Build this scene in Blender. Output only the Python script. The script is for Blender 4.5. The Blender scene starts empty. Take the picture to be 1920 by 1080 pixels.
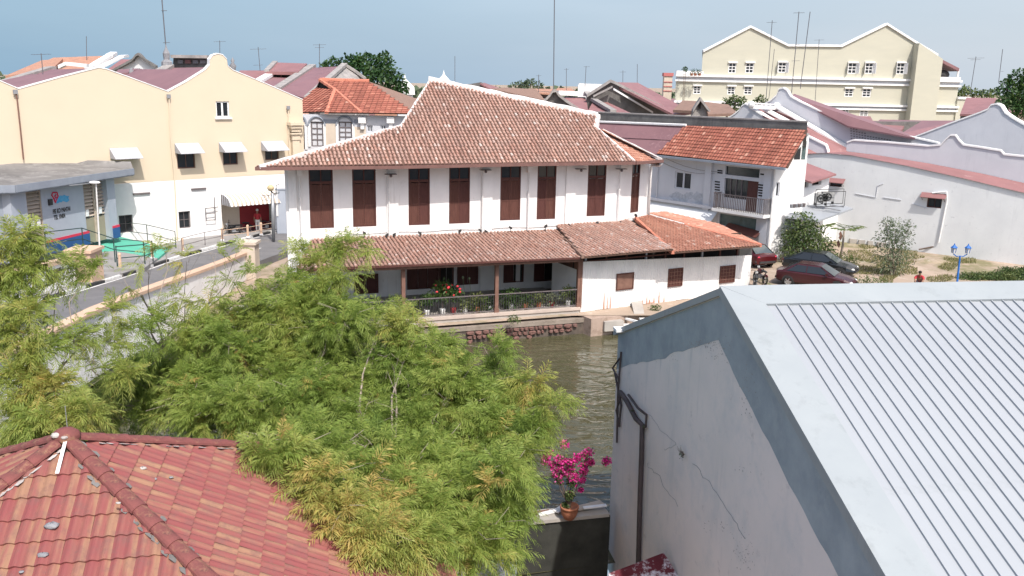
import bpy, math, random
import numpy as np
from mathutils import Vector, Matrix, noise
random.seed(7); RNG = np.random.default_rng(11)
scn = bpy.context.scene
COL = scn.collection
PI = math.pi
R_ = math.radians
# ------------------------------------------------------------------ camera
F_PX, PITCH, ROLL, CAM_H = 1640.0, R_(13.2), R_(1.2), 12.5
fw = Vector((0, math.cos(PITCH), -math.sin(PITCH)))
_up = Vector((0, math.sin(PITCH), math.cos(PITCH))); _rt = Vector((1, 0, 0))
rt = math.cos(ROLL)*_rt + math.sin(ROLL)*_up
up = -math.sin(ROLL)*_rt + math.cos(ROLL)*_up
CAM = Vector((0, 0, CAM_H))
cd = bpy.data.cameras.new('camera'); cam = bpy.data.objects.new('camera', cd); COL.objects.link(cam)
cd.sensor_width = 36; cd.lens = 36*F_PX/1920; cd.clip_end = 5000; cd.clip_start = 0.1
cam.matrix_world = Matrix(((rt.x, up.x, -fw.x, CAM.x), (rt.y, up.y, -fw.y, CAM.y), (rt.z, up.z, -fw.z, CAM.z), (0, 0, 0, 1)))
scn.camera = cam
# ------------------------------------------------------------------ sky, sun, exposure
SUN_AZ = Vector((0.42, -0.907, 0)).normalized(); SUN_EL = R_(54)
w = bpy.data.worlds.new('World'); scn.world = w; w.use_nodes = True
nt = w.node_tree; bg = nt.nodes['Background']
sky = nt.nodes.new('ShaderNodeTexSky'); sky.sky_type = 'NISHITA'; sky.sun_disc = False
sky.sun_elevation = SUN_EL; sky.sun_rotation = math.atan2(SUN_AZ.x, SUN_AZ.y)
sky.altitude = 0; sky.air_density = 1.0; sky.dust_density = 3.0; sky.ozone_density = 1.0
bg.inputs[1].default_value = 0.15
tcw = nt.nodes.new('ShaderNodeTexCoord'); sx = nt.nodes.new('ShaderNodeSeparateXYZ'); nt.links.new(tcw.outputs['Generated'], sx.inputs[0])
def wramp(src, stops):
    r = nt.nodes.new('ShaderNodeValToRGB'); e = r.color_ramp.elements
    for i, (p, c) in enumerate(stops):
        q = e[i] if i < 2 else e.new(p); q.position = p; q.color = tuple(c)+(1,)
    nt.links.new(src, r.inputs[0]); return r.outputs[0]
def wmath(op, a, b_):
    x = nt.nodes.new('ShaderNodeMath'); x.operation = op
    for i, q in enumerate((a, b_)):
        if isinstance(q, float): x.inputs[i].default_value = q
        else: nt.links.new(q, x.inputs[i])
    return x.outputs[0]
# humid haze low in the sky, whiter on the sun's side
side = wmath('ADD', wmath('MULTIPLY', sx.outputs[0], 0.75), 0.5)
hz = wramp(side, [(0.12, (.290, .455, .615)), (0.88, (.590, .660, .745)), (0.5, (.43, .555, .69))])
cl = nt.nodes.new('ShaderNodeTexNoise'); cl.inputs['Scale'].default_value = 3.2; cl.inputs['Detail'].default_value = 5
mpw = nt.nodes.new('ShaderNodeMapping'); mpw.inputs['Scale'].default_value = (1, 1, 5); nt.links.new(tcw.outputs['Generated'], mpw.inputs[0]); nt.links.new(mpw.outputs[0], cl.inputs[0])
clr = wramp(cl.outputs['Fac'], [(0.42, (.97, .98, .985)), (0.75, (1.07, 1.05, 1.035))])
mm = nt.nodes.new('ShaderNodeMix'); mm.data_type = 'RGBA'; mm.blend_type = 'MULTIPLY'; mm.inputs[0].default_value = 1.0; nt.links.new(hz, mm.inputs[6]); nt.links.new(clr, mm.inputs[7])
sc_ = nt.nodes.new('ShaderNodeVectorMath'); sc_.operation = 'SCALE'; sc_.inputs['Scale'].default_value = 4.75; nt.links.new(mm.outputs[2], sc_.inputs[0])
fz = wramp(sx.outputs[2], [(0.0, (.9,)*3), (0.45, (.0,)*3), (0.14, (.8,)*3)])
m2 = nt.nodes.new('ShaderNodeMix'); m2.data_type = 'RGBA'; nt.links.new(fz, m2.inputs[0]); nt.links.new(sky.outputs[0], m2.inputs[6]); nt.links.new(sc_.outputs[0], m2.inputs[7])
nt.links.new(m2.outputs[2], bg.inputs[0])
sd = bpy.data.lights.new('sun', 'SUN'); sd.energy = 3.1; sd.angle = R_(0.6); sd.color = (1.0, 0.955, 0.90)
sun = bpy.data.objects.new('sun', sd); COL.objects.link(sun)
sv = Vector((SUN_AZ.x*math.cos(SUN_EL), SUN_AZ.y*math.cos(SUN_EL), math.sin(SUN_EL)))
sun.rotation_euler = sv.to_track_quat('Z', 'Y').to_euler()
scn.view_settings.view_transform = 'Standard'; scn.view_settings.look = 'None'
scn.view_settings.exposure = 0.62; scn.view_settings.gamma = 1.0; scn.view_settings.use_curve_mapping = False
# ------------------------------------------------------------------ measuring helpers: where a line of sight meets a real plane
def ray(u, v): return fw + rt*((u-960)/F_PX) - up*((v-540)/F_PX)
def onz(u, v, z): d = ray(u, v); return CAM + d*((z-CAM_H)/d.z)
def onY(u, v, Y): d = ray(u, v); return CAM + d*(Y/d.y)
class Fr:                                   # an upright wall plane: s along it, z up, o outwards
    def __init__(s, P, d):
        s.P = Vector((P[0], P[1], 0)); s.d = Vector((d[0], d[1], 0)).normalized(); s.n = Vector((s.d.y, -s.d.x, 0))
    def at(s, a, z, o=0.0): return s.P + s.d*a + s.n*o + Vector((0, 0, z))
    def hit(s, u, v, o=0.0):
        r = ray(u, v); Q = s.P + s.n*o; t = (Q-CAM).dot(s.n)/r.dot(s.n); W = CAM + r*t - Q
        return W.dot(s.d), (CAM + r*t).z
    def box(s, u0, v0, u1, v1, o=0.0):
        a = s.hit(u0, (v0+v1)/2, o)[0]; b = s.hit(u1, (v0+v1)/2, o)[0]
        z1 = s.hit((u0+u1)/2, v0, o)[1]; z0 = s.hit((u0+u1)/2, v1, o)[1]
        return min(a, b), max(a, b), z0, z1
    def off(s, o): return Fr(s.P + s.n*o, s.d)
def fr2(a, b): A = onz(*a); B = onz(*b); return Fr(A, B-A)
def onp(u, v, Q, n): r = ray(u, v); return CAM + r*((Q-CAM).dot(n)/r.dot(n))
# ------------------------------------------------------------------ mesh builder
class MB:
    def __init__(s): s.v = []; s.f = []; s.t = []; s.k = []; s.tint = 0.5; s.mi = 0
    def face(s, pts, tint=None):
        b = len(s.v); s.v += [tuple(p) for p in pts]; s.f.append(tuple(range(b, b+len(pts)))); s.t.append(s.tint if tint is None else tint); s.k.append(s.mi); return s
    def solid(s, vs, fs, tint=None):
        b = len(s.v); s.v += [tuple(p) for p in vs]
        for f in fs: s.f.append(tuple(b+i for i in f)); s.t.append(s.tint if tint is None else tint); s.k.append(s.mi)
        return s
    def par(s, p, a, b, c, tint=None):      # parallelepiped from corner p with edges a b c
        p, a, b, c = map(Vector, (p, a, b, c))
        vs = [p, p+a, p+a+b, p+b, p+c, p+a+c, p+a+b+c, p+b+c]
        fs = [(0, 3, 2, 1), (4, 5, 6, 7), (0, 1, 5, 4), (1, 2, 6, 5), (2, 3, 7, 6), (3, 0, 4, 7)]
        if a.cross(b).dot(c) < 0: fs = [f[::-1] for f in fs]
        return s.solid(vs, fs, tint)
    def box(s, x0, x1, y0, y1, z0, z1, tint=None): return s.par((x0, y0, z0), (x1-x0, 0, 0), (0, y1-y0, 0), (0, 0, z1-z0), tint)
    def fbox(s, F, s0, s1, z0, z1, o0, o1, tint=None):
        return s.par(F.at(s0, z0, o0), F.d*(s1-s0), Vector((0, 0, z1-z0)), F.n*(o1-o0), tint)
    def ext(s, pts, vec, tint=None):        # polygon pushed along vec
        pts = [Vector(p) for p in pts]; vec = Vector(vec); n = len(pts)
        s.solid(pts + [p+vec for p in pts], [tuple(range(n)), tuple(range(2*n-1, n-1, -1))] + [((i+1) % n, i, n+i, n+(i+1) % n) for i in range(n)], tint)
        return s
    def tube(s, path, r, n=6, tint=None, caps=True):
        path = [Vector(p) for p in path]; rs = r if isinstance(r, (list, tuple)) else [r]*len(path); b = len(s.v)
        for i, p in enumerate(path):
            d = (path[min(i+1, len(path)-1)] - path[max(i-1, 0)]).normalized()
            a = d.orthogonal().normalized() if i == 0 else (pa - d*pa.dot(d)).normalized()
            pa = a; c = d.cross(a)
            for k in range(n): th = 2*PI*k/n; s.v.append(tuple(p + (a*math.cos(th) + c*math.sin(th))*rs[i]))
        tt = s.tint if tint is None else tint
        for i in range(len(path)-1):
            for k in range(n): s.f.append((b+i*n+k, b+i*n+(k+1) % n, b+(i+1)*n+(k+1) % n, b+(i+1)*n+k)); s.t.append(tt); s.k.append(s.mi)
        if caps:
            s.f.append(tuple(b+k for k in range(n))[::-1]); s.t.append(tt); s.k.append(s.mi)
            s.f.append(tuple(b+(len(path)-1)*n+k for k in range(n))); s.t.append(tt); s.k.append(s.mi)
        return s
    def lathe(s, c, prof, n=16, axis=(0, 0, 1), tint=None):   # prof: (radius, height)
        c = Vector(c); ax = Vector(axis).normalized(); a = ax.orthogonal().normalized(); q = ax.cross(a); b = len(s.v); tt = s.tint if tint is None else tint
        for r, h in prof:
            for k in range(n): th = 2*PI*k/n; s.v.append(tuple(c + ax*h + (a*math.cos(th)+q*math.sin(th))*r))
        for i in range(len(prof)-1):
            for k in range(n): s.f.append((b+i*n+k, b+i*n+(k+1) % n, b+(i+1)*n+(k+1) % n, b+(i+1)*n+k)); s.t.append(tt); s.k.append(s.mi)
        return s
    def ball(s, c, r, n=10, m=7, tint=None):
        rr = r if isinstance(r, (tuple, list, Vector)) else (r, r, r); b = len(s.v); tt = s.tint if tint is None else tint
        for i in range(m+1):
            ph = PI*i/m
            for k in range(n): th = 2*PI*k/n; s.v.append((c[0]+rr[0]*math.sin(ph)*math.cos(th), c[1]+rr[1]*math.sin(ph)*math.sin(th), c[2]+rr[2]*math.cos(ph)))
        for i in range(m):
            for k in range(n): s.f.append((b+i*n+k, b+(i+1)*n+k, b+(i+1)*n+(k+1) % n, b+i*n+(k+1) % n)); s.t.append(tt); s.k.append(s.mi)
        return s
ORG = {}
def org(o): return ORG.get(o.name, Vector((0, 0, 0))) if o else Vector((0, 0, 0))
def obj(name, b, m, parent=None, smooth=False, kind=None, label=None):
    me = bpy.data.meshes.new(name); O = org(parent)
    vs = b.v if O.length == 0 else [(x-O.x, y-O.y, z-O.z) for x, y, z in b.v]
    me.from_pydata(vs, [], b.f)
    for mm in (m if isinstance(m, (list, tuple)) else [m]): me.materials.append(mm)
    if len(b.f):
        if max(b.k) > 0: me.polygons.foreach_set('material_index', b.k)
        at = me.attributes.new('tint', 'FLOAT', 'FACE'); at.data.foreach_set('value', b.t)
        if smooth: me.polygons.foreach_set('use_smooth', [True]*len(b.f))
    me.update()
    o = bpy.data.objects.new(name, me); COL.objects.link(o)
    if parent: o.parent = parent; ORG[o.name] = O
    if kind: o['kind'] = kind
    if label: o['label'] = label
    return o
def thing(name, label, cat, loc=(0, 0, 0), group=None, local=False):
    o = bpy.data.objects.new(name, None); COL.objects.link(o); o.location = loc; o.empty_display_size = 0.2
    ORG[o.name] = Vector((0, 0, 0)) if local else Vector(loc)
    o['label'] = label; o['category'] = cat
    if group: o['group'] = group
    return o
def tag(o, label, cat, group=None):
    o['label'] = label; o['category'] = cat
    if group: o['group'] = group
    return o
def struct(name, b, m, smooth=False): return obj(name, b, m, None, smooth, 'structure')
def dup(root, loc, rotz=0.0, label=None, scale=None):
    r = root.copy(); COL.objects.link(r); r.location = loc; r.rotation_euler = (0, 0, rotz)
    if label: r['label'] = label
    if scale: r.scale = (scale,)*3
    for ch in list(root.children):
        c = ch.copy(); COL.objects.link(c); c.parent = r
        for g in ch.children:
            d = g.copy(); COL.objects.link(d); d.parent = c
    return r
# ------------------------------------------------------------------ materials
def lin(c): return tuple(c)+(1.0,)
def mat(name, c1, c2=None, scale=2.0, rough=0.8, bump=0.0, bscale=30.0, spec=0.3, metal=0.0, ramp=None, streak=None, stains=None, trans=None, stretch=None, grime=None):
    m = bpy.data.materials.new(name); m.use_nodes = True; n = m.node_tree.nodes; L = m.node_tree.links
    P = n['Principled BSDF']; P.inputs['Roughness'].default_value = rough; P.inputs['Specular IOR Level'].default_value = spec; P.inputs['Metallic'].default_value = metal
    tc = n.new('ShaderNodeTexCoord'); co = tc.outputs['Object']
    if stretch:
        mp = n.new('ShaderNodeMapping'); mp.inputs['Scale'].default_value = stretch; L.new(co, mp.inputs[0]); cs = mp.outputs[0]
    else: cs = co
    def nz(sc, src, det=4.0, ro=0.6):
        t = n.new('ShaderNodeTexNoise'); t.inputs['Scale'].default_value = sc; t.inputs['Detail'].default_value = det; t.inputs['Roughness'].default_value = ro; L.new(src, t.inputs['Vector']); return t.outputs['Fac']
    def rmp(fac, a, b, c0=(0, 0, 0, 1), c1_=(1, 1, 1, 1)):
        r = n.new('ShaderNodeValToRGB'); r.color_ramp.elements[0].position = a; r.color_ramp.elements[1].position = b
        r.color_ramp.elements[0].color = c0; r.color_ramp.elements[1].color = c1_; L.new(fac, r.inputs[0]); return r
    def mix(fac, A, B):
        x = n.new('ShaderNodeMix'); x.data_type = 'RGBA'
        for s_, val in ((0, fac), (6, A), (7, B)):
            if isinstance(val, (tuple, float)): x.inputs[s_].default_value = val
            else: L.new(val, x.inputs[s_])
        return x.outputs[2]
    if ramp:
        at = n.new('ShaderNodeAttribute'); at.attribute_name = 'tint'
        r = n.new('ShaderNodeValToRGB'); el = r.color_ramp.elements
        for i, (p, c) in enumerate(ramp):
            e = el[i] if i < 2 else el.new(p)
            e.position = p; e.color = lin(c)
        L.new(at.outputs['Fac'], r.inputs[0]); col = r.outputs[0]
        k = rmp(nz(scale, cs), 0.3, 0.75)
        if c2: col = mix(k.outputs[0], col, mix(0.65, col, lin(c2)))
    elif c2: col = rmp(nz(scale, cs), 0.32, 0.7, lin(c1), lin(c2)).outputs[0]
    else: col = None
    if col is None: col = mix(0.0, lin(c1), lin(c1))
    if streak:                               # (colour, amount) run-off marks of their own shape
        mp = n.new('ShaderNodeMapping'); mp.inputs['Scale'].default_value = (3.2, 3.2, 0.28); L.new(co, mp.inputs[0])
        k = rmp(nz(1.3, mp.outputs[0], 5.0, 0.65), 0.55, 0.80); k2 = rmp(nz(0.5, co), 0.42, 0.66)
        mm = n.new('ShaderNodeMath'); mm.operation = 'MULTIPLY'; L.new(k.outputs[0], mm.inputs[0]); L.new(k2.outputs[0], mm.inputs[1])
        m3 = n.new('ShaderNodeMath'); m3.operation = 'MULTIPLY'; m3.inputs[1].default_value = streak[1]; L.new(mm.outputs[0], m3.inputs[0])
        col = mix(m3.outputs[0], col, lin(streak[0]))
    if stains:                               # (colour, scale, lo, hi)
        k = rmp(nz(stains[1], co, 6.0, 0.7), stains[2], stains[3]); col = mix(k.outputs[0], col, lin(stains[0]))
    if grime:
        k = rmp(nz(grime[1], co, 8.0, 0.75), grime[2], grime[3]); col = mix(k.outputs[0], col, lin(grime[0]))
    L.new(col, P.inputs['Base Color'])
    if bump:
        bp = n.new('ShaderNodeBump'); bp.inputs['Strength'].default_value = bump; bp.inputs['Distance'].default_value = 0.02
        L.new(nz(bscale, co, 5.0), bp.inputs['Height']); L.new(bp.outputs[0], P.inputs['Normal'])
    if trans:
        T = n.new('ShaderNodeBsdfTranslucent'); L.new(col, T.inputs[0]); X = n.new('ShaderNodeMixShader'); X.inputs[0].default_value = trans
        L.new(P.outputs[0], X.inputs[1]); L.new(T.outputs[0], X.inputs[2]); L.new(X.outputs[0], n['Material Output'].inputs[0])
    return m
M = {}
M['white'] = mat('white_limewash', (.80, .79, .77), (.72, .71, .69), .8, .9, .15, 12, streak=((.40, .37, .33), .6), grime=((.5, .47, .42), 1.7, .62, .80))
M['whiteclean'] = mat('white_paint', (.82, .81, .79), (.76, .75, .73), 1.2, .75, .1, 12)
M['whiteold'] = mat('weathered_white_plaster', (.72, .73, .725), (.65, .66, .66), .6, .9, .2, 9, streak=((.45, .46, .47), .5), stains=((.40, .41, .42), .9, .66, .80), grime=((.42, .42, .44), 3.1, .60, .78))
M['whiteblue'] = mat('blue_grey_shade_toned_plaster', (.575, .585, .61), (.50, .51, .54), .4, .9, .15, 9, streak=((.34, .36, .38), .6), grime=((.36, .37, .4), 2.3, .66, .80))  # own blue-grey on some houses; on white walls shade put into the colour
M['yellow'] = mat('cream_yellow_paint', (.635, .53, .395), (.61, .51, .38), .5, .85, .1, 10, streak=((.58, .50, .38), .35))
M['cream'] = mat('pale_cream_render', (.50, .48, .385), (.465, .45, .365), .25, .85, .05, 8, streak=((.48, .46, .36), .45), stretch=(1, 1, 4))
M['greybld'] = mat('light_grey_paint', (.38, .41, .46), (.33, .36, .41), .7, .8, .1, 10, streak=((.25, .27, .3), .5))
M['greydark'] = mat('mid_grey_paint', (.27, .30, .34), (.22, .24, .28), .9, .8, .1, 10)
M['roofconc'] = mat('stained_concrete_roof', (.22, .21, .20), (.12, .115, .11), .5, .95, .3, 6, grime=((.32, .31, .29), 1.1, .5, .75))
M['brown'] = mat('dark_red_brown_wood', (.105, .040, .032), (.070, .026, .022), 3, .6, .1, 20, stretch=(8, 8, 1))
M['browncl'] = mat('red_brown_wood', (.125, .052, .038), (.075, .030, .023), 2.5, .6, .1, 20, stretch=(8, 8, 1))
M['brownlt'] = mat('faded_brown_timber', (.22, .12, .09), (.15, .08, .06), 3, .75, .1, 20)
M['glass'] = mat('dark_window_glass', (.02, .024, .028), None, rough=.12, spec=.6)
M['glassgreen'] = mat('greenish_glass', (.10, .15, .15), (.06, .09, .09), 2, rough=.15, spec=.7)
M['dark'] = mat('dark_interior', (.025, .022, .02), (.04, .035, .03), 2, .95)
M['pan'] = mat('dark_tile_channel', (.13, .075, .055), (.09, .055, .042), 3, .95)
M['barrel'] = mat('old_clay_barrel_tile', None, (.33, .25, .215), 1.6, .92, .2, 40, ramp=[(0, (.25, .135, .105)), (.35, (.38, .205, .155)), (.7, (.47, .28, .215)), (.88, (.54, .37, .31)), (1, (.62, .52, .46))], grime=((.30, .21, .18), .55, .58, .85))
M['barrelor'] = mat('orange_clay_barrel_tile', None, (.42, .23, .165), 2, .9, .2, 40, ramp=[(0, (.26, .11, .078)), (.5, (.42, .19, .13)), (.85, (.51, .27, .19)), (1, (.66, .50, .42))], grime=((.30, .14, .1), .8, .55, .8))
M['flat'] = mat('red_flat_clay_tile', None, (.36, .14, .09), 1.5, .85, .15, 40, ramp=[(0, (.17, .058, .042)), (.5, (.32, .105, .074)), (.9, (.45, .18, .125)), (1, (.60, .36, .27))], grime=((.16, .08, .06), .7, .60, .85))
M['mortar'] = mat('white_mortar', (.68, .655, .63), (.48, .43, .40), 3, .95, .5, 14, grime=((.33, .25, .215), 4, .58, .75))
M['coping'] = mat('whitewashed_coping', (.82, .81, .79), (.70, .69, .68), 2, .9, .2, 14, grime=((.4, .4, .4), 2, .66, .85))
M['copingold'] = mat('mossy_coping', (.36, .33, .31), (.22, .21, .20), 2, .95, .4, 14, grime=((.5, .47, .44), 3, .6, .75))
M['moss'] = mat('blackened_plaster', (.20, .19, .18), (.11, .105, .10), 1.0, .95, .3, 10, streak=((.33, .31, .30), .8), grime=((.07, .065, .06), 1.6, .55, .75))
M['purple'] = mat('dull_red_sheet_metal', (.25, .135, .14), (.195, .105, .112), .5, .6, .05, 10, streak=((.42, .26, .26), .7))
M['redsheet'] = mat('faded_red_sheet_metal', (.295, .145, .14), (.235, .115, .11), .6, .55, .05, 10, grime=((.5, .34, .32), 1.5, .6, .8))
M['browntile'] = mat('brown_old_tile_roof', (.27, .17, .13), (.20, .13, .10), 3, .95, .6, 5)
M['orangetile'] = mat('orange_old_tile_roof', (.45, .24, .16), (.33, .18, .13), 2, .95, .8, 4)
M['gutter'] = mat('brown_gutter_board', (.19, .10, .085), (.14, .075, .065), 2, .7)
M['pipe'] = mat('white_pvc_pipe', (.72, .71, .69), (.6, .59, .57), 3, .5)
M['darkpipe'] = mat('rusty_dark_pipe', (.085, .065, .065), (.055, .045, .045), 4, .7, .2)
M['asphalt'] = mat('asphalt', (.17, .165, .165), (.13, .128, .13), .8, .95, .2, 40, grime=((.21, .2, .2), 2.2, .55, .75))
M['paint'] = mat('road_paint', (.72, .71, .68), (.55, .54, .52), 4, .8)
M['black'] = mat('black_paint', (.03, .03, .03), (.05, .05, .05), 4, .7)
M['conc'] = mat('pale_concrete', (.42, .39, .35), (.33, .30, .27), 1.3, .95, .3, 14, streak=((.2, .18, .16), .6), grime=((.22, .2, .17), 2.4, .6, .78))
M['concdark'] = mat('wet_and_shaded_concrete', (.055, .055, .048), (.028, .03, .026), 1.5, .95, .4, 10, streak=((.10, .10, .085), .7))  # wet at the footings; on the river wall shade is in the colour
M['capor'] = mat('peach_parapet_paint', (.62, .43, .30), (.52, .36, .26), 1.6, .9, .2, 14, grime=((.35, .26, .2), 2.6, .6, .8))
M['beige'] = mat('beige_render', (.60, .52, .42), (.52, .44, .36), 1, .9, .2, 12, streak=((.38, .33, .28), .6))
M['stone'] = mat('red_laterite_stone', (.21, .11, .09), (.12, .07, .06), 3, .95, .6, 12, grime=((.40, .30, .26), 4, .58, .75))
M['soil'] = mat('pale_dirt_ground', (.40, .31, .24), (.30, .235, .18), .35, .98, .4, 8, stains=((.19, .17, .09), .22, .50, .62), grime=((.5, .44, .37), 1.1, .56, .72))
M['grass'] = mat('dry_grass', None, (.20, .19, .08), 1, .9, trans=.3, ramp=[(0, (.10, .13, .04)), (.5, (.20, .20, .075)), (1, (.34, .28, .14))])
M['paving'] = mat('grey_paving', (.30, .29, .28), (.24, .23, .22), 1, .95, .2, 20)
M['green'] = mat('green_floor_paint', (.10, .42, .30), (.08, .36, .26), 1.2, .8)
M['blue'] = mat('blue_wall_paint', (.03, .10, .26), (.025, .08, .20), 1.5, .75)
M['redline'] = mat('red_band_paint', (.55, .04, .08), None, rough=.7)
M['redwall'] = mat('dark_red_wall', (.28, .03, .035), (.22, .025, .03), 1, .8)
M['louvre'] = mat('cream_louvre_slat', (.50, .42, .34), (.42, .35, .28), 3, .8)
M['tan'] = mat('tan_panel', (.33, .29, .21), (.28, .25, .18), 1, .8)
M['rail'] = mat('dark_green_rail_paint', (.03, .06, .055), None, rough=.5)
M['railgrey'] = mat('grey_iron_rail', (.16, .14, .14), (.12, .1, .1), 3, .6)
M['metal'] = mat('galvanised_steel', (.34, .35, .36), (.27, .28, .29), 3, .45, metal=.5)
M['aerial'] = mat('thin_dark_aerial_metal', (.12, .12, .13), None, rough=.6)
M['awning'] = mat('grey_white_sheet_awning', (.44, .44, .46), (.38, .38, .40), 2, .6)
M['zinc'] = mat('white_painted_sheet_roof', (.325, .342, .358), (.295, .312, .332), .35, .6, .03, 6, spec=.2, grime=((.25, .265, .27), 1.3, .56, .80), streak=((.24, .25, .25), .7))
M['zincflash'] = mat('pale_grey_cement_flashing', (.32, .345, .35), (.28, .305, .315), .6, .65, .1, 8, grime=((.22, .24, .24), 1.3, .55, .80), streak=((.20, .21, .21), .8))
M['gwall'] = mat('lilac_grey_plaster', (.75, .675, .64), (.64, .60, .575), .45, .92, .25, 12, streak=((.42, .42, .43), .85), grime=((.42, .39, .38), 2.2, .60, .80), stains=((.58, .57, .565), .8, .50, .72))
M['gband'] = mat('blue_grey_cement_band', (.34, .385, .41), (.24, .28, .31), 1.3, .9, .4, 9, grime=((.34, .38, .40), 2.2, .52, .75))
M['sheetw'] = mat('white_corrugated_sheet', (.78, .77, .75), (.68, .67, .66), 1, .7, streak=((.55, .50, .45), .8))
M['rust'] = mat('rust_stain', (.40, .17, .10), (.55, .32, .22), 6, .9)
M['bark'] = mat('pale_grey_bark', (.36, .30, .25), (.24, .20, .16), 5, .95, .5, 20)
M['barkdark'] = mat('brown_bark', (.15, .11, .085), (.10, .075, .06), 5, .95, .5, 20)
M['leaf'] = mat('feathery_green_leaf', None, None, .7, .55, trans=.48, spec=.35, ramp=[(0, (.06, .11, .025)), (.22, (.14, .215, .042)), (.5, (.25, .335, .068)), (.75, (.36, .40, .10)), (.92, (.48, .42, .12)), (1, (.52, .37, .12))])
M['leafdk'] = mat('dark_green_leaf', None, None, 1, .5, trans=.3, ramp=[(0, (.015, .045, .014)), (.5, (.035, .085, .022)), (1, (.09, .14, .035))])
M['leafmid'] = mat('mid_green_leaf', None, None, 1, .5, trans=.3, ramp=[(0, (.03, .07, .02)), (.5, (.085, .13, .04)), (1, (.20, .22, .08))])
M['leafgrey'] = mat('grey_green_leaf', None, None, 1, .5, trans=.3, ramp=[(0, (.05, .08, .04)), (.5, (.12, .16, .09)), (1, (.26, .28, .17))])
M['pink'] = mat('magenta_bracts', None, None, 1, .6, trans=.35, ramp=[(0, (.60, .03, .24)), (.6, (.82, .05, .38)), (1, (.90, .25, .55))])
M['redflower'] = mat('red_petals', (.62, .03, .05), (.7, .1, .1), 3, .6)
M['terracotta'] = mat('terracotta_pot', (.40, .16, .09), (.30, .12, .07), 4, .8, .2)
M['maroon'] = mat('maroon_car_paint', (.048, .010, .013), None, rough=.22, spec=.6)
M['carblack'] = mat('black_car_paint', (.014, .016, .017), None, rough=.18, spec=.6)
M['carred'] = mat('red_car_paint', (.07, .008, .010), None, rough=.25, spec=.6)
M['tyre'] = mat('tyre_rubber', (.02, .02, .02), None, rough=.9)
M['rim'] = mat('alloy_rim', (.5, .5, .5), None, rough=.35, metal=.7)
M['lampglass'] = mat('clear_lens', (.6, .6, .58), None, rough=.15, spec=.7)
M['lampblue'] = mat('blue_lantern_paint', (.02, .12, .38), None, rough=.5)
M['globe'] = mat('yellowed_globe', (.55, .44, .26), (.45, .36, .2), 5, .5)
M['skin'] = mat('skin', (.30, .17, .11), None, rough=.6)
M['hair'] = mat('dark_hair', (.02, .015, .012), None, rough=.7)
M['clothred'] = mat('red_cloth', (.48, .05, .06), (.38, .04, .05), 6, .9)
M['clothwhite'] = mat('white_cloth', (.72, .70, .68), None, rough=.9)
M['clothdark'] = mat('dark_cloth', (.05, .045, .06), None, rough=.9)
M['ornament'] = mat('grey_ornament_stone', (.28, .28, .29), (.2, .2, .21), 4, .9, .5)
M['tankred'] = mat('pale_red_paint', (.48, .16, .15), None, rough=.8)
M['acunit'] = mat('grey_condenser_casing', (.36, .36, .35), (.22, .22, .22), 5, .6)
# ================================================================== SETTING
def water_mat():
    m = bpy.data.materials.new('murky_river_water'); m.use_nodes = True; n = m.node_tree.nodes; L = m.node_tree.links; P = n['Principled BSDF']
    P.inputs['Base Color'].default_value = (.072, .068, .036, 1); P.inputs['Roughness'].default_value = .06; P.inputs['Specular IOR Level'].default_value = .6
    tc = n.new('ShaderNodeTexCoord'); mp = n.new('ShaderNodeMapping'); mp.inputs['Scale'].default_value = (.55, 1.25, 1); mp.inputs['Rotation'].default_value = (0, 0, R_(-14)); L.new(tc.outputs['Object'], mp.inputs[0])
    a = n.new('ShaderNodeTexNoise'); a.inputs['Scale'].default_value = 1.15; a.inputs['Detail'].default_value = 3; a.inputs['Distortion'].default_value = .9; L.new(mp.outputs[0], a.inputs[0])
    b = n.new('ShaderNodeBump'); b.inputs['Strength'].default_value = .75; b.inputs['Distance'].default_value = .16
    L.new(a.outputs['Fac'], b.inputs['Height']); L.new(b.outputs[0], P.inputs['Normal']); return m
M['water'] = water_mat()
b = MB(); b.face([(-300, -22, 0), (-17, 16.1, 0), (-13.2, 17.1, 0), (.35, 20.5, 0), (2.9, 21.2, 0), (200, 57, 0), (200, 70, 0), (-300, 70, 0)]); struct('river_water', b, M['water'])
FB = [(-300, 10), (-60, 24), (-22.2, 35.6), (-16.2, 37.2), (-4.35, 40.55), (3.2, 43.35), (7.2, 43.7), (11.5, 44.2), (30, 44.6), (200, 60)]   # far water edge
b = MB()
b.face([(x, y, .95) for x, y in FB] + [(3000, 4500, .95), (-3000, 4500, .95), (-3000, 300, .95)])
b.face([(3000, 4500, .95), (200, 60, .95), (3000, 200, .95)])
struct('far_bank_ground', b, M['soil'])
rdir = Vector((.983, .183, 0))
b = MB(); b.face([(-300, -60, -.5), (200, -60, -.5), (200, 56, -.5), (2.9, 21.3, -.5), (.5, 20.7, -.5), (-17, 16.5, -.5), (-300, -20, -.5)]); struct('near_bank_ground', b, M['soil'])
# lot surface a little proud of the bank
b = MB(); N = 40
b.face([(11.6, 44.3, 1.3), (30, 44.7, 1.3), (80, 50, 1.3), (80, 75, 1.3), (11.6, 75, 1.3)]); b.face([(11.6, 44.3, .9), (30, 44.7, .9), (30, 44.7, 1.3), (11.6, 44.3, 1.3)]); b.face([(11.6, 75, .9), (11.6, 44.3, .9), (11.6, 44.3, 1.3), (11.6, 75, 1.3)])
struct('parking_ground', b, M['soil'])
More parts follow.
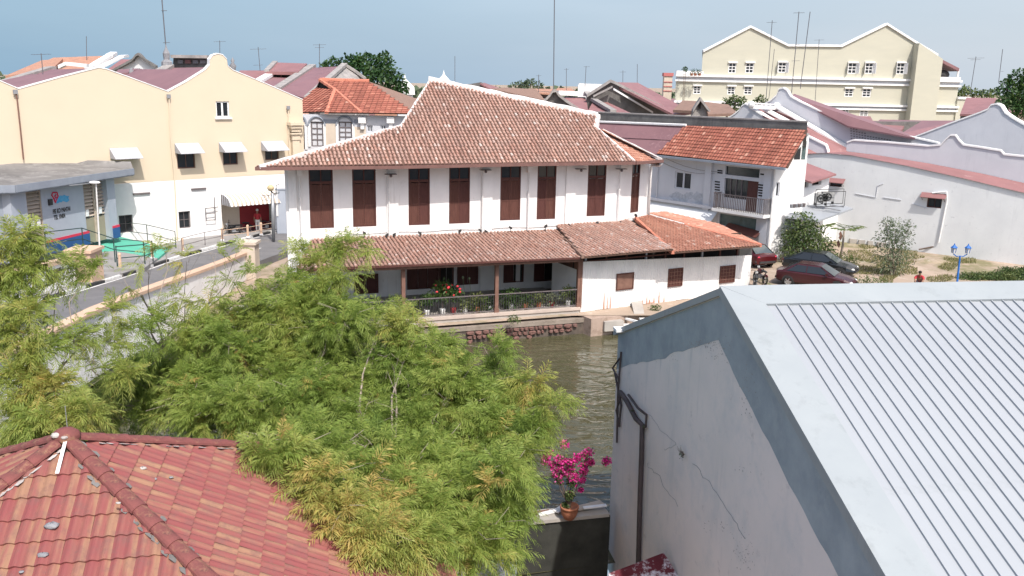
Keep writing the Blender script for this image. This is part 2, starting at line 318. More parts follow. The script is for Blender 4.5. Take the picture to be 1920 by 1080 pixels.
# ------------------------------------------------------------------ bridge road
ZR = [(-30, .9), (0, 1.8), (10, 2.6), (18, 3.0), (25, 3.12), (32, 2.95), (36, 2.68), (40.6, 2.3), (44.9, 1.95), (48.9, 1.65), (55, 1.4), (60, 1.3), (90, 1.2), (140, 1.2)]
def zr(y):
    for (a, za), (c, zc) in zip(ZR, ZR[1:]):
        if a <= y <= c: return za + (zc-za)*(y-a)/(c-a)
    return 1.2
YS = [-30, -10, 0, 5, 10, 14, 18, 21, 25, 28, 32, 36, 38, 40.6, 43, 44.9, 47, 48.9, 52, 55, 60, 66, 72]
def xbend(y): return 0 if y < 48 else (y-48)*(y-48)*0.012      # beyond the bridge the street bears right
def strip(x0, x1, dz, ys, th=None, m=None, name=None, kind=True):
    b = MB()
    for a, c in zip(ys, ys[1:]):
        p = [(x0+xbend(a), a, zr(a)+dz), (x1+xbend(a), a, zr(a)+dz), (x1+xbend(c), c, zr(c)+dz), (x0+xbend(c), c, zr(c)+dz)]
        b.face(p)
        if th:
            for i, j in ((0, 3), (2, 1)):
                P, Q = p[i], p[j]; b.face([P, Q, (Q[0], Q[1], Q[2]-th), (P[0], P[1], P[2]-th)])
    return b
struct('road', strip(-21.2, -15.9, 0, YS, 2.0), M['asphalt'])
FY = YS[:]
struct('pavement', strip(-24.6, -21.2, .12, YS, 2.0), M['paving'])
ln = strip(-20.95, -20.83, .004, YS); struct('road_edge_line', ln, M['paint'])
b = MB()
for k in range(12):
    y0 = 20 + k*3.3
    for yy in np.linspace(y0, y0+1.5, 4)[:-1]:
        y1 = yy+.5; b.face([(-18.15+xbend(yy), yy, zr(yy)+.006), (-18.03+xbend(yy), yy, zr(yy)+.006), (-18.03+xbend(y1), y1, zr(y1)+.006), (-18.15+xbend(y1), y1, zr(y1)+.006)])
struct('road_centre_dashes', b, M['paint'])
kerb = thing('kerb', 'kerb painted in alternating black and white stones along the far side of the road', 'kerb', (-21.2, 40, zr(40)))
y = 24.0; k = 0
while y < 66:
    b = MB(); y1 = y+.96
    b.par((-21.22+xbend(y), y, zr(y)-.05), (.2, 0, 0), (xbend(y1)-xbend(y), y1-y, zr(y1)-zr(y)), (0, 0, .19)); obj('kerb_stone', b, M['paint'] if k % 4 < 2 else M['black'], kerb); y += 1.0; k += 1
# near parapet with its arched flank
pp = thing('bridge_parapet', 'white bridge parapet with peach cap running along the near side of the road', 'parapet', (-15.6, 35, 1))
ys = [5, 8, 11, 14, 17, 20, 23, 26, 29, 32, 35, 38, 41, 44, 47, 50]
def zlow(y): return -.2 + 2.35*max(0, 1-((y-26)/11.5)**2)**.5 if 14.5 < y < 37.5 else -.4
b = MB(); c = MB(); d_ = MB()
for a, e in zip(ys, ys[1:]):
    za, ze = zr(a)+.82, zr(e)+.82
    b.par((-15.9, a, za-2.4), (.32, 0, 0), (0, e-a, ze-za), (0, 0, 2.4))
    c.par((-15.98, a, za), (.5, 0, 0), (0, e-a, ze-za), (0, 0, .14))
for a, e in zip(np.arange(5, 50, .75), np.arange(5.75, 50.1, .75)):
    t0, t1 = zr(a)-1.6, zr(e)-1.6; l0, l1 = min(zlow(a), t0-.1), min(zlow(e), t1-.1)
    d_.solid([(-15.86, a, l0), (-15.86, e, l1), (-15.86, e, t1), (-15.86, a, t0), (-21.1, a, l0), (-21.1, e, l1), (-21.1, e, t1), (-21.1, a, t0)], [(0, 1, 2, 3), (7, 6, 5, 4), (0, 4, 5, 1), (3, 2, 6, 7)])
obj('wall', b, mat('stained_white_parapet', (.80, .785, .76), (.70, .68, .65), .9, .9, .3, 10, streak=((.30, .28, .25), .85), grime=((.45, .42, .37), 1.5, .54, .74)), pp); obj('cap', c, M['capor'], pp); obj('arch', d_, M['conc'], pp)
# end pillar of the near parapet
t = thing('parapet_pillar', 'square beige pillar that ends the white bridge parapet by the brown-roofed house', 'pillar', (-15.5, 50.6, 1.5))
b = MB(); b.box(-15.95, -15.05, 50.1, 51.0, .9, 3.0); b.box(-16.05, -14.95, 50.0, 51.1, 3.0, 3.15); obj('shaft', b, M['beige'], t)
# far parapet with grille
pf = thing('far_parapet', 'low cream parapet with decorative grille panels before the grey building', 'parapet', (-22, 40, 2))
b = MB(); c = MB()
for a, e in ((18, 22), (22, 26), (26, 30), (30, 34), (34, 38), (38, 40.2), (42, 42.9)):
    za, ze = zr(a)+.12, zr(e)+.12; b.par((-22.2, a, za-1.5), (.25, 0, 0), (0, e-a, ze-za), (0, 0, 2.65)); 
    if e < 42.9: c.par((-22.3, a, za+1.15), (.45, 0, 0), (0, e-a, ze-za), (0, 0, .2))
za = zr(41)+.12; b.par((-22.2, 40.2, za-1.5), (.25, 0, 0), (0, 1.8, 0), (0, 0, 1.75)); b.par((-22.2, 40.2, za+.95), (.25, 0, 0), (0, 1.8, 0), (0, 0, .25)); c.par((-22.3, 38, zr(38)+1.27), (.45, 0, 0), (0, 4.9, zr(42.9)-zr(38)), (0, 0, .2))
obj('wall', b, M['whiteclean'], pf); obj('cap', c, M['capor'], pf)
g = MB()
for k in range(6):
    for j in range(3): g.tube([Vector((-22.08, 40.35+k*.3+.13*math.cos(q), za+.3+j*.24+.11*math.sin(q)+.07)) for q in np.linspace(0, 2*PI, 9)], .022, 4, caps=False)
obj('grille', g, M['railgrey'], pf)
t = thing('parapet_pillar', 'stout peach pillar at the end of the low cream parapet', 'pillar', (-21.9, 43.9, 2))
b = MB(); b.box(-22.5, -21.3, 43.2, 44.5, .9, 3.7); b.box(-22.6, -21.2, 43.1, 44.6, 3.7, 3.85); obj('shaft', b, M['capor'], t)
# ------------------------------------------------------------------ near river wall, planks, pot of bougainvillea
rw0 = Vector((.35, 20.55, 0)); rwd = Vector((.97, .243, 0)); rwn = Vector((.243, -.97, 0))
t = thing('river_wall', 'shade-darkened concrete river wall under the flower pot', 'wall', tuple(rw0))
b = MB(); b.par(rw0 - rwd*14 + Vector((0, 0, -1)), rwd*16.45, -rwn*.45, (0, 0, 2.42)); obj('wall', b, M['concdark'], t)  # shade on this face is put into the dark concrete colour
b = MB(); b.par(rw0 - rwd*2 + rwn*.06 + Vector((0, 0, 1.42)), rwd*4.4, -rwn*.6, (0, 0, .09)); obj('coping', b, M['conc'], t)
for i, (a, ln_, ww, dz, an, mm) in enumerate([(-.6, 1.5, .16, .0, 6, 'brownlt'), (.55, 1.0, .14, .015, 14, 'coping'), (1.45, 1.0, .22, .03, 16, 'louvre'), (1.75, .65, .12, .09, 2, 'coping'), (1.05, .38, .18, .05, 40, 'coping')]):
    b = MB(); q = Matrix.Rotation(R_(an), 3, 'Z') @ rwd; qn = Vector((q.y, -q.x, 0)); P = rw0 + rwd*a - rwn*.12 + Vector((0, 0, 1.515+dz)); b.par(P, q*ln_, -qn*ww, (0, 0, .035))
    tag(obj('plank', b, M[mm]), ['long weathered plank lying on the river wall left of the pot', 'short white board on the river wall behind the pot', 'sandy board on the river wall right of the pot', 'thin white strip of board nearest the grey gable wall', 'small broken white board lying askew beside the pot'][i], 'plank', 'boards on the river wall')
pot = thing('flower_pot', 'round terracotta pot on the river wall holding pink bougainvillea', 'flower pot', tuple(onz(1067, 972, 1.53)))
pc = org(pot)
b = MB(); b.lathe(pc, [(0, 0), (.13, 0), (.2, .12), (.235, .24), (.23, .31), (.25, .31), (.25, .36), (.21, .36), (.2, .31), (0, .30)], 20); obj('pot', b, M['terracotta'], pot, True)
# ------------------------------------------------------------------ near building with the pale sheet roof
P0, P1 = onY(1355, 540, 15.6), onY(1160, 617, 22.0); P2 = 2*P0-P1; P2.z = P1.z
gd = (P2-P1); gd.z = 0; gd.normalize(); FG = Fr(P1, gd)                  # gable wall runs P1 (river) to P2 (near)
if FG.n.x > 0: FG.n = -FG.n
rd = -FG.n                                                                # ridge direction, away to the right
L1 = (P2-P1).to_2d().length
bigb = thing('metal_roofed_building', 'near building with lilac-grey gable wall and broad pale ribbed metal roof', 'building', tuple(P0 - Vector((0, 0, P0.z-.6))))
b = MB(); b.ext([FG.at(0, -.6), FG.at(L1, -.6), FG.at(L1, P1.z-.14), FG.at(L1/2, P0.z-.14), FG.at(0, P1.z-.14)], rd*.25); 
b.ext([FG.at(0, -.6, -.25), FG.at(.25, -.6, -.25), FG.at(.25, P1.z-.14, -.25), FG.at(0, P1.z-.14, -.25)], rd*18); obj('wall', b, M['gwall'], bigb)
b = MB(); hw = L1/2; sl = (P0.z-P1.z)/hw
def bandpt(s, drop): return FG.at(s, P0.z-.16-abs(s-hw)*sl-drop, .004)
ss = [0] + list(np.linspace(.15, hw, 26)) + list(np.linspace(hw, L1, 26))[1:]
for a, e in zip(ss, ss[1:]):
    def dr(s):
        base = .92 if s < hw*.55 else .92 - .1*(s-hw*.55)/(hw*.45) if s < hw else .82 + .12*min(1, (s-hw)/1.5)
        return base + .09*noise.noise(Vector((s*1.3, 3, 0))) + .03*noise.noise(Vector((s*5, 1, 0)))
    b.face([bandpt(a, dr(a)), bandpt(e, dr(e)), bandpt(e, 0), bandpt(a, 0)])
obj('cement_band', b, M['gband'], bigb)
# roof slopes
npl = (Vector(P2-P0)).cross(rd).normalized(); npl = npl if npl.z > 0 else -npl
dn = (P2-P0).normalized(); OV = .06
b = MB(); RL = 20.0
q0 = P0 + FG.n*OV; th = Vector((0, 0, -.14))
b.ext([q0, q0 + dn*7.6, q0 + dn*7.6 + rd*RL, q0 + rd*RL], th)
db = (P1-P0).normalized(); b.ext([q0, q0 + rd*RL, q0 + db*7.3 + rd*RL, q0 + db*7.3], th); obj('roof', b, M['zincflash'], bigb)
fl0 = q0 + npl*.004
# flashing along verge and ridge, set proud
b = MB()
b.ext([fl0+npl*.05 + FG.n*.01, fl0+npl*.05 + FG.n*.01 + dn*7.6, fl0+npl*.05 + dn*7.6 + rd*.66, fl0+npl*.05 + rd*.66 + dn*.58], -npl*.05)
obj('verge_flashing', b, M['zincflash'], bigb)
b = MB(); b.ext([fl0+npl*.05 + rd*.662 + dn*.58, fl0 + npl*.05 + rd*RL + dn*.58, fl0+npl*.05 + rd*RL, fl0+npl*.05], -npl*.05); obj('ridge_flashing', b, M['zincflash'], bigb)
# ribbed sheets: pitch found from the photo, one part per rib and pan
w0 = .225; tb = MB()
prof = [(0, 0), (.186, 0), (.191, .030), (.210, .030), (w0, 0)]
first = None; k = 0; x = .66
while x < RL-.3:
    o_ = fl0 + rd*x + dn*.50 + npl*.002
    if first is None:
        tb = MB(); ln_ = 7.05
        for (a, h), (c, g) in zip(prof, prof[1:]):
            A = rd*a + npl*h; B = rd*c + npl*g; tb.face([A, B, B+dn*ln_, A+dn*ln_]); 
        first = obj('roof_panel', tb, M['zinc']); first.parent = bigb; ORG[first.name] = org(bigb); first.location = o_ - org(bigb)
    else:
        o = first.copy(); COL.objects.link(o); o.location = o_ - org(bigb)
    x += w0; k += 1
# dark gap shadows come from geometry: small closure strip under ridge flashing
t = thing('drainpipe', 'dark rusty drainpipe running down the lilac-grey gable wall', 'drainpipe', tuple(FG.at(.2, 2, 0)))
pts = [FG.hit(*q, .08) for q in [(1163, 735), (1175, 752), (1192, 785), (1204, 797), (1203, 850), (1200, 930), (1197, 1045), (1195, 1120)]]
b = MB(); b.tube([FG.at(s, z, .08) for s, z in pts], .062, 8); obj('pipe', b, M['darkpipe'], t, True)
pts2 = [FG.hit(*q, .06) for q in [(1178, 740), (1196, 765), (1212, 778), (1211, 800), (1202, 803)]]
b = MB(); b.tube([FG.at(s, z, .06) for s, z in pts2], .03, 6); obj('waste_pipe', b, M['darkpipe'], t, True)
# small bits at the far edge of the wall
t = thing('eave_bracket', 'tangle of dark brackets and pipe ends on the river edge of the gable wall', 'bracket', tuple(FG.at(0, 4, 0)))
for q in [((1163, 672), (1150, 690), (1162, 712)), ((1166, 660), (1160, 735), (1158, 830)), ((1154, 700), (1166, 760), (1162, 800)), ((1168, 735), (1157, 770), (1163, 800))]:
    b = MB(); b.tube([FG.at(FG.hit(*p, .03)[0], FG.hit(*p, .03)[1], .05) for p in q], .028, 5); obj('pipe_end', b, M['darkpipe'], t)
b = MB(); a = FG.hit(1163, 619, .1); b.par(FG.at(a[0]-.25, a[1]-.04, .0), FG.d*.32, FG.n*.22, (0, 0, .07)); tag(obj('eave_tip', b, M['coping']), 'small white eave end at the river corner of the metal roof', 'eave end')
# ------------------------------------------------------------------ dark red roof corner at the bottom
def Yof(u, v, z): return onz(u, v, z)
t = thing('small_red_roof', 'corner of a dark red roof with flaking whitewash below the gable wall', 'roof', tuple(onz(1200, 1080, 2.2)))
A = [onz(1141, 1075, 2.3), onz(1245, 1036, 2.6), onz(1290, 1110, 2.2), onz(1150, 1160, 1.8)]
b = MB(); b.ext(A, (0, 0, -.12)); obj('sheet', b, mat('flaking_red_sheet', (.09, .012, .018), (.13, .02, .028), 3, .8, .3, 20, grime=((.55, .52, .55), 3.2, .50, .60)), t)
b = MB(); b.par(onz(1165, 1080, 1.9), (1.6, .3, 0), (.1, -.6, 0), (0, 0, -1.4)); obj('wall', b, M['gwall'], t)
# small white outbuilding glimpsed under the tree
t = thing('garden_wall', 'white gate pier with grey wall glimpsed below the tree at the bottom edge', 'wall', tuple(onz(840, 1060, .6)))
c0 = onz(845, 1075, 2.2); b = MB(); b.par(c0 + Vector((-.3, 0, -2.7)), (.62, .1, 0), (0, .35, 0), (0, 0, 3.3)); obj('pier', b, M['whiteclean'], t)
b = MB(); b.par(c0 + Vector((.33, .1, -2.7)), (1.1, .25, 0), (0, .2, 0), (0, 0, 3.0)); obj('wall', b, M['greydark'], t)
# ------------------------------------------------------------------ near hipped roof of concrete tiles
AP = onz(125, 825, 7.4)
def tile_mat(name='blended_red_concrete_tile'):
    m = bpy.data.materials.new(name); m.use_nodes = True; n = m.node_tree.nodes; L = m.node_tree.links; P = n['Principled BSDF']; P.inputs['Roughness'].default_value = .8; P.inputs['Specular IOR Level'].default_value = .25
    tc = n.new('ShaderNodeTexCoord'); sp = n.new('ShaderNodeSeparateXYZ'); L.new(tc.outputs['Object'], sp.inputs[0])
    oi = n.new('ShaderNodeObjectInfo'); ge = n.new('ShaderNodeNewGeometry')
    mp = n.new('ShaderNodeMapping'); mp.inputs['Scale'].default_value = (12, 1.4, 12); L.new(tc.outputs['Object'], mp.inputs[0])
    ad = n.new('ShaderNodeVectorMath'); ad.operation = 'ADD'; L.new(mp.outputs[0], ad.inputs[0])
    cv = n.new('ShaderNodeCombineXYZ'); mu = n.new('ShaderNodeMath'); mu.operation = 'MULTIPLY'; mu.inputs[1].default_value = 90; L.new(oi.outputs['Random'], mu.inputs[0]); L.new(mu.outputs[0], cv.inputs[0]); L.new(mu.outputs[0], cv.inputs[2]); L.new(cv.outputs[0], ad.inputs[1])
    nz = n.new('ShaderNodeTexNoise'); nz.inputs['Scale'].default_value = .9; nz.inputs['Detail'].default_value = 3; L.new(ad.outputs[0], nz.inputs[0])
    # sandy glaze on one roll of every tile, softened by noise
    m1 = n.new('ShaderNodeMath'); m1.operation = 'MULTIPLY_ADD'; m1.inputs[1].default_value = 1.7; L.new(sp.outputs[0], m1.inputs[0]); rb = n.new('ShaderNodeMath'); rb.operation = 'MULTIPLY_ADD'; rb.inputs[1].default_value = .34; rb.inputs[2].default_value = -.30; L.new(oi.outputs['Random'], rb.inputs[0]); L.new(rb.outputs[0], m1.inputs[2])
    m2 = n.new('ShaderNodeMath'); m2.operation = 'MULTIPLY_ADD'; m2.inputs[1].default_value = .95; L.new(nz.outputs['Fac'], m2.inputs[0]); L.new(m1.outputs[0], m2.inputs[2])
    rr = n.new('ShaderNodeValToRGB'); L.new(m2.outputs[0], rr.inputs[0]); e = rr.color_ramp.elements
    e[0].position = .33; e[0].color = (.225, .066, .064, 1); e[1].position = .82; e[1].color = (.285, .155, .098, 1); q = e.new(.58); q.color = (.245, .088, .074, 1)
    wn = n.new('ShaderNodeTexNoise'); wn.inputs['Scale'].default_value = 4.5; wn.inputs['Detail'].default_value = 9; wn.inputs['Roughness'].default_value = .72; L.new(ge.outputs['Position'], wn.inputs[0])
    r2 = n.new('ShaderNodeValToRGB'); r2.color_ramp.elements[0].position = .48; r2.color_ramp.elements[1].position = .68; r2.color_ramp.elements[1].color = (.7,)*3+(1,); L.new(wn.outputs['Fac'], r2.inputs[0])
    mx = n.new('ShaderNodeMix'); mx.data_type = 'RGBA'; L.new(r2.outputs[0], mx.inputs[0]); L.new(rr.outputs[0], mx.inputs[6]); mx.inputs[7].default_value = (.17, .085, .075, 1)
    L.new(mx.outputs[2], P.inputs['Base Color'])
    bp = n.new('ShaderNodeBump'); bp.inputs['Strength'].default_value = .25; bp.inputs['Distance'].default_value = .004; nb = n.new('ShaderNodeTexNoise'); nb.inputs['Scale'].default_value = 60; L.new(ge.outputs['Position'], nb.inputs[0]); L.new(nb.outputs['Fac'], bp.inputs['Height']); L.new(bp.outputs[0], P.inputs['Normal'])
    return m
M['ntile'] = tile_mat()
M['mortarold'] = mat('flaking_lime_mortar', (.50, .47, .44), (.26, .22, .20), 5, .95, .5, 14)
M['ncap'] = mat('red_ridge_cap_tile', (.21, .07, .062), (.14, .05, .046), 3.2, .85, .4, 40, grime=((.33, .19, .11), 2.2, .52, .66), stains=((.07, .045, .04), 5, .60, .72))
nr = thing('tiled_pavilion_roof', 'near hipped roof of wavy red and sandy concrete tiles with rounded hip caps', 'roof', tuple(AP))
TH0, PIT = R_(-33), R_(29)
TW, TL = .30, .345
hipd = [Vector((math.cos(TH0+k*PI/2), math.sin(TH0+k*PI/2), -math.tan(PIT)*math.cos(PI/4))) for k in range(4)]
b = MB(); HL = 8.0
for k in range(4):
    b.face([AP, AP+hipd[k]*HL, AP+hipd[(k+1) % 4]*HL])
for k in range(4): pass
obj('underlay', b, M['pan'], nr)
b = MB()
for k in range(4):
    d0, d1 = hipd[k].copy(), hipd[(k+1) % 4].copy(); d0.z = d1.z = 0; A_, B_ = AP+d0*7.2, AP+d1*7.2; b.face([(A_.x, A_.y, -.5), (B_.x, B_.y, -.5), (B_.x, B_.y, 4.5), (A_.x, A_.y, 4.5)])
obj('wall', b, M['white'], nr)
tm = MB(); NS = 12
def prof_t(x): return .032*(math.sin(2*PI*x/(TW/2)-PI/2)*.5+.5)**.8
for i in range(NS):
    x0, x1 = TW*i/NS, TW*(i+1)/NS; z0, z1 = prof_t(x0), prof_t(x1)
    tm.face([(x0, 0, z0+.036), (x1, 0, z1+.036), (x1, TL+.05, z1+.004), (x0, TL+.05, z0+.004)]); tm.face([(x0, 0, z0+.004), (x1, 0, z1+.004), (x1, 0, z1+.036), (x0, 0, z0+.036)])
tile0 = obj('roof_tile', tm, M['ntile'], None, True); tile0.parent = nr; used0 = False
ntiles = 0
def clip_tile(hw_lo, hw_hi, x0):   # whole tile inside facet?
    return True
for k in (2, 3, 0):   # left, front, right facets
    a = TH0 + (k+.5)*PI/2 if k != 3 else TH0 - .5*PI/2
    a = {0: TH0+PI/4, 3: TH0-PI/4, 2: TH0-3*PI/4}[k]
    dh = Vector((math.cos(a), math.sin(a), 0)); ed = Vector((-dh.y, dh.x, 0))      # ed across
    ds = (dh*math.cos(PIT) + Vector((0, 0, -math.sin(PIT))))                       # down slope
    nn = ed.cross(-ds).normalized(); nn = nn if nn.z > 0 else -nn
    rows = 18 if k == 0 else 10
    for r in range(rows):
        D = .30 + (r+1)*TL; half = (D - TL*.55)*math.cos(PIT)                      # half width at tile middle
        nx = int(half/TW) + 1; sh = 0.0 if k == 3 else (.15 if r % 2 else 0)
        for i in range(-nx-1, nx+1):
            xc = (i+.5)*TW + sh
            if abs(xc) - TW*.35 > half: continue
            Pw = AP + ds*D + ed*(xc-TW/2) + nn*.01
            m4 = Matrix((( ed.x, -ds.x, nn.x, 0), (ed.y, -ds.y, nn.y, 0), (ed.z, -ds.z, nn.z, 0), (0, 0, 0, 1)))
            if ed.cross(-ds).dot(nn) < 0: m4 = Matrix(((-ed.x, -ds.x, nn.x, 0), (-ed.y, -ds.y, nn.y, 0), (-ed.z, -ds.z, nn.z, 0), (0, 0, 0, 1))); Pw = Pw + ed*TW
            q = Pw - CAM; zc = q.dot(fw)
            if zc < 1: continue
            uu = 960 + F_PX*q.dot(rt)/zc; vv = 540 - F_PX*q.dot(up)/zc
            if uu < -80 or vv > 1140 or uu > 1000: continue
            # cut tiles that would cross a hip: narrow them by clipping the mesh
            need = abs(xc)+TW/2 > (D-TL)*math.cos(PIT)+.10
            if need:
                c = MB(); s_ = ed
                for f in tm.f:
                    pts = [Vector(tm.v[j]) for j in f]; out = []
                    Mx = m4
                    loc = [((Mx.to_3x3() @ p) + Pw - AP) for p in pts]
                    cx = sum((l.dot(ed) for l in loc))/4; cd_ = sum((l.dot(ds) for l in loc))/4
                    # clip polygon edges by |x| <= d*cos(pit)
                    poly = [(p, l.dot(ds)*math.cos(PIT) - l.dot(ed)*(1 if xc > 0 else -1)) for p, l in zip(pts, loc)]
                    for (p, dp), (q2, dq) in zip(poly, poly[1:]+poly[:1]):
                        if dp >= 0: out.append(p)
                        if (dp >= 0) != (dq >= 0): out.append(p + (q2-p)*(dp/(dp-dq)))
                    if len(out) > 2: c.face(out)
                if not c.f: continue
                o = obj('roof_tile', c, M['ntile'], None, True); o.parent = nr
            elif not used0: o = tile0; used0 = True
            else: o = tile0.copy(); COL.objects.link(o)
            m4 = m4.copy(); m4.translation = Pw - AP; rj = Matrix.Rotation(R_(random.uniform(-.9, .9)), 4, 'Z') @ Matrix.Rotation(R_(random.uniform(-.7, .5)), 4, 'X')
            o.matrix_local = m4 @ rj; ORG[o.name] = org(nr); ntiles += 1
print('near tiles', ntiles)
# hip caps
capm = MB()
for i in range(8):
    a0, a1 = PI*i/8, PI*(i+1)/8
    for (r0, y0, r1, y1) in ((.125, 0, .105, .44),):
        capm.face([(math.cos(a0)*r0, y0, math.sin(a0)*r0*.75), (math.cos(a1)*r0, y0, math.sin(a1)*r0*.75), (math.cos(a1)*r1, y1, math.sin(a1)*r1*.75), (math.cos(a0)*r1, y1, math.sin(a0)*r1*.75)][::-1])
capm.face([(math.cos(PI*i/8)*.125, 0, math.sin(PI*i/8)*.094) for i in range(9)])
cap0 = None
for k in range(4):
    h = hipd[k].normalized(); side = h.cross(Vector((0, 0, 1))).normalized(); nn = side.cross(h).normalized(); nn = nn if nn.z > 0 else -nn
    side = (-h).cross(nn)
    cnt = 20 if k in (0, 3) else 12
    for i in range(cnt):
        Pw = AP + h*(.18+(i+1)*.39) + nn*(.035 + .004*random.random())
        if cap0 is None: cap0 = obj('hip_cap', capm, M['ncap'], None, True); o = cap0; o.parent = nr
        else: o = cap0.copy(); COL.objects.link(o)
        mm = Matrix(((side.x, -h.x, nn.x, 0), (side.y, -h.y, nn.y, 0), (side.z, -h.z, nn.z, 0), (0, 0, 0, 1))); mm.translation = Pw - AP; o.matrix_local = mm
    # mortar bedding under caps
    b = MB()
    for i in range(cnt*3):
        if random.random() < .25: continue
        P = AP + h*(.2+i*.13); ww = .135+random.random()*.04
        for sgn in (-1, 1):
            if random.random() < (.25 if k in (1, 3) else .5 if k == 0 else .5): continue
            q_ = P + side*sgn*ww + nn*.012; A_ = h*(.055+random.random()*.05); B_ = side*(.02+random.random()*.02)
            b.face([q_-A_+B_*random.uniform(-.6, .6), q_-B_-A_*.3, q_+A_*.9-B_*.5, q_+A_*.6+B_, q_-A_*.4+B_*1.2])
    obj('mortar_bed', b, M['mortarold'] if k != 0 else M['moss'], nr, kind='stuff')
b = MB(); b.ball(AP+Vector((0, 0, .06)), (.2, .18, .13), 10, 6); obj('apex_cap', b, M['ncap'], nr, True)
b = MB()
for dx, dy, dz, s in ((-.08, -.12, .12, .07), (-.13, -.02, .1, .06), (.05, -.14, .1, .05)): b.ball(AP+Vector((dx, dy, dz)), (s, s, s*.5), 7, 5)
obj('mortar_lump', b, M['mortarold'], nr)
# mast at the apex and the white strap on the front slope
t = thing('lightning_rod', 'thin grey rod standing at the peak of the near tiled roof', 'rod', tuple(AP))
b = MB(); b.tube([AP+Vector((0, .05, 0)), AP+Vector((.0, .05, .5))], .006, 5); obj('rod', b, M['metal'], t)
b = MB(); a = TH0-PI/4; fd = (Vector((math.cos(a), math.sin(a), 0))*math.cos(PIT)+Vector((0, 0, -math.sin(PIT)))); fe = Vector((-math.sin(a), math.cos(a), 0)); fnn = fe.cross(-fd); fnn = fnn if fnn.z > 0 else -fnn
A = onp(124, 822, AP+fnn*.12, fnn); Bp = onp(107, 888, AP+fnn*.075, fnn); ww = (Bp-A).cross(fnn).normalized()*.022
b.ext([A-ww, A+ww, Bp+ww*1.1, Bp-ww*1.1], fnn*.006); tag(obj('metal_strap', b, M['whiteclean']), 'white metal strap hanging from the peak onto the front slope of the tiled roof', 'strap')
for i, (u, v, s) in enumerate([(97, 985, .085), (80, 1040, .06), (268, 878, .05), (290, 898, .035), (321, 895, .03), (222, 943, .03), (281, 978, .02), (40, 1072, .03)]):
    fac = 3 if i in (0, 1, 7) else 0
    a = TH0-PI/4 if fac == 3 else TH0+PI/4
    fd = (Vector((math.cos(a), math.sin(a), 0))*math.cos(PIT)+Vector((0, 0, -math.sin(PIT)))); fe = Vector((-math.sin(a), math.cos(a), 0)); fn_ = fe.cross(-fd); fn_ = fn_ if fn_.z > 0 else -fn_
    P = onp(u, v, AP+fn_*.06, fn_); bb = MB(); bb.ball(P, (s*1.15, s*.9, s*.45), 9, 6)
    bb.v = [(x+random.uniform(-.2, .2)*s, y+random.uniform(-.2, .2)*s, z) for x, y, z in bb.v]
    tag(obj('mortar_lump', bb, M['mortarold'] if i in (2, 5, 6) else M['ornament'], None, True),
        ['large flat grey mortar lump on the front slope of the tiled roof', 'smaller grey mortar lump lower down the front slope', 'white mortar chip high on the right-hand slope', 'grey chip just below the white chip on the right-hand slope', 'round blue-grey chip right of the white chip on the tiled slope', 'white speck of mortar on the long front hip', 'tiny white fleck right of the long front hip', 'pale speck at the bottom edge of the tiled roof'][i], 'mortar lump', 'mortar bits lying on the tiled roof')
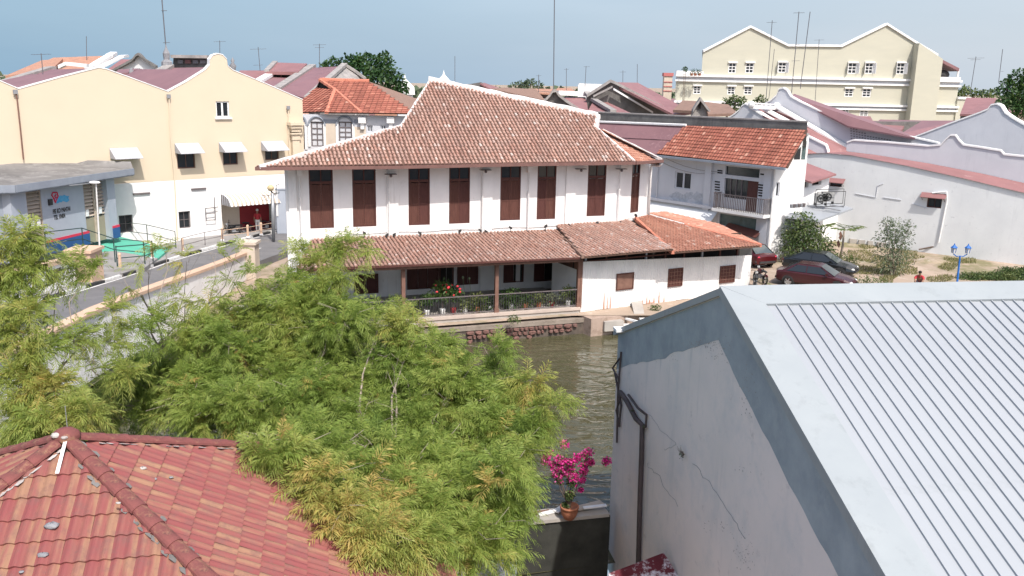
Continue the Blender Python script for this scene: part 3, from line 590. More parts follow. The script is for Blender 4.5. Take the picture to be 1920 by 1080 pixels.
# ================================================================== tile roofs
def clip_span(pts, s):
    ts = []
    for (s0, t0), (s1, t1) in zip(pts, pts[1:]+pts[:1]):
        if (s0-s)*(s1-s) < 0: ts.append(t0+(t1-t0)*(s-s0)/(s1-s0))
    ts.sort(); return [(ts[i], ts[i+1]) for i in range(0, len(ts)-1, 2)]
def tile_roof(name, poly, ed, parent, m, mpan, w=.215, L=.3, r=.075, style='barrel', tex=None, wob=.012, bright=0.0):
    """clay tiles laid in columns over the polygon; ed is the horizontal direction along the eave"""
    ed = Vector(ed).normalized(); P = [Vector(p) for p in poly]; nn = Vector((0, 0, 0))
    for i in range(len(P)): nn += P[i].cross(P[(i+1) % len(P)])
    nn.normalize(); nn = nn if nn.z > 0 else -nn
    ed = (ed - nn*ed.dot(nn)).normalized(); g = nn.cross(ed); g = g if g.z > 0 else -g
    O = P[0]; q = [((p-O).dot(ed), (p-O).dot(g)) for p in P]
    b = MB(); b.ext([O+ed*s+g*t for s, t in q], -nn*.08); obj(name+'_deck' if False else 'roof_deck', b, mpan, parent)
    s0, s1 = min(x[0] for x in q), max(x[0] for x in q); c = MB(); n = int((s1-s0)/w)
    for k in range(n+1):
        s = s0 + (k+.5)*w
        for t0, t1 in clip_span(q, s):
            cb = random.random(); jt = random.uniform(-.08, .08)
            j = 0; t = t0 - .03
            while t < t1-.05:
                te = min(t+L*1.12, t1); wx = random.gauss(0, wob); lift = .012+random.uniform(0, .012)
                tt = min(1, max(0, random.betavariate(3, 3.2)*.5 + .42*cb + .22*noise.noise(C_ := (O+ed*s+g*t)*.45) + bright)) 
                if random.random() < .07: tt = random.uniform(.85, 1)
                C0 = O+ed*(s+wx)+g*t+nn*(.015+lift); C1 = O+ed*(s+wx+random.gauss(0, wob*.5))+g*te+nn*.006
                if style == 'barrel':
                    NN = 4; pr = [(math.cos(PI*i/NN), math.sin(PI*i/NN)) for i in range(NN+1)]
                    A = [C0 - ed*x*r + nn*y*r for x, y in pr]; B = [C1 - ed*x*r*.82 + nn*y*r*.82 for x, y in pr]
                    base = len(c.v); c.v += [tuple(p) for p in A+B]
                    for i in range(NN): c.f.append((base+i, base+i+1, base+NN+2+i, base+NN+1+i)); c.t.append(tt); c.k.append(0)
                    c.f.append(tuple(base+i for i in range(NN+1))); c.t.append(tt*.6); c.k.append(0)
                else:
                    h = .028; xs = [(-.5, 0), (-.3, .018), (-.1, .004), (.3, .0), (.5, .02)]
                    A = [C0 + ed*x*w*.98 + nn*(z+h-.01) for x, z in xs]; B = [C1 + ed*x*w*.98 + nn*z for x, z in xs]; D = [C0 + ed*x*w*.98 + nn*(z-.015) for x, z in xs]
                    base = len(c.v); c.v += [tuple(p) for p in A+B+D]
                    for i in range(4):
                        c.f.append((base+i, base+i+1, base+6+i, base+5+i)); c.t.append(tt); c.k.append(0)
                        c.f.append((base+10+i, base+11+i, base+i+1, base+i)); c.t.append(tt*.5); c.k.append(0)
                t += L; j += 1
    return obj(name, c, m, parent, False, 'stuff')
def ridge_strip(pts, w, h, m, parent, name='ridge_cap', wob=.03, seg=.35):
    """lumpy mortar ridge"""
    b = MB(); P = [Vector(p) for p in pts]; path = []
    for a, c in zip(P, P[1:]):
        n = max(1, int((c-a).length/seg)); path += [a+(c-a)*i/n for i in range(n)]
    path.append(P[-1])
    prev = None
    for i, p in enumerate(path):
        d = (path[min(i+1, len(path)-1)]-path[max(0, i-1)]).normalized(); sd = d.cross(Vector((0, 0, 1))).normalized()
        w_, h_ = w/2*(1+random.uniform(-.25, .25)), h*(1+random.uniform(-.15, .15))
        ring = [p-sd*w_-Vector((0, 0, .1)), p-sd*w_*.8+Vector((0, 0, h_*.7)), p+Vector((0, 0, h_)), p+sd*w_*.8+Vector((0, 0, h_*.7)), p+sd*w_-Vector((0, 0, .1))]
        if prev:
            for a, c, e, f in zip(prev, prev[1:], ring[1:], ring): b.face([a, c, e, f])
        else: b.face(ring[::-1])
        prev = ring
    b.face(prev); return obj(name, b, m, parent, False)
# ------------------------------------------------------------------ walls with real openings
def wall(F, s0, s1, z0, z1, holes, m, parent, o=0.0, depth=.22, name='wall', back=True):
    b = MB(); ss = sorted({s0, s1, *[x for h in holes for x in h[:2] if s0 < x < s1]}); zs = sorted({z0, z1, *[x for h in holes for x in h[2:4] if z0 < x < z1]})
    for a, c in zip(ss, ss[1:]):
        for e, f in zip(zs, zs[1:]):
            ms, mz = (a+c)/2, (e+f)/2
            if any(h[0] < ms < h[1] and h[2] < mz < h[3] for h in holes): continue
            b.face([F.at(a, e, o), F.at(c, e, o), F.at(c, f, o), F.at(a, f, o)])
    for h in holes:
        a, c, e, f = h[:4]
        for p, q in (((a, e), (c, e)), ((c, e), (c, f)), ((c, f), (a, f)), ((a, f), (a, e))):
            b.face([F.at(*p, o), F.at(*q, o), F.at(*q, o-depth), F.at(*p, o-depth)])
    if back:
        for p, q in (((s0, z0), (s0, z1)), ((s1, z0), (s1, z1)), ((s0, z1), (s1, z1))): b.face([F.at(*p, o), F.at(*q, o), F.at(*q, o-depth), F.at(*p, o-depth)])
    return obj(name, b, m, parent)
def window(F, bx, parent, mf, mp, o=0.0, cols=2, rows=1, fw_=.07, bar=.035, dep=.1, pane='pane', name='window'):
    s0, s1, z0, z1 = bx; b = MB(); oo = o-dep
    for a, c, e, f in ((s0, s1, z0, z0+fw_), (s0, s1, z1-fw_, z1), (s0, s0+fw_, z0+fw_, z1-fw_), (s1-fw_, s1, z0+fw_, z1-fw_)): b.fbox(F, a, c, e, f, oo-.04, oo+.03)
    fo = obj(name, b, mf, parent)
    iw, ih = s1-s0-2*fw_, z1-z0-2*fw_; bb = MB()
    for i in range(1, cols): x = s0+fw_+iw*i/cols; bb.fbox(F, x-bar/2, x+bar/2, z0+fw_, z1-fw_, oo-.02, oo+.02)
    for j in range(1, rows): z = z0+fw_+ih*j/rows; bb.fbox(F, s0+fw_, s1-fw_, z-bar/2, z+bar/2, oo-.018, oo+.018)
    if bb.f: obj('glazing_bar', bb, mf, fo)
    for i in range(cols):
        p = MB(); x0, x1 = s0+fw_+iw*i/cols, s0+fw_+iw*(i+1)/cols; p.fbox(F, x0, x1, z0+fw_, z1-fw_, oo-.035, oo-.025); obj(pane, p, mp, fo)
    return fo
# ================================================================== the long river house
FM = fr2((603, 428, 4.98), (1118, 405, 5.12))
mainb = thing('river_house', 'long white riverside house with sagging clay tile roof and tall brown shutters', 'house', tuple(FM.at(8, 1.2)))
sL = FM.hit(537, 400)[0]; sR = FM.hit(1158, 380)[0]; ZE = 8.3; ZJ = FM.hit(900, 437)[1]
print('main', sL, sR, ZJ)
cx = [(580, 625, 428), (661, 705, 425), (766, 806, 422), (842, 881, 419), (938, 976, 413), (1007, 1042, 411), (1101, 1135, 405)]
holes = []
for u0, u1, v in cx:
    a, c = FM.hit(u0, 370)[0], FM.hit(u1, 370)[0]; z = FM.hit((u0+u1)/2, v)[1]; holes.append((a, c, z, 8.12))
wall(FM, sL, sR, 1.0, ZE+.1, holes, M['white'], mainb, depth=.2)
def shutter_window(F, h, par):
    s0, s1, z0, z1 = h; fw_ = .07; o = -.06; b = MB()
    for a, c, e, f in ((s0, s1, z0, z0+fw_), (s0, s1, z1-fw_, z1), (s0, s0+fw_, z0+fw_, z1-fw_), (s1-fw_, s1, z0+fw_, z1-fw_)): b.fbox(F, a, c, e, f, o-.06, o+.05)
    zt = z1-(z1-z0)*.24; b.fbox(F, s0+fw_, s1-fw_, zt-.04, zt+.04, o-.05, o+.04)
    fo = obj('window', b, M['brown'], par); mid = (s0+s1)/2
    for x0, x1 in ((s0+fw_, mid-.025), (mid+.025, s1-fw_)): p = MB(); p.fbox(F, x0, x1, zt+.04, z1-fw_, o-.03, o-.02); obj('transom_pane', p, M['glass'], fo)
    p = MB(); p.fbox(F, mid-.025, mid+.025, zt+.04, z1-fw_, o-.035, o+.03); obj('mullion', p, M['brown'], fo)
    for x0, x1 in ((s0+fw_, mid-.006), (mid+.006, s1-fw_)):
        p = MB(); st = .06; zm = z0+fw_+(zt-.04-z0-fw_)*.46; tn = (random.random())
        for a, c, e, f in ((x0, x1, z0+fw_, z0+fw_+st*1.3), (x0, x1, zt-.04-st, zt-.04), (x0, x0+st, z0+fw_+st*1.3, zt-.04-st), (x1-st, x1, z0+fw_+st*1.3, zt-.04-st), (x0+st, x1-st, zm-.04, zm+.04)): p.fbox(F, a, c, e, f, o-.03, o+.01)
        p.fbox(F, x0+st, x1-st, z0+fw_+st*1.3, zm-.04, o-.025, o-.008)
        z = zm+.05
        while z < zt-.04-st-.03:
            p.par(F.at(x0+st, z, o-.03), F.d*(x1-x0-2*st), F.n*.025+Vector((0, 0, -.02)), (0, 0, .035)); z += .055
        obj('shutter_leaf', p, M['browncl'] if tn < .8 else M['brown'], fo)
for h in holes: shutter_window(FM, h, mainb)
# end face turned back to the right
cR = FM.at(sR, 0); _F = Fr(cR, (.66, .75)); _s = _F.hit(1217, 360)[0]; e1 = _F.at(_s, 8.05); FE = _F
sE = (e1-cR).to_2d().length; print('endface', sE, FE.d)
hE = FE.hit(1184, 350)[0], FE.hit(1199, 350)[0], FE.hit(1190, 398)[1], 8.12
wall(FE, 0, sE, 1.0, ZE+.1, [hE], M['white'], mainb, depth=.2); shutter_window(FE, hE, mainb)
# side and back walls
cL = FM.at(sL, 0); bkd = Vector((-.12, 1, 0)).normalized(); BL = cL + Vector((2.6, 6.5, 0)); e1.z = 0; BR = e1 + Vector((-2.5, 3.0, 0))
b = MB()
for A, B_ in ((cL, BL), (BL, BR), (BR, e1)): b.face([A+Vector((0, 0, 1)), B_+Vector((0, 0, 1)), B_+Vector((0, 0, 8.4)), A+Vector((0, 0, 8.4))])
obj('back_wall', b, M['white'], mainb)
# pilasters
for u0, u1 in ((541, 556), (725, 746), (902, 922), (1059, 1077)):
    a, c = FM.hit(u0, 380)[0], FM.hit(u1, 380)[0]; b = MB(); b.fbox(FM, a, c, 1.2, ZE, .002, .11); obj('pilaster', b, M['white'], mainb)
# roof: front slope in one tilted plane through the eave
OVH = .95
eL = onz(478, 313, ZE+.02); eR = onz(1190, 303, ZE+.02); edv = (eR-eL); edv.z = 0; edv.normalize()
g0 = Vector((-edv.y, edv.x, 0)); pit = R_(31); nM = (edv.cross(g0*math.cos(pit)+Vector((0, 0, math.sin(pit))))).normalized()
rA, rK, rE, rB = [onp(u, v, eL, nM) for u, v in ((807, 150), (752, 236), (1117, 238), (1121, 217))]
print('overhang', (eL-FM.P).dot(FM.n), (eR-FM.P).dot(FM.n))
print('roof', eL, eR, rA, rK, rB)
tile_roof('clay_tiles', [eL, eR, rE, rB, rA, rK], edv, mainb, M['barrel'], M['pan'])
e2 = onz(1241, 299, ZE+.02); rF = rE + Vector((.35, .9, -.05))
tile_roof('clay_tiles', [eR, e2, onY(1131, 244, rE.y+1.2), rE], (e2-eR), mainb, M['barrelor'], M['pan'], style='barrel')
# hidden far slopes
rA2 = rA + g0*.15; bl = Vector((BL.x-.3, BL.y+.8, ZE)); br = Vector((BR.x-.6, BR.y+.6, ZE))
rK2 = rK+Vector((1.6, 3.2, 0)); rE2 = rE+Vector((-.9, 1.0, 0)); b = MB()
b.face([rA, rB, rE2, rK2]); b.face([rK2, rE2, br, bl]); b.face([eL, rK, rK2, bl]); b.face([rK, rA, rK2]); b.face([rB, rE, rE2]); b.face([rE, e2, br, rE2]); obj('rear_slope', b, M['browntile'], mainb)
ridge_strip([rK, rA], .15, .07, M['mortar'], mainb); ridge_strip([eL+Vector((.2, 0, .02)), rK], .2, .09, M['mortar'], mainb)
ridge_strip([rA-Vector((.1, 0, 0)), rB], .40, .2, M['mortar'], mainb); ridge_strip([rB, rE], .3, .12, M['mortar'], mainb)
ridge_strip([rE, eR], .2, .09, M['mortar'], mainb); ridge_strip([onY(1131, 244, rE.y+1.2), e2], .16, .08, M['mortar'], mainb)
# soffit, fascia gutter
b = MB(); sf = []
qa = [FM.at(sL-.05, ZE-.08), cR+Vector((0, 0, ZE-.08)), e1+Vector((0, 0, ZE-.08))]; qb = [eL-Vector((0, 0, .1)), eR-Vector((0, 0, .1)), e2-Vector((0, 0, .1))]
for i in range(2): b.face([qa[i], qa[i+1], qb[i+1], qb[i]])
b.face([qa[0], qb[0], bl-Vector((0, 0, .08)), BL+Vector((0, 0, ZE-.08))]); obj('soffit', b, M['brown'], mainb)
def gutter(pts, parent, m, w=.14, h=.16, name='gutter'):
    b = MB()
    for A, B_ in zip(pts, pts[1:]):
        d = (B_-A).normalized(); o = Vector((d.y, -d.x, 0)); b.par(A-Vector((0, 0, h)), B_-A, o*w, (0, 0, h))
    return obj(name, b, m, parent)
gutter([eL-Vector((0, 0, .0)), eL.lerp(eR, .33)+Vector((0, 0, -.03)), eL.lerp(eR, .66)+Vector((0, 0, .01)), eR, e2], mainb, M['gutter'])
# downpipes with hopper heads
for u, vt, vb in ((562, 322, 446), (728, 330, 440), (903, 318, 432), (989, 322, 430), (1158, 320, 408)):
    a = FM.hit(u, 370)[0]; o = .17
    t = thing('downpipe', {562: 'white downpipe with hopper head at the left end of the shuttered facade', 728: 'thin grey downpipe between the second and third tall shutters', 903: 'thin downpipe right of the fourth tall shutter', 989: 'white hopper downpipe between the fifth and sixth tall shutters', 1158: 'downpipe on the corner pilaster by the rightmost tall shutters'}[u], 'downpipe', tuple(FM.at(a, ZJ, o)), 'downpipes on the river house')
    b = MB(); b.tube([FM.at(a, 8.0, o), FM.at(a, ZJ+.02, o)], .04, 6); obj('pipe', b, M['pipe'], t)
    if u in (562, 989): b = MB(); b.fbox(FM, a-.12, a+.12, 7.72, 8.2, .1, .34); obj('hopper', b, M['whiteclean'], t)
    b = MB(); b.fbox(FM, a-.07, a+.07, 6.6, 6.64, .08, .22); obj('pipe_clip', b, M['pipe'], t)
t = thing('downpipe', 'fat white bent gutter outlet and pipe at the right corner of the river house', 'downpipe', tuple(FE.at(sE, 7, .2)), 'downpipes on the river house')
b = MB(); b.tube([e2+Vector((0, -.05, -.2)), e2+Vector((-.1, -.05, -.36)), FE.at(sE-.15, 7.85, .15), FE.at(sE-.15, 7.6, .15), FE.at(sE-.15, ZJ, .15)], .07, 8); obj('pipe', b, M['pipe'], t, True)
# eave floodlight brackets
for u, v in ((733, 328), (911, 320), (1090, 318), (1166, 318)):
    a, z = FM.hit(u, v, .3); t = thing('bracket_lamp', {733: 'small lamp bracket under the eave left of the third tall shutters', 911: 'small lamp bracket under the eave left of the fifth tall shutters', 1090: 'small lamp bracket under the eave left of the seventh tall shutters', 1166: 'small lamp bracket under the eave near the corner of the house'}[u], 'lamp', tuple(FM.at(a, z, .15)), 'lamp brackets under the eave')
    b = MB(); b.fbox(FM, a-.3, a+.3, z+.02, z+.05, .1, .4); obj('bracket', b, M['railgrey'], t); b = MB(); b.ball(FM.at(a, z-.05, .3), .08, 8, 5); obj('lamp', b, M['railgrey'], t)
# ------------------------------------------------------------------ veranda
ZF = 1.15; ZV = 4.02
FV = fr2((800, 600, ZF), (1085, 580, ZF)); 
vL = FV.hit(560, 560)[0]; vR = FV.hit(1088, 540)[0]
vE = [onz(556, 505, ZV), onz(900, 491, ZV), onz(1092, 482, ZV)]
top = [FM.at(*FM.hit(u, v, .0), .0) for u, v in ((585, 446), (900, 437), (1043, 431))]
print('veranda', vL, vR, vE, top)
tile_roof('veranda_tiles', [vE[0], vE[2], top[2]+Vector((0, 0, .0)), top[0]], vE[2]-vE[0], mainb, M['barrel'], M['pan'], w=.2, bright=.08)
# right hand part of the low roof: brown tiles, then orange tiles
j1, j2, j3 = FM.at(*FM.hit(1043, 428)), FM.at(*FM.hit(1158, 414)), FE.at(*FE.hit(1190, 408))
j4 = FE.at(*FE.hit(1214, 403)); k1, k2, k3 = onz(1095, 482, ZV+.05), onz(1262, 473, ZV), onz(1427, 460, ZV)
tile_roof('veranda_tiles', [k1, k2, j2.lerp(j3, .5), j1], k2-k1, mainb, M['barrel'], M['pan'], w=.2, bright=.12)
tile_roof('orange_tiles', [k2, k3, j4, j3], k3-k2, mainb, M['barrelor'], M['pan'], w=.2, L=.28, r=.06)
k4 = onY(1290, 415, 62.0); tl = onY(1232, 399, 57.5)
b = MB(); bk = [k3, j4, Vector((tl.x, tl.y, tl.z)), onz(1330, 426, ZV)+Vector((0, 0, 0))]
tile_roof('orange_tiles', [k3, j4, FE.at(sE, j4.z-.1, .2)+Vector((1.2, 2.2, 0)), onz(1345, 424, ZV+.1)], (k3-onz(1345, 424, ZV+.1)), mainb, M['barrelor'], M['pan'], w=.2, L=.28, r=.06)
M['ridgeor'] = mat('orange_ridge_tile', (.55, .21, .14), (.45, .17, .11), 3, .85)
ridge_strip([j3, k2], .2, .1, M['ridgeor'], mainb); ridge_strip([j4.lerp(k3, .0), j4.lerp(k3, .35)], .2, .1, M['mortar'], mainb); ridge_strip([j4.lerp(k3, .35), k3], .2, .1, M['ridgeor'], mainb)
ridge_strip([top[0]+Vector((0, 0, .02)), top[1]+Vector((0, 0, .02)), top[2]], .24, .08, M['mortar'], mainb, wob=.02); ridge_strip([j1, j2, j3, j4], .26, .1, M['mortar'], mainb)
ridge_strip([top[2], k1+Vector((-.05, 0, .03))], .16, .07, M['browntile'], mainb)
# beam, floor, plinth
b = MB(); d = (vE[2]-vE[0]).normalized(); o = Vector((d.y, -d.x, 0)); b.par(vE[0]-o*.25-Vector((0, 0, .26)), vE[2]-vE[0], o*.12, (0, 0, .18)); obj('eave_beam', b, M['brownlt'], mainb)
b = MB(); b.par(vE[0]-Vector((0, 0, .1)), vE[2]-vE[0], o*.04, (0, 0, .1)); obj('fascia', b, M['brown'], mainb)
M['ledge'] = mat('weathered_ledge_concrete', (.31, .26, .215), (.20, .165, .135), 1.2, .95, .3, 12, grime=((.16, .13, .10), 1.9, .52, .72)); M['mudwall'] = mat('dark_mortar_bank', (.14, .11, .09), (.07, .06, .05), 2.5, .95, .5, 9)
pl = thing('veranda_plinth', 'pale concrete plinth and ledge under the potted veranda', 'plinth', tuple(FV.at(5, .9)))
b = MB(); b.ext([FV.at(vL-3, 0, 0), FV.at(vR, 0, 0), FV.at(vR, 0, -5.2), FV.at(vL-3, 0, -5.2)], (0, 0, ZF), ); obj('floor_slab', b, M['conc'], pl)
b = MB(); b.fbox(FV, vL-3, vR+.05, ZF-.03, ZF+.1, -.25, .06); obj('kerb', b, mat('pinkish_concrete_edge', (.50, .42, .36), (.40, .33, .29), 1.5, .9, .2, 12), pl)
b = MB(); b.ext([FV.at(vL-3, .62, .01), FV.at(vR+2.2, .62, .01), FV.at(vR+2.2, .62, .64), FV.at(vL-3, .62, .58)], (0, 0, .20)); obj('ledge', b, M['ledge'], pl); b = MB(); b.ext([FV.at(vL-3, -.6, .01), FV.at(vR+2.2, -.6, .01), FV.at(vR+2.2, -.6, .60), FV.at(vL-3, -.6, .5)], (0, 0, 1.215)); obj('rubble_face', b, M['mudwall'], pl)
# dark lower face and laterite stones set into the bank
for r in range(3):
    s_ = FV.hit(866, 608)[0] + random.uniform(0, .1); s_end = FV.hit(1072, 598)[0]
    while s_ < s_end:
        wd_ = random.choice((.18, .26, .34, .46))*random.uniform(.85, 1.15); hh_ = random.uniform(.19, .24); z_ = .50 - r*.22
        if random.random() < (.10 if r < 2 else .35) or (r == 2 and s_ > s_end-2.5): s_ += wd_; continue
        bb = MB(); n_ = 9; pr_ = random.uniform(.66, .74); ring = []
        for q in range(n_): a_ = 2*PI*q/n_; k_ = 1/max(abs(math.cos(a_)), abs(math.sin(a_)), .75)*random.uniform(.82, .98); ring.append((s_+wd_/2+math.cos(a_)*wd_/2*k_*.92, z_+math.sin(a_)*hh_/2*k_*.92))
        outer = [FV.at(a_, z, .45) for a_, z in ring]; mid_ = [FV.at(a_, z, pr_-.04) for a_, z in ring]; cx_, cz_ = s_+wd_/2, z_; inn = [FV.at(cx_+(a_-cx_)*.7, cz_+(z-cz_)*.7, pr_+random.uniform(-.02, .03)) for a_, z in ring]
        for A_, B_ in ((outer, mid_), (mid_, inn)):
            for q in range(n_): bb.face([A_[q], A_[(q+1) % n_], B_[(q+1) % n_], B_[q]])
        bb.face(inn); obj('stone', bb, M['stone'], pl); s_ += wd_+.01
b = MB(); b.ext([FV.at(FV.hit(850, 620)[0], -.6, .46), FV.at(vR+2.2, -.6, .60), FV.at(vR+2.2, -.6, .68), FV.at(FV.hit(850, 620)[0], -.6, .55)], (0, 0, .46)); obj('wet_footing', b, M['concdark'], pl)
# posts
for i, u in enumerate((601, 758, 933, 1087)):
    s = FV.hit(u, 560)[0]
    b = MB(); b.fbox(FV, s-.09, s+.09, ZF+.08, ZV-.1, -.32, -.12); b.fbox(FV, s-.12, s+.12, ZF+.08, ZF+.3, -.35, -.09); obj('post', b, M['brownlt'], mainb)
# railing
rl = thing('veranda_railing', 'low dark iron railing between the brown veranda posts', 'railing', tuple(FV.at(4, ZF)))
b = MB(); s0 = vL-1; s1 = vR-.1
for z in (ZF+.16, ZF+1.0): b.fbox(FV, s0, s1, z, z+.045, -.2, -.15)
obj('rail', b, M['railgrey'], rl)
bar = None; s = s0; nb_ = 0
while s < s1:
    if bar is None: bb = MB(); bb.fbox(FV, s-.013, s+.013, ZF+.2, ZF+1.0, -.19, -.165); bar = obj('baluster', bb, M['black'], rl); ss0 = s
    else: o_ = bar.copy(); COL.objects.link(o_); o_.location = FV.d*(s-ss0)
    s += .135; nb_ += 1
# lower wall openings (dark red-brown shutters and doorways), set on the wall plane
FMl = FM.off(.006)
for (u0, v0, u1, v1, kk) in ((622, 530, 641, 552, 0), (664, 514, 709, 550, 0), (763, 500, 822, 541, 0), (823, 499, 850, 585, 2), (857, 497, 896, 533, 0), (944, 493, 981, 529, 1), (1001, 488, 1057, 526, 1)):
    s0, s1, z0, z1 = FMl.box(u0, v0, u1, v1); z1 = min(z1, 4.2); b = MB()
    for a, c, e, f in ((s0, s1, z0, z0+.08), (s0, s1, z1-.08, z1), (s0, s0+.07, z0+.08, z1-.08), (s1-.07, s1, z0+.08, z1-.08)): b.fbox(FMl, a, c, e, f, 0, .08)
    fo = obj('door' if kk == 2 else 'window', b, M['brown'], mainb); n = 2 if s1-s0 < 1.6 else 3
    for i in range(n):
        p = MB(); x0 = s0+.07+(s1-s0-.14)*i/n; x1 = s0+.07+(s1-s0-.14)*(i+1)/n
        p.fbox(FMl, x0+.01, x1-.01, z0+.08, z1-.08, 0, .03 if (kk == 0 or (kk == 1 and i == 0)) else .012); obj('shutter_leaf' if kk == 0 else 'opening', p, M['brown'] if (kk == 0 or (kk == 1 and i == 0)) else M['dark'], fo)
for u in (733, 903, 970, 1040): 
    s = FMl.hit(u, 540)[0]; b = MB(); b.fbox(FMl, s-.12, s+.12, ZF, 4.5, 0, .08); obj('pilaster', b, M['white'], mainb)
# right end partition of the veranda
b = MB(); b.par(FV.at(vR+.05, ZF, -.1), -FV.n*3.9, FV.d*.1, (0, 0, 2.95)); obj('partition', b, M['brownlt'], mainb)
# little floodlights along the low roof
spots = [(683, 437), (725, 444), (739, 443), (787, 437), (862, 436), (900, 432), (911, 434), (957, 427), (990, 437), (1023, 427), (1068, 423), (1119, 421), (1165, 418), (1192, 404)]
for i, (u, v) in enumerate(spots):
    F_ = FM if u < 1170 else FE; s, z = F_.hit(u, v, .35); z = max(z, ZJ+.0)
    z0 = z-.18; t = thing('floodlight', 'small black floodlight on the low tiled roof, number to be replaced', 'floodlight', tuple(F_.at(s, z0, .35)), 'small black floodlights along the foot of the shuttered wall')
    b = MB(); b.tube([F_.at(s, z0-.1, .35), F_.at(s, z0+.22, .35)], .022, 5); obj('stem', b, M['black'], t)
    b = MB(); tilt = random.choice((-1, 1))*.08; b.par(F_.at(s-.07, z0+.16, .3), F_.d*.15+Vector((0, 0, tilt)), F_.n*.12, (0, 0, .13)); obj('head', b, M['black'], t)
    t['label'] = ['black floodlight below the second tall shutters', 'floodlight on the tiles left of the first inner downpipe', 'floodlight just right of the second pilaster foot', 'black floodlight below the left of the third tall shutters', 'black floodlight below the fourth tall shutters', 'floodlight left of the third pilaster foot', 'low floodlight right of the third pilaster foot', 'upright floodlight below the fifth tall shutters', 'floodlight beside the foot of the white hopper downpipe', 'leaning floodlight below the sixth tall shutters', 'floodlight at the foot of the fourth pilaster', 'black floodlight below the seventh tall shutters', 'floodlight at the corner downpipe of the house', 'floodlight on the turned end wall below its narrow shutters'][i]
# cable along the wall foot
b = MB(); b.tube([FM.at(s, FM.hit(600, 440)[1]*0+ZJ+.22+.03*math.sin(s*2), .03) for s in np.linspace(sL+3, sR, 30)], .012, 4); tag(obj('wall_cable', b, M['black']), 'thin cable strung along the foot of the shuttered wall', 'cable')
# ------------------------------------------------------------------ white corrugated shed wall under the orange roof
FS = fr2((1090, 585, .95), (1404, 547, .95)); a0 = FS.hit(1090, 540)[0]; a1 = FS.hit(1406, 520)[0]
zt0 = FS.hit(1090, 491)[1]; zt1 = FS.hit(1404, 479)[1]; print('shed', a0, a1, zt0, zt1)
shed = thing('corrugated_shed', 'white corrugated shed wall with three small brown windows beneath the orange tiled roof', 'shed', tuple(FS.at((a0+a1)/2, 1)))
nsh = 13
for i in range(nsh):
    x0 = a0+(a1-a0)*i/nsh; x1 = a0+(a1-a0)*(i+1)/nsh+.02; b = MB(); n = int((x1-x0)/.038); oo = .006*(i % 2)
    zb = .95+random.uniform(-.06, .04)
    pts = [(x0+(x1-x0)*j/n, .014*math.sin(2*PI*(x0+(x1-x0)*j/n)/.152)+oo) for j in range(n+1)]
    for (p, q), (r, s) in zip(pts, pts[1:]):
        zt_p = zt0+(zt1-zt0)*(p-a0)/(a1-a0); b.face([FS.at(p, zb, q), FS.at(r, zb, s), FS.at(r, zt_p, s), FS.at(p, zt_p, q)])
    obj('corrugated_sheet', b, M['sheetw'], shed, True)
# other sides, dark sheet standing for shade in the gap and posts
b = MB(); dpt = 6.0
b.face([FS.at(a1, .9), FS.at(a1, .9, -dpt), FS.at(a1, zt1+.4, -dpt), FS.at(a1, zt1+.4)]); obj('side_wall', b, M['sheetw'], shed); b = MB(); b.face([FS.at(a0, .9), FS.at(a0, .9, -3), FS.at(a0, zt1, -3), FS.at(a0, zt1)]); obj('side_wall', b, M['sheetw'], shed)
b = MB(); b.face([FS.at(a0, .9, -.9), FS.at(a1-.1, .9, -.9), FS.at(a1-.1, 4.3, -.9), FS.at(a0, 4.3, -.9)]); obj('gap_shade_sheet', b, M['dark'], shed)
for i in range(9):
    s = a0+(a1-a0)*(i+.2)/9; b = MB(); b.fbox(FS, s-.05, s+.05, 2.2, 4.1, -.16, -.06); obj('stud', b, M['brown'] if i % 3 else M['greybld'], shed)
b = MB(); b.fbox(FS, a0, a1, zt0-.05, zt0+.02, -.1, -.03); obj('wall_plate', b, M['brown'], shed)
for i, (u0, v0, u1, v1) in enumerate(((1156, 512, 1188, 543), (1253, 503, 1280, 537), (1350, 498, 1378, 530))):
    s0, s1, z0, z1 = FS.box(u0, v0, u1, v1, .05); b = MB(); fo = None
    for a, c, e, f in ((s0, s1, z0, z0+.06), (s0, s1, z1-.06, z1), (s0, s0+.06, z0+.06, z1-.06), (s1-.06, s1, z0+.06, z1-.06)): b.fbox(FS, a, c, e, f, .02, .08)
    fo = obj('window', b, M['browncl'], shed)
    b = MB(); b.fbox(FS, s0+.06, s1-.06, z0+.06, z1-.06, .02, .045); obj('shutter_leaf' if i == 0 else 'pane', b, M['brownlt'] if i == 0 else M['brown'], fo)
    if i:
        b = MB()
        for k in range(1, 5): s = s0+(s1-s0)*k/5; b.fbox(FS, s-.012, s+.012, z0+.06, z1-.06, .05, .075)
        for k in range(1, 5): z = z0+(z1-z0)*k/5; b.fbox(FS, s0+.06, s1-.06, z-.012, z+.012, .05, .074)
        obj('grille', b, M['brownlt'], fo)
# rust marks near the foot: thin flakes of rust lying on the sheet
random.seed(5)
for u, v0, v1, ww in ((1133, 545, 582, 5), (1139, 552, 583, 4), (1145, 550, 580, 4), (1213, 552, 578, 5), (1218, 560, 577, 7), (1226, 556, 577, 6), (1236, 545, 572, 5), (1245, 552, 578, 4), (1205, 560, 575, 4), (1222, 566, 578, 9)):
    s0, z0 = FS.hit(u-ww/2, v1, .03); s1, z1 = FS.hit(u+ww/2, v0, .03); z0 = max(z0, .97); b = MB(); n = 8; m_ = (s0+s1)/2; hwid = (s1-s0)/2
    L_ = [FS.at(m_-hwid*(1-i/n)*(.6+.4*random.random()), z0+(z1-z0)*i/n, .0245) for i in range(n+1)]; R2 = [FS.at(m_+hwid*(1-i/n)*(.6+.4*random.random()), z0+(z1-z0)*i/n, .0245) for i in range(n+1)]
    for i in range(n): b.face([L_[i], R2[i], R2[i+1], L_[i+1]])
    obj('rust_patch', b, M['rust'], shed)
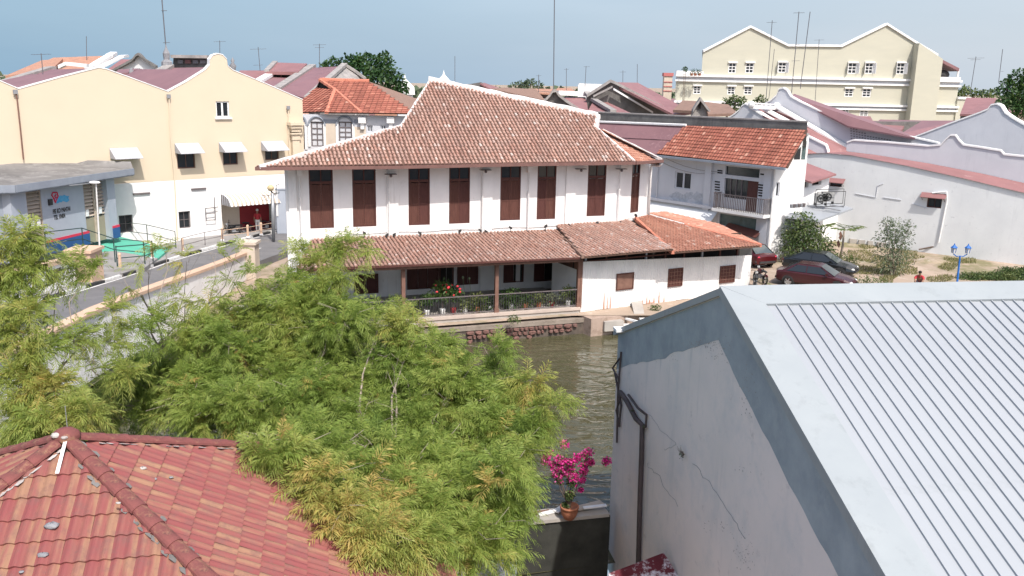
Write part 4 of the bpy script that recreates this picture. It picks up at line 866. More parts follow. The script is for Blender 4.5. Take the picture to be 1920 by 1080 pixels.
# ------------------------------------------------------------------ bank in front of the shed, slabs and white jetty frames
b = MB(); b.ext([FS.at(a0-.3, 0, -.2), FS.at(a1, 0, -.2), FS.at(a1, 0, 1.2), FS.at((a0+a1)/2, 0, 1.5), FS.at(a0-.2, 0, 1.35)], (0, 0, .93)); struct('mud_bank', b, mat('pinkish_bank_earth', (.42, .32, .26), (.33, .25, .20), 1.4, .97, .5, 6, grime=((.22, .16, .12), 2.6, .5, .7)))
t = thing('leaning_slab', 'pale concrete slab leaning against the rusty foot of the white shed', 'slab', tuple(onz(1196, 588, .95)))
A = onz(1189, 589, .95); Bq = onz(1208, 588, .95); C1 = FS.at(*FS.hit(1204, 564, .1), .1); C0 = FS.at(*FS.hit(1184, 566, .1), .1); b = MB(); b.ext([A, Bq, C1, C0], (0, .05, -.03)); obj('slab', b, M['conc'], t)
for i, (p, q, z, wd, hh, lab) in enumerate([((1114, 609), (1196, 608), .55, .14, .1, 'long white beam floating at the water edge below the shed'), ((1160, 613), (1174, 618), .5, .35, .06, 'short broad white plank end beside the metal roof corner'), ((1172, 596), (1196, 602), .8, .1, .1, 'slanting white beam above the long floating beam'), ((1200, 597), (1220, 595), .8, .12, .08, 'upper white rung of the jetty frame by the gable'), ((1205, 602), (1218, 600), .75, .1, .08, 'lower white rung of the jetty frame by the gable'), ((1134, 604), (1170, 602), .75, .5, .5, 'weathered concrete block behind the long white beam')]):
    A, Bq = onz(*p, z), onz(*q, z); d = (Bq-A).normalized(); n_ = Vector((d.y, -d.x, 0)); b = MB(); b.par(A, Bq-A, -n_*wd, (0, 0, -hh)); tag(obj('jetty_beam' if i < 5 else 'concrete_block', b, M['coping'] if i < 5 else M['conc']), lab, 'beam' if i < 5 else 'block', 'white beams of the broken jetty' if i < 5 else None)
b = MB(); A = onz(1114, 609, .5); b.par(A+Vector((0, 0, -.9)), (1.0, .1, 0), (0, .5, 0), (0, 0, .85)); tag(obj('jetty_footing', b, M['concdark']), 'dark block under the left end of the long white jetty beam', 'footing')
# ================================================================== cream-yellow shophouse row
YO = onz(345, 458, 1.0); YA = R_(43); FY_ = Fr(YO, (math.cos(YA), math.sin(YA)))
yr = thing('yellow_shophouse_row', 'cream-yellow party wall with three gables above a white ground storey', 'building', tuple(YO))
def yh(u, v, o=0.0): return FY_.hit(u, v, o)
prof_px = [(-120, 112), (-60, 118), (0, 152), (35, 167), (110, 146), (185, 127), (200, 130), (250, 148), (315, 172), (350, 153), (385, 131), (393, 122), (393, 112), (399, 104), (408, 101), (417, 103), (425, 111), (427, 124), (437, 132), (500, 158), (567, 187)]
pr = [yh(u, v) for u, v in prof_px]
s0y = pr[0][0]; s1y = pr[-1][0]; zb_ = yh(345, 337)[1]; print('yellow', s0y, s1y, zb_, pr[5], pr[3])
yw = []  # windows
for bx in ((332, 286, 366, 316), (418, 283, 446, 309), (497, 280, 523, 300), (405, 190, 430, 220)): yw.append(FY_.box(*bx))
zmin = min(z for s, z in pr if s > -30) - .6
ztop = max(b_[3] for b_ in yw) + .3
# wall below the gable line, with window openings, then the gable polygon above it
zc_ = min(min(z for _, z in pr)-.02, 99)
holes_y = [h for h in yw if h[3] < zc_]
wall(FY_, s0y, s1y, zb_, zc_, holes_y, M['yellow'], yr, depth=.25, back=False)
gb = MB(); top_w = yw[3]
if top_w[3] > zc_:  # opening in the third gable: split the gable around it
    a, c, e, f = top_w
    def ztopat(s):
        for (p, z), (q, z2) in zip(pr, pr[1:]):
            if p <= s <= q: return z+(z2-z)*(s-p)/(q-p)
    def seg(sa, sb, zlo):
        pts = [(sa, ztopat(sa))] + [(s, z) for s, z in pr if sa < s < sb] + [(sb, ztopat(sb))]
        gb.face([FY_.at(sa, zlo), FY_.at(sb, zlo)] + [FY_.at(s, z) for s, z in pts[::-1]])
    cuts = [s0y, pr[3][0], pr[8][0], a]
    for p, q in zip(cuts, cuts[1:]): seg(p+1e-4, q-1e-4 if q != a else q, zc_)
    seg(a, c, f); seg(c, pr[-1][0]-1e-4, zc_)
    if e > zc_: gb.face([FY_.at(a, zc_), FY_.at(c, zc_), FY_.at(c, e), FY_.at(a, e)])
    for p, q in (((a, e), (c, e)), ((c, e), (c, f)), ((c, f), (a, f)), ((a, f), (a, e))): gb.face([FY_.at(*p), FY_.at(*q), FY_.at(*q, -.25), FY_.at(*p, -.25)])
else:
    gb.face([FY_.at(s0y, zc_)]+[FY_.at(s1y, zc_)]+[FY_.at(s, z) for s, z in pr[::-1]])
obj('gable', gb, M['yellow'], yr)
b = MB()
for (p, z), (q, z2) in zip(pr, pr[1:]): b.solid([FY_.at(p, z, .03), FY_.at(q, z2, .03), FY_.at(q, z2+.06, .03), FY_.at(p, z+.06, .03), FY_.at(p, z, -.4), FY_.at(q, z2, -.4), FY_.at(q, z2+.06, -.4), FY_.at(p, z+.06, -.4)], [(0, 1, 2, 3), (3, 2, 6, 7), (7, 6, 5, 4)])
obj('coping', b, M['coping'], yr)
b = MB(); a_, c_ = yh(410, 400, -1)[0], yh(507, 400, -1)[0]
lowh = [FY_.box(223, 403, 249, 436), FY_.box(335, 396, 357, 428)]
cp = (yh(415, 400)[0], yh(512, 400)[0], .6, yh(460, 368)[1]-.05)
wall(FY_, s0y, s1y, .6, zb_-.003, lowh+[cp], M['whiteclean'], yr, o=.05, depth=.3, name='ground_storey_wall', back=False)
for h in yw[:3]: window(FY_, h, yr, M['brownlt'], M['glass'], cols=2)
window(FY_, yw[3], yr, M['whiteclean'], M['glass'], cols=2, fw_=.09, bar=.12)
for h in lowh: window(FY_, h, yr, M['railgrey'], M['glass'], o=.05, cols=2, rows=2, dep=.15)
b = MB(); h = yw[3]; b.fbox(FY_, h[0]-.12, h[1]+.12, h[2]-.12, h[2], 0, .14); obj('sill', b, M['coping'], yr)
# right end return wall and roofs behind the gables
b = MB(); b.face([FY_.at(s1y, .6), FY_.at(s1y, .6, -14), FY_.at(s1y, pr[-1][1], -14), FY_.at(s1y, pr[-1][1])]); obj('end_wall', b, M['yellow'], yr)
for i0, ia, i1 in ((3, 5, 8), (8, 14, 20), (0, 1, 3)):
    A, T, B_ = pr[i0], pr[ia], pr[i1]; b = MB(); zt = T[1]-.5 if ia != 14 else pr[11][1]-.3
    b.face([FY_.at(A[0], A[1]-.25, -.1), FY_.at(T[0], zt, -.1), FY_.at(T[0], zt, -15), FY_.at(A[0], A[1]-.25, -15)]); b.face([FY_.at(T[0], zt, -.1), FY_.at(B_[0], B_[1]-.25, -.1), FY_.at(B_[0], B_[1]-.25, -15), FY_.at(T[0], zt, -15)])
    obj('roof', b, M['purple'], yr)
# downpipes on the party wall
for lab, pts in (('thin brown downpipe on the yellow wall under the first valley', [(30, 176), (32, 185), (38, 240), (44, 299)]), ('pipe running down the yellow wall and white storey under the second valley', [(317, 184), (320, 260), (327, 330), (333, 455)]), ('slim downpipe near the right end of the yellow wall', [(541, 205), (542, 270), (543, 300)])):
    t = thing('downpipe', lab, 'downpipe', tuple(FY_.at(*yh(*pts[1], .09), .09)), 'downpipes on the yellow wall'); q = [FY_.at(*yh(u, v, .13), .13) for u, v in pts]; b = MB(); b.tube(q, .045, 6); obj('pipe', b, M['brownlt'] if pts[0][0] == 30 else M['yellow'], t); b = MB(); b.par(q[0]-Vector((.12, .1, 0)), FY_.d*.25, FY_.n*.1, (0, 0, .25)); obj('hopper', b, M['ornament'], t)
# awnings: folded white sheet hoods
for i, (u0, v0, u1, v1, lab) in enumerate([(205, 278, 257, 298, 'white hood awning just above the flat grey roof'), (327, 269, 372, 288, 'white hood awning over the window right of the middle downpipe'), (410, 267, 452, 284, 'white hood awning over the second upper window of the yellow wall'), (489, 265, 530, 281, 'white hood awning over the upper window nearest the pilaster')]):
    a, z1 = yh(u0, v0, .02); c = yh(u1, v0-.0, .02)[0]; zt = z1; pj = 1.05; drop = .62
    t = thing('awning', lab, 'awning', tuple(FY_.at(a, zt, .3)), 'white hood awnings on the yellow wall')
    b = MB(); b.ext([FY_.at(a, zt, .03), FY_.at(c, zt, .03), FY_.at(c, zt-drop, pj), FY_.at(a, zt-drop, pj)], (0, 0, -.03)); obj('hood', b, M['awning'], t)
    for s in (a, c): b = MB(); b.ext([FY_.at(s, zt-.035, .03), FY_.at(s, zt-drop-.035, pj-.02), FY_.at(s, zt-drop-.035, .03)], FY_.d*(.02 if s == a else -.02)); obj('cheek', b, M['awning'], t)
# corner pilaster with stepped capital
t = thing('corner_pilaster', 'stepped yellow pilaster with moulded capital at the right end of the yellow wall', 'pilaster', tuple(FY_.at(yh(553, 260)[0], 5, .2)))
a, c = yh(547, 250, .2)[0], yh(560, 250, .2)[0]; z1 = yh(553, 229, .2)[1]
b = MB(); b.fbox(FY_, a, c, 3, z1-1.3, .02, .3); obj('shaft', b, M['yellow'], t)
b = MB()
for k, (e, zz, hh) in enumerate(((.28, z1-.22, .22), (.18, z1-.45, .22), (.08, z1-.7, .24), (.14, z1-.9, .12), (.04, z1-1.3, .38))): b.fbox(FY_, a-e, c+e, zz, zz+hh-.002, .02, .32+e)
obj('capital', b, M['yellow'], t)
# finial behind the right gable
# lintel strips, ladder frame, cables on the white storey
for u0, u1, v, lab in ((249, 281, 364, 'thin dark ledge strip on the white storey behind the grey building'), (358, 386, 355, 'thin dark ledge strip on the white storey right of the middle pipe')):
    a, z = yh(u0, v, .06); c = yh(u1, v, .06)[0]; b = MB(); b.fbox(FY_, a, c, z-.06, z+.06, .052, .16); tag(obj('wall_ledge', b, M['railgrey']), lab, 'ledge')
t = thing('wall_rack', 'empty metal frame rack fixed to the white storey beside the carport', 'rack', tuple(FY_.at(*yh(395, 400, .3), .3)))
for (p, q) in (((385, 390), (387, 414)), ((403, 388), (404, 413)), ((385, 391), (409, 388)), ((386, 401), (404, 399)), ((387, 413), (404, 412)), ((402, 370), (402, 392))):
    b = MB(); b.tube([FY_.at(*yh(*p, .3), .3), FY_.at(*yh(*q, .3), .3)], .03, 5); obj('rail', b, M['railgrey'], t)
# carport: striped awning, recess with dark red wall
t = thing('carport_awning', 'cream striped metal awning over the motorcycle bay', 'awning', tuple(FY_.at(*yh(460, 360, .1), .1)))
zt = yh(455, 361, .05)[1]; a, c = yh(414, 362, .05)[0], yh(528, 352, .05)[0]; pj, dr = 1.5, .75; NSt = 30
for i in range(NSt):
    x0, x1 = a+(c-a)*i/NSt, a+(c-a)*(i+1)/NSt; b = MB(); p = []
    for k in range(6): th = k/5*PI/2; p.append((pj*math.sin(th), zt-dr*(1-math.cos(th))))
    h = .02 if i % 2 else 0
    for (o0, z0), (o1, z1) in zip(p, p[1:]): b.face([FY_.at(x0, z0+h, o0+.05), FY_.at(x1, z0+h, o0+.05), FY_.at(x1, z1+h, o1+.05), FY_.at(x0, z1+h, o1+.05)])
    obj('awning_slat', b, M['louvre'] if i % 2 else M['whiteclean'], t)
for s in (a, c):
    for k in range(9):
        o0, o1 = pj*k/9, pj*(k+1)/9; th0 = math.asin(k/9); th1 = math.asin(min(1, (k+.98)/9)); b = MB(); b.face([FY_.at(s, zt-dr, o0+.05), FY_.at(s, zt-dr, o1+.05), FY_.at(s, zt-dr*(1-math.cos(th1)), o1+.05), FY_.at(s, zt-dr*(1-math.cos(th0)), o0+.05)]); obj('awning_cheek_slat', b, M['awning'] if k % 2 else M['railgrey'], t)
s0, s1, z0, z1 = cp; b = MB(); xm = yh(456, 400, 0)[0]
b.face([FY_.at(xm, z0, -.6), FY_.at(s1, z0, -.6), FY_.at(s1, z1+.2, -.6), FY_.at(xm, z1+.2, -.6)]); obj('red_recess_wall', b, M['redwall'], yr)
b = MB(); b.face([FY_.at(s0, z0, -.6), FY_.at(xm, z0, -.6), FY_.at(xm, z1+.2, -.6), FY_.at(s0, z1+.2, -.6)]); obj('recess_wall', b, M['beige'], yr)
# ================================================================== grey flat-roofed building
ZG = 6.6
gA = onz(28, 349, ZG); gB = onz(250, 317, ZG); FG2 = Fr(gA, gB-gA); Lg = (gB-gA).to_2d().length; print('grey', gA, gB, Lg)
gr = thing('grey_pump_house', 'grey flat-roofed hall with louvred bays, blue base and red stripe', 'building', tuple(FG2.at(Lg/2, 2)))
D_ = 4.6; th = .42
gl = Vector((-FG2.n.x, -FG2.n.y, 0)); lft = (onz(-60, 350, ZG)-gA); lft.z = 0; lft.normalize()
b = MB(); rp = [gA, gB, gB+gl*1.0+Vector((0, 0, .15)), gA+lft*7+FG2.d*3+Vector((0, 0, .95)), gA+lft*8]
pA, pB, pC, pD = gA, gB, onY(245, 303, gB.y+.6), onY(60, 297, gA.y+9)
b.face([pA, pB, pC, pD, onY(-80, 300, gA.y+8), gA+lft*4]); obj('roof_deck', b, M['roofconc'], gr)
def beam(p, q, h=th, w=.25, up_=.05):
    b = MB(); d = (q-p).normalized(); n_ = Vector((d.y, -d.x, 0)); b.par(p+n_*0-Vector((0, 0, h-up_)), q-p, n_*.06, (0, 0, h)); b.par(p-n_*.3-Vector((0, 0, h-up_)), q-p, n_*.36, (0, 0, .04)); return b
obj('fascia', beam(gA, gB), M['greydark'], gr); obj('fascia', beam(gA+lft*4, gA), M['greydark'], gr)
b = MB(); b.ext([gA-Vector((0, 0, .36)), gB-Vector((0, 0, .36)), pC-Vector((0, 0, .5)), gA+lft*4+gl*1-Vector((0, 0, .36)), gA+lft*4-Vector((0, 0, .36))], (0, 0, -.05)); obj('soffit', b, M['greydark'], gr)
# wall plane set back under the roof
FW2 = FG2.off(-.75)
def gh(u, v, o=0.0): return FW2.hit(u, v, o)
zg0 = gh(150, 462)[1]; zt_ = ZG-.42; print('grey wall base', zg0, gh(50, 470), gh(217, 440))
def panel(u0, u1, vm, nm, m, o0, o1, z0, z1, lab=None):
    a, c = gh(u0, vm, o1)[0], gh(u1, vm, o1)[0]; b = MB(); b.fbox(FW2, a, c, z0, z1, o0, o1); return obj(nm, b, m, gr)
panel(80, 160, 400, 'painted_wall', M['greybld'], -.2, 0, zg0, zt_)
panel(22, 52, 400, 'pillar', M['greybld'], -.3, .25, zg0, zt_)
panel(204, 219, 400, 'pillar', M['greybld'], -.3, .2, zg0, zt_)
b = MB(); b.par(FW2.at(gh(22, 400)[0], zg0, .25), lft*6, FW2.n*-.2, (0, 0, zt_-zg0)); obj('left_wall', b, M['greydark'], gr)
zbb = gh(120, 448)[1]
a, c = gh(86, 440, .01)[0], gh(168, 440, .01)[0]; b = MB(); b.fbox(FW2, a, c, zg0, zbb, .0, .03); obj('blue_base', b, M['blue'], gr); b = MB(); b.fbox(FW2, a, c, zbb, zbb+.14, .0, .035); obj('red_stripe', b, M['redline'], gr)
a, c = gh(213, 440, .2)[0], gh(225, 440, .2)[0]; b = MB(); b.fbox(FW2, a-.05, c, zg0, zbb, .0, .24); obj('blue_base', b, M['blue'], gr); b = MB(); b.fbox(FW2, a-.05, c, zbb, zbb+.14, .0, .245); obj('red_stripe', b, M['redline'], gr)
for u0, u1 in ((52, 80), (158, 180), (183, 205)):
    a, c = gh(u0, 400)[0], gh(u1, 400)[0]; b = MB(); b.fbox(FW2, a, c, zg0+1.55, zt_, -.35, -.3); obj('louvre_backing', b, M['dark'], gr)
    z = zg0+1.65; k = 0
    while z < zt_-.05:
        b = MB(); b.par(FW2.at(a, z, -.08), FW2.d*(c-a), FW2.n*-.16+Vector((0, 0, .15)), Vector((0, 0, .03))); obj('louvre_slat', b, M['louvre'], gr); z += .22; k += 1
    b = MB(); b.fbox(FW2, a, c, zg0, zg0+1.55, -.25, -.12); obj('lower_panel', b, M['tan'], gr)
    for x in (a, c): b = MB(); b.fbox(FW2, x-.04, x+.04, zg0, zt_, -.13, -.03); obj('bay_post', b, M['louvre'], gr)
    for q in range(2):
        x = a+(c-a)*(.3+.4*q); 
        if q and u0 != 52: continue
        b = MB(); b.fbox(FW2, x-.12, x+.14, zg0+1.7, zg0+2.1, -.07, -.03); obj('notice', b, M['whiteclean'], gr)
# lettering and wall drawing
def text(body, F, s, z, size, m, parent, o=.012, shear=0.0, rot=0.0):
    cu = bpy.data.curves.new('wall_text', 'FONT'); cu.body = body; cu.size = size; cu.extrude = .004; cu.shear = shear; cu.offset = .012; cu.materials.append(m)
    tmp = bpy.data.objects.new('tmp_text', cu); me_ = bpy.data.meshes.new_from_object(tmp); bpy.data.objects.remove(tmp); t = bpy.data.objects.new('wall_text', me_); COL.objects.link(t); X = F.d; Z = Vector((0, 0, 1)); N = F.n; c_, s_ = math.cos(rot), math.sin(rot); X2 = X*c_+Z*s_; Z2 = Z*c_-X*s_
    t.matrix_world = Matrix(((X2.x, Z2.x, N.x, 0), (X2.y, Z2.y, N.y, 0), (X2.z, Z2.z, N.z, 0), (0, 0, 0, 1))); t.scale = (.60, 1, 1); t.location = F.at(s, z, o)-org(parent); t.parent = parent; ORG[t.name] = org(parent); return t
s_, z_ = gh(99, 401); text('PIE KO PANTAI', FW2, s_, z_, .36, M['black'], gr, shear=.1)
s_, z_ = gh(101, 412); text('TEL 10404', FW2, s_, z_, .36, M['black'], gr, shear=.1)
def drawn(pts, r, m, nm):
    b = MB(); b.tube([FW2.at(*gh(u, v, .02), .02) for u, v in pts], r, 4); return obj(nm, b, m, gr)
drawn([(104, 380), (101, 372), (97, 366), (99, 361), (107, 361), (109, 368), (106, 374), (104, 380)], .045, M['redline'], 'painted_outline')
drawn([(102, 368), (105, 364), (103, 372), (107, 369)], .03, M['redline'], 'painted_outline')
for (u, v, r_, mm) in ((113, 373, .3, 'blu'), (120, 371, .26, 'blu'), (124, 375, .2, 'blu'), (108, 377, .2, 'blu')):
    s_, z_ = gh(u, v); b = MB(); b.face([FW2.at(s_+r_*1.5*math.cos(q)*(1+.2*math.sin(q*3+u)), z_+r_*.55*math.sin(q)*(1+.3*math.cos(q*4)), .006+u*.00005) for q in np.linspace(0, 2*PI, 14)[:-1]]); obj('painted_patch', b, M.setdefault('skyblue', mat('sky_blue_spray', (.05, .28, .50), (.12, .36, .55), 5, .8)), gr)
s_, z_ = gh(93, 378); b = MB(); b.fbox(FW2, s_-.14, s_+.14, z_-.2, z_+.14, .0, .1); obj('small_wall_lamp', b, M['black'], gr)
# street light in front of the grey wall
t = thing('street_light', 'white cobra-head street light before the louvres of the grey building', 'street light', tuple(onz(188, 480, 2.2)))
base = onz(189, 500, 1.9); F_ = Fr(base, (1, 0)); pts = [F_.at(*F_.hit(u, v)) for u, v in ((189, 500), (185, 430), (180, 342))]
b = MB(); b.tube(pts, [.05, .045, .035], 6); obj('pole', b, M['pipe'], t)
hd = pts[-1]; b = MB(); b.ball(hd+Vector((-.05, -.05, 0)), (.32, .16, .085), 12, 6); obj('lamp_head', b, M['whiteclean'], t, True)
b = MB(); q = F_.at(*F_.hit(130, 348)); b.tube([hd+Vector((0, 0, -.02)), q], .03, 5); obj('arm', b, M['metal'], t)
# ------------------------------------------------------------------ green forecourt, railings, bollards
fc = [onz(157, 462, 2.0), onz(218, 442, 2.0), onz(318, 466, 1.65), onz(296, 484, 1.8), onz(215, 470, 2.0), onz(168, 474, 2.1)]
b = MB(); b.ext(fc, (0, 0, -.9)); struct('green_forecourt', b, M['green'])
b = MB(); b.ext([onz(168, 474, 2.08), onz(215, 470, 1.99), onz(296, 484, 1.79), onz(270, 503, 1.95), onz(175, 506, 2.1)], (0, 0, -.9)); struct('forecourt_step', b, M['paving'])
def railing(lab, base, h, rails, ends, m, r=.028):
    t = thing('railing', lab, 'railing', tuple(base[0])); 
    for P in base: b = MB(); b.tube([P-Vector((0, 0, .1)), P+Vector((0, 0, h))], r, 6); obj('post', b, m, t)
    for k in rails:
        b = MB(); b.tube([P+Vector((0, 0, h*k)) for P in base], r*.85, 6, caps=True); obj('rail', b, m, t)
    return t
railing('dark green pipe railing along the front of the green forecourt', [onz(88, 478, 2.5), onz(157, 468, 2.3), onz(216, 489, 2.1), onz(272, 494, 1.95)], 1.3, (1, .5), None, M['rail'], .035)
railing('dark green pipe railing at the back of the green forecourt', [onz(222, 445, 1.8), onz(277, 452, 1.7), onz(330, 465, 1.5)], 1.1, (1, .45), None, M['rail'], .03)
railing('second green railing crossing the forecourt ramp to the kerb', [onz(220, 497, 2.1), onz(272, 492, 2.0), onz(287, 486, 2.0)], 1.1, (.95, .35), None, M['rail'], .035)
railing('thin grey railing on the pavement before the white storey', [onz(342, 474, 1.5), onz(385, 462, 1.4), onz(418, 455, 1.35)], .95, (1, .5), None, M['railgrey'], .025)
for i, (u, v) in enumerate(((226, 505), (286, 486), (343, 473), (417, 452), (465, 446), (490, 441))):
    P = onz(u, v, 1.9 if i < 1 else 1.75 if i < 2 else 1.4); t = thing('bollard', ['stout peach bollard at the foot of the forecourt steps', 'peach bollard at the right tip of the forecourt railing', 'peach bollard at the near end of the grey pavement railing', 'peach bollard below the left edge of the motorcycle bay', 'peach bollard before the standing motorcycles', 'peach bollard right of the person at the bay'][i], 'bollard', tuple(P), 'peach bollards along the pavement')
    b = MB(); b.lathe(P, [(.09, 0), (.08, .8), (.1, .82), (.07, .92), (0, .95)], 8); obj('post', b, M['capor'], t)
    b = MB(); b.lathe(P, [(.13, 0), (.13, .1), (.09, .12)], 8); obj('foot', b, M['coping'], t)
railing('low peach pipe rail linking the bollards before the motorcycle bay', [onz(418, 452, 1.4), onz(465, 446, 1.4), onz(490, 441, 1.4), onz(512, 437, 1.4)], .75, (1, .5), None, M['capor'], .02)
# lamp post with globe near the house corner
P = onz(513, 452, 1.35); FL = Fr(P, (1, 0)); t = thing('lamp_post', 'tall grey post with yellowed globe and sign bracket left of the river house', 'lamp post', tuple(P))
tp = FL.at(*FL.hit(511, 362)); b = MB(); b.tube([P, tp], .12, 8); obj('pole', b, M['metal'], t, True)
b = MB(); b.ball(tp+Vector((-.12, 0, .35)), (.25, .25, .22), 10, 7); obj('globe', b, M['globe'], t, True); b = MB(); b.tube([tp, tp+Vector((-.12, 0, .2))], .06, 6); obj('neck', b, M['black'], t)
b = MB(); q0, q1 = FL.at(*FL.hit(491, 366)), FL.at(*FL.hit(508, 366)); b.tube([q0, q1], .025, 5); b.tube([q0, q0-Vector((0, 0, .35)), q0+Vector((.45, 0, -.35)), q0+Vector((.45, 0, 0))], .02, 4); b.tube([q0+Vector((.12, 0, -.08)), q0+Vector((.12, 0, -.27)), q0+Vector((.33, 0, -.27)), q0+Vector((.33, 0, -.08)), q0+Vector((.2, 0, -.08)), q0+Vector((.2, 0, -.18))], .02, 4); obj('scroll_bracket', b, M['black'], t)
b = MB(); b.tube([tp+Vector((.25, 0, -.1)), tp+Vector((.27, 0, .55)), tp+Vector((.5, 0, .6))], .03, 5); b.tube([tp, tp+Vector((.45, 0, 0)), tp+Vector((.45, 0, .1))], .03, 4); obj('lamp_arm', b, M['black'], t)
t = thing('utility_cabinet', 'tall grey utility cabinet standing beside the lamp post', 'cabinet', tuple(onz(524, 434, 1.3)))
P = onz(520, 438, 1.3); b = MB(); b.par(P, (.85, .2, 0), (-.1, .5, 0), (0, 0, 3.2)); obj('body', b, M['greybld'], t); b = MB(); b.par(P+Vector((-.05, -.03, 3.2)), (.95, .2, 0), (-.1, .6, 0), (0, 0, .08)); obj('lid', b, M['greydark'], t)
b = MB(); b.par(P+Vector((-.0, -.03, 1.3)), (.14, .03, 0), (0, -.03, 0), (0, 0, 1.9)); obj('conduit', b, M['pipe'], t)
# ================================================================== white corner house with balcony
Pg = onY(1474, 315, 56.2); zg = Pg.z; Qg = onz(1236, 291, zg); FB2 = Fr(Qg, Pg-Qg); print('B2', Pg, Qg, zg)
FBw = FB2.off(-.75)
ch = thing('balcony_house', 'white corner house with orange-red flat tile roof, balcony and stained wall', 'house', tuple(Pg))
def bh(u, v, o=0.0): return FBw.hit(u, v, o)
sa, sb = bh(1205, 350)[0], bh(1452, 350)[0]
hw1 = FBw.box(1265, 322, 1296, 355); bal = (bh(1357, 360)[0], bh(1421, 360)[0], bh(1390, 399)[1], bh(1390, 314)[1]); low = FBw.box(1348, 405, 1418, 427); sm = FBw.box(1217, 315, 1223, 352)
sm = (sa+.2, sm[1], sm[2], sm[3])
wall(FBw, sa, sb, 1.2, zg+.1, [hw1, bal, low], M['whiteblue'], ch, depth=.25)  # white front toned blue-grey, its shade put into the colour; side stays white
window(FBw, hw1, ch, M['whiteblue'], M['glass'], cols=2, fw_=.1, bar=.14)
b = MB(); b.fbox(FBw, low[0], low[1], low[2], low[3], -.2, -.12); obj('shop_transom', b, M['glassgreen'], ch)
s0, s1, z0, z1 = bal; zt = z0+(z1-z0)*.77
b = MB(); b.fbox(FBw, s0, s1, zt-.12, zt+.12, -.15, .02); obj('lintel', b, M['whiteblue'], ch)
b = MB(); b.fbox(FBw, s0, s1, zt+.12, z1, -.22, -.14); obj('transom_pane', b, M['glass'], ch)
xd = s0+(s1-s0)*.66; b = MB(); b.fbox(FBw, s0, xd, z0+.9, zt-.12, -.22, -.16); obj('pane', b, M['glass'], ch); b = MB(); b.fbox(FBw, s0, xd, z0, z0+.9, -.22, -.1); obj('panel', b, M['whiteblue'], ch)
b = MB(); b.fbox(FBw, xd, s1, z0, zt-.12, -.22, -.14); obj('door', b, M['brown'], ch)
for k in range(1, 4): x = s0+(xd-s0)*k/4; b = MB(); b.fbox(FBw, x-.03, x+.03, z0+.9, zt-.12, -.16, -.1); obj('window_bar', b, M['railgrey'], ch)
for u, vs in ((1345, range(341, 364, 5)), (1427, range(347, 372, 5)), (1350, (320, 324)), (1431, (327,))):
    for v in vs: s, z = bh(u, v); b = MB(); b.fbox(FBw, s-.22, s+.22, z-.05, z+.05, .0, .012); obj('vent_slot', b, M['dark'], ch)
# balcony slab and bars
a, c = bh(1334, 395, .9)[0], bh(1432, 400, .9)[0]; zb = bh(1390, 398, .9)[1]; b = MB(); b.fbox(FBw, a, c, zb-.2, zb, .01, .9); obj('balcony_slab', b, M['white'], ch)
b = MB(); b.fbox(FBw, sa+.5, a-.05, zb-.22, zb-.02, .01, .3); obj('string_course', b, M['whiteblue'], ch)
bal_ = thing('balcony_railing', 'grey barred railing round the balcony of the white corner house', 'railing', tuple(FBw.at(a, zb, .5)))
zr2 = zb+1.02; b = MB(); b.fbox(FBw, a+.05, c-.05, zr2, zr2+.05, .8, .86); b.fbox(FBw, a+.05, c-.05, zb+.08, zb+.12, .8, .86); b.fbox(FBw, a+.05, a+.1, zr2, zr2+.05, .02, .8); b.fbox(FBw, c-.1, c-.05, zr2, zr2+.05, .02, .8); obj('rail', b, M['railgrey'], bal_)
s = a+.1; first = None
while s < c-.05:
    if first is None: b = MB(); b.fbox(FBw, s-.015, s+.015, zb, zr2, .81, .85); first = obj('bar', b, M['railgrey'], bal_); f0 = s
    else: o_ = first.copy(); COL.objects.link(o_); o_.location = FBw.d*(s-f0)
    s += .14
for q in range(6):
    for s in (a+.07, c-.07): o_ = first.copy(); COL.objects.link(o_); o_.location = FBw.d*(s-f0) - FBw.n*(.13*q+.05)
for u in (1328, 1440): s = bh(u, 350)[0]; b = MB(); b.fbox(FBw, s-.28, s+.28, 1.2, zg, .003, .16); obj('pilaster', b, M['whiteblue'], ch)
t_ = bh(1250, 415)[0]; b = MB(); b.ext([FBw.at(sa+.5, zb-.3, .02), FBw.at(a-.1, zb-.3, .02), FBw.at(a-.1, zb-1.3, 1.1), FBw.at(sa+.5, zb-1.3, 1.1)], (0, 0, -.06)); obj('lean_to_sheet', b, M['whiteold'], ch)
# stained plaster patches below the window
for u, v, rx, rz in ((1275, 372, .9, .45), (1312, 372, .6, .5), (1292, 366, .4, .25)):
    s, z = bh(u, v); b = MB(); b.face([FBw.at(s+rx*math.cos(q)*(1+.25*math.sin(q*5+u)), z+rz*math.sin(q)*(1+.3*math.cos(q*3+u)), .004+.0001*(u % 7)) for q in np.linspace(0, 2*PI, 24)[:-1]]); obj('damp_patch', b, mat('grey_damp_plaster', (.34, .36, .39), (.50, .53, .57), 5, .95, .3, 14), ch)
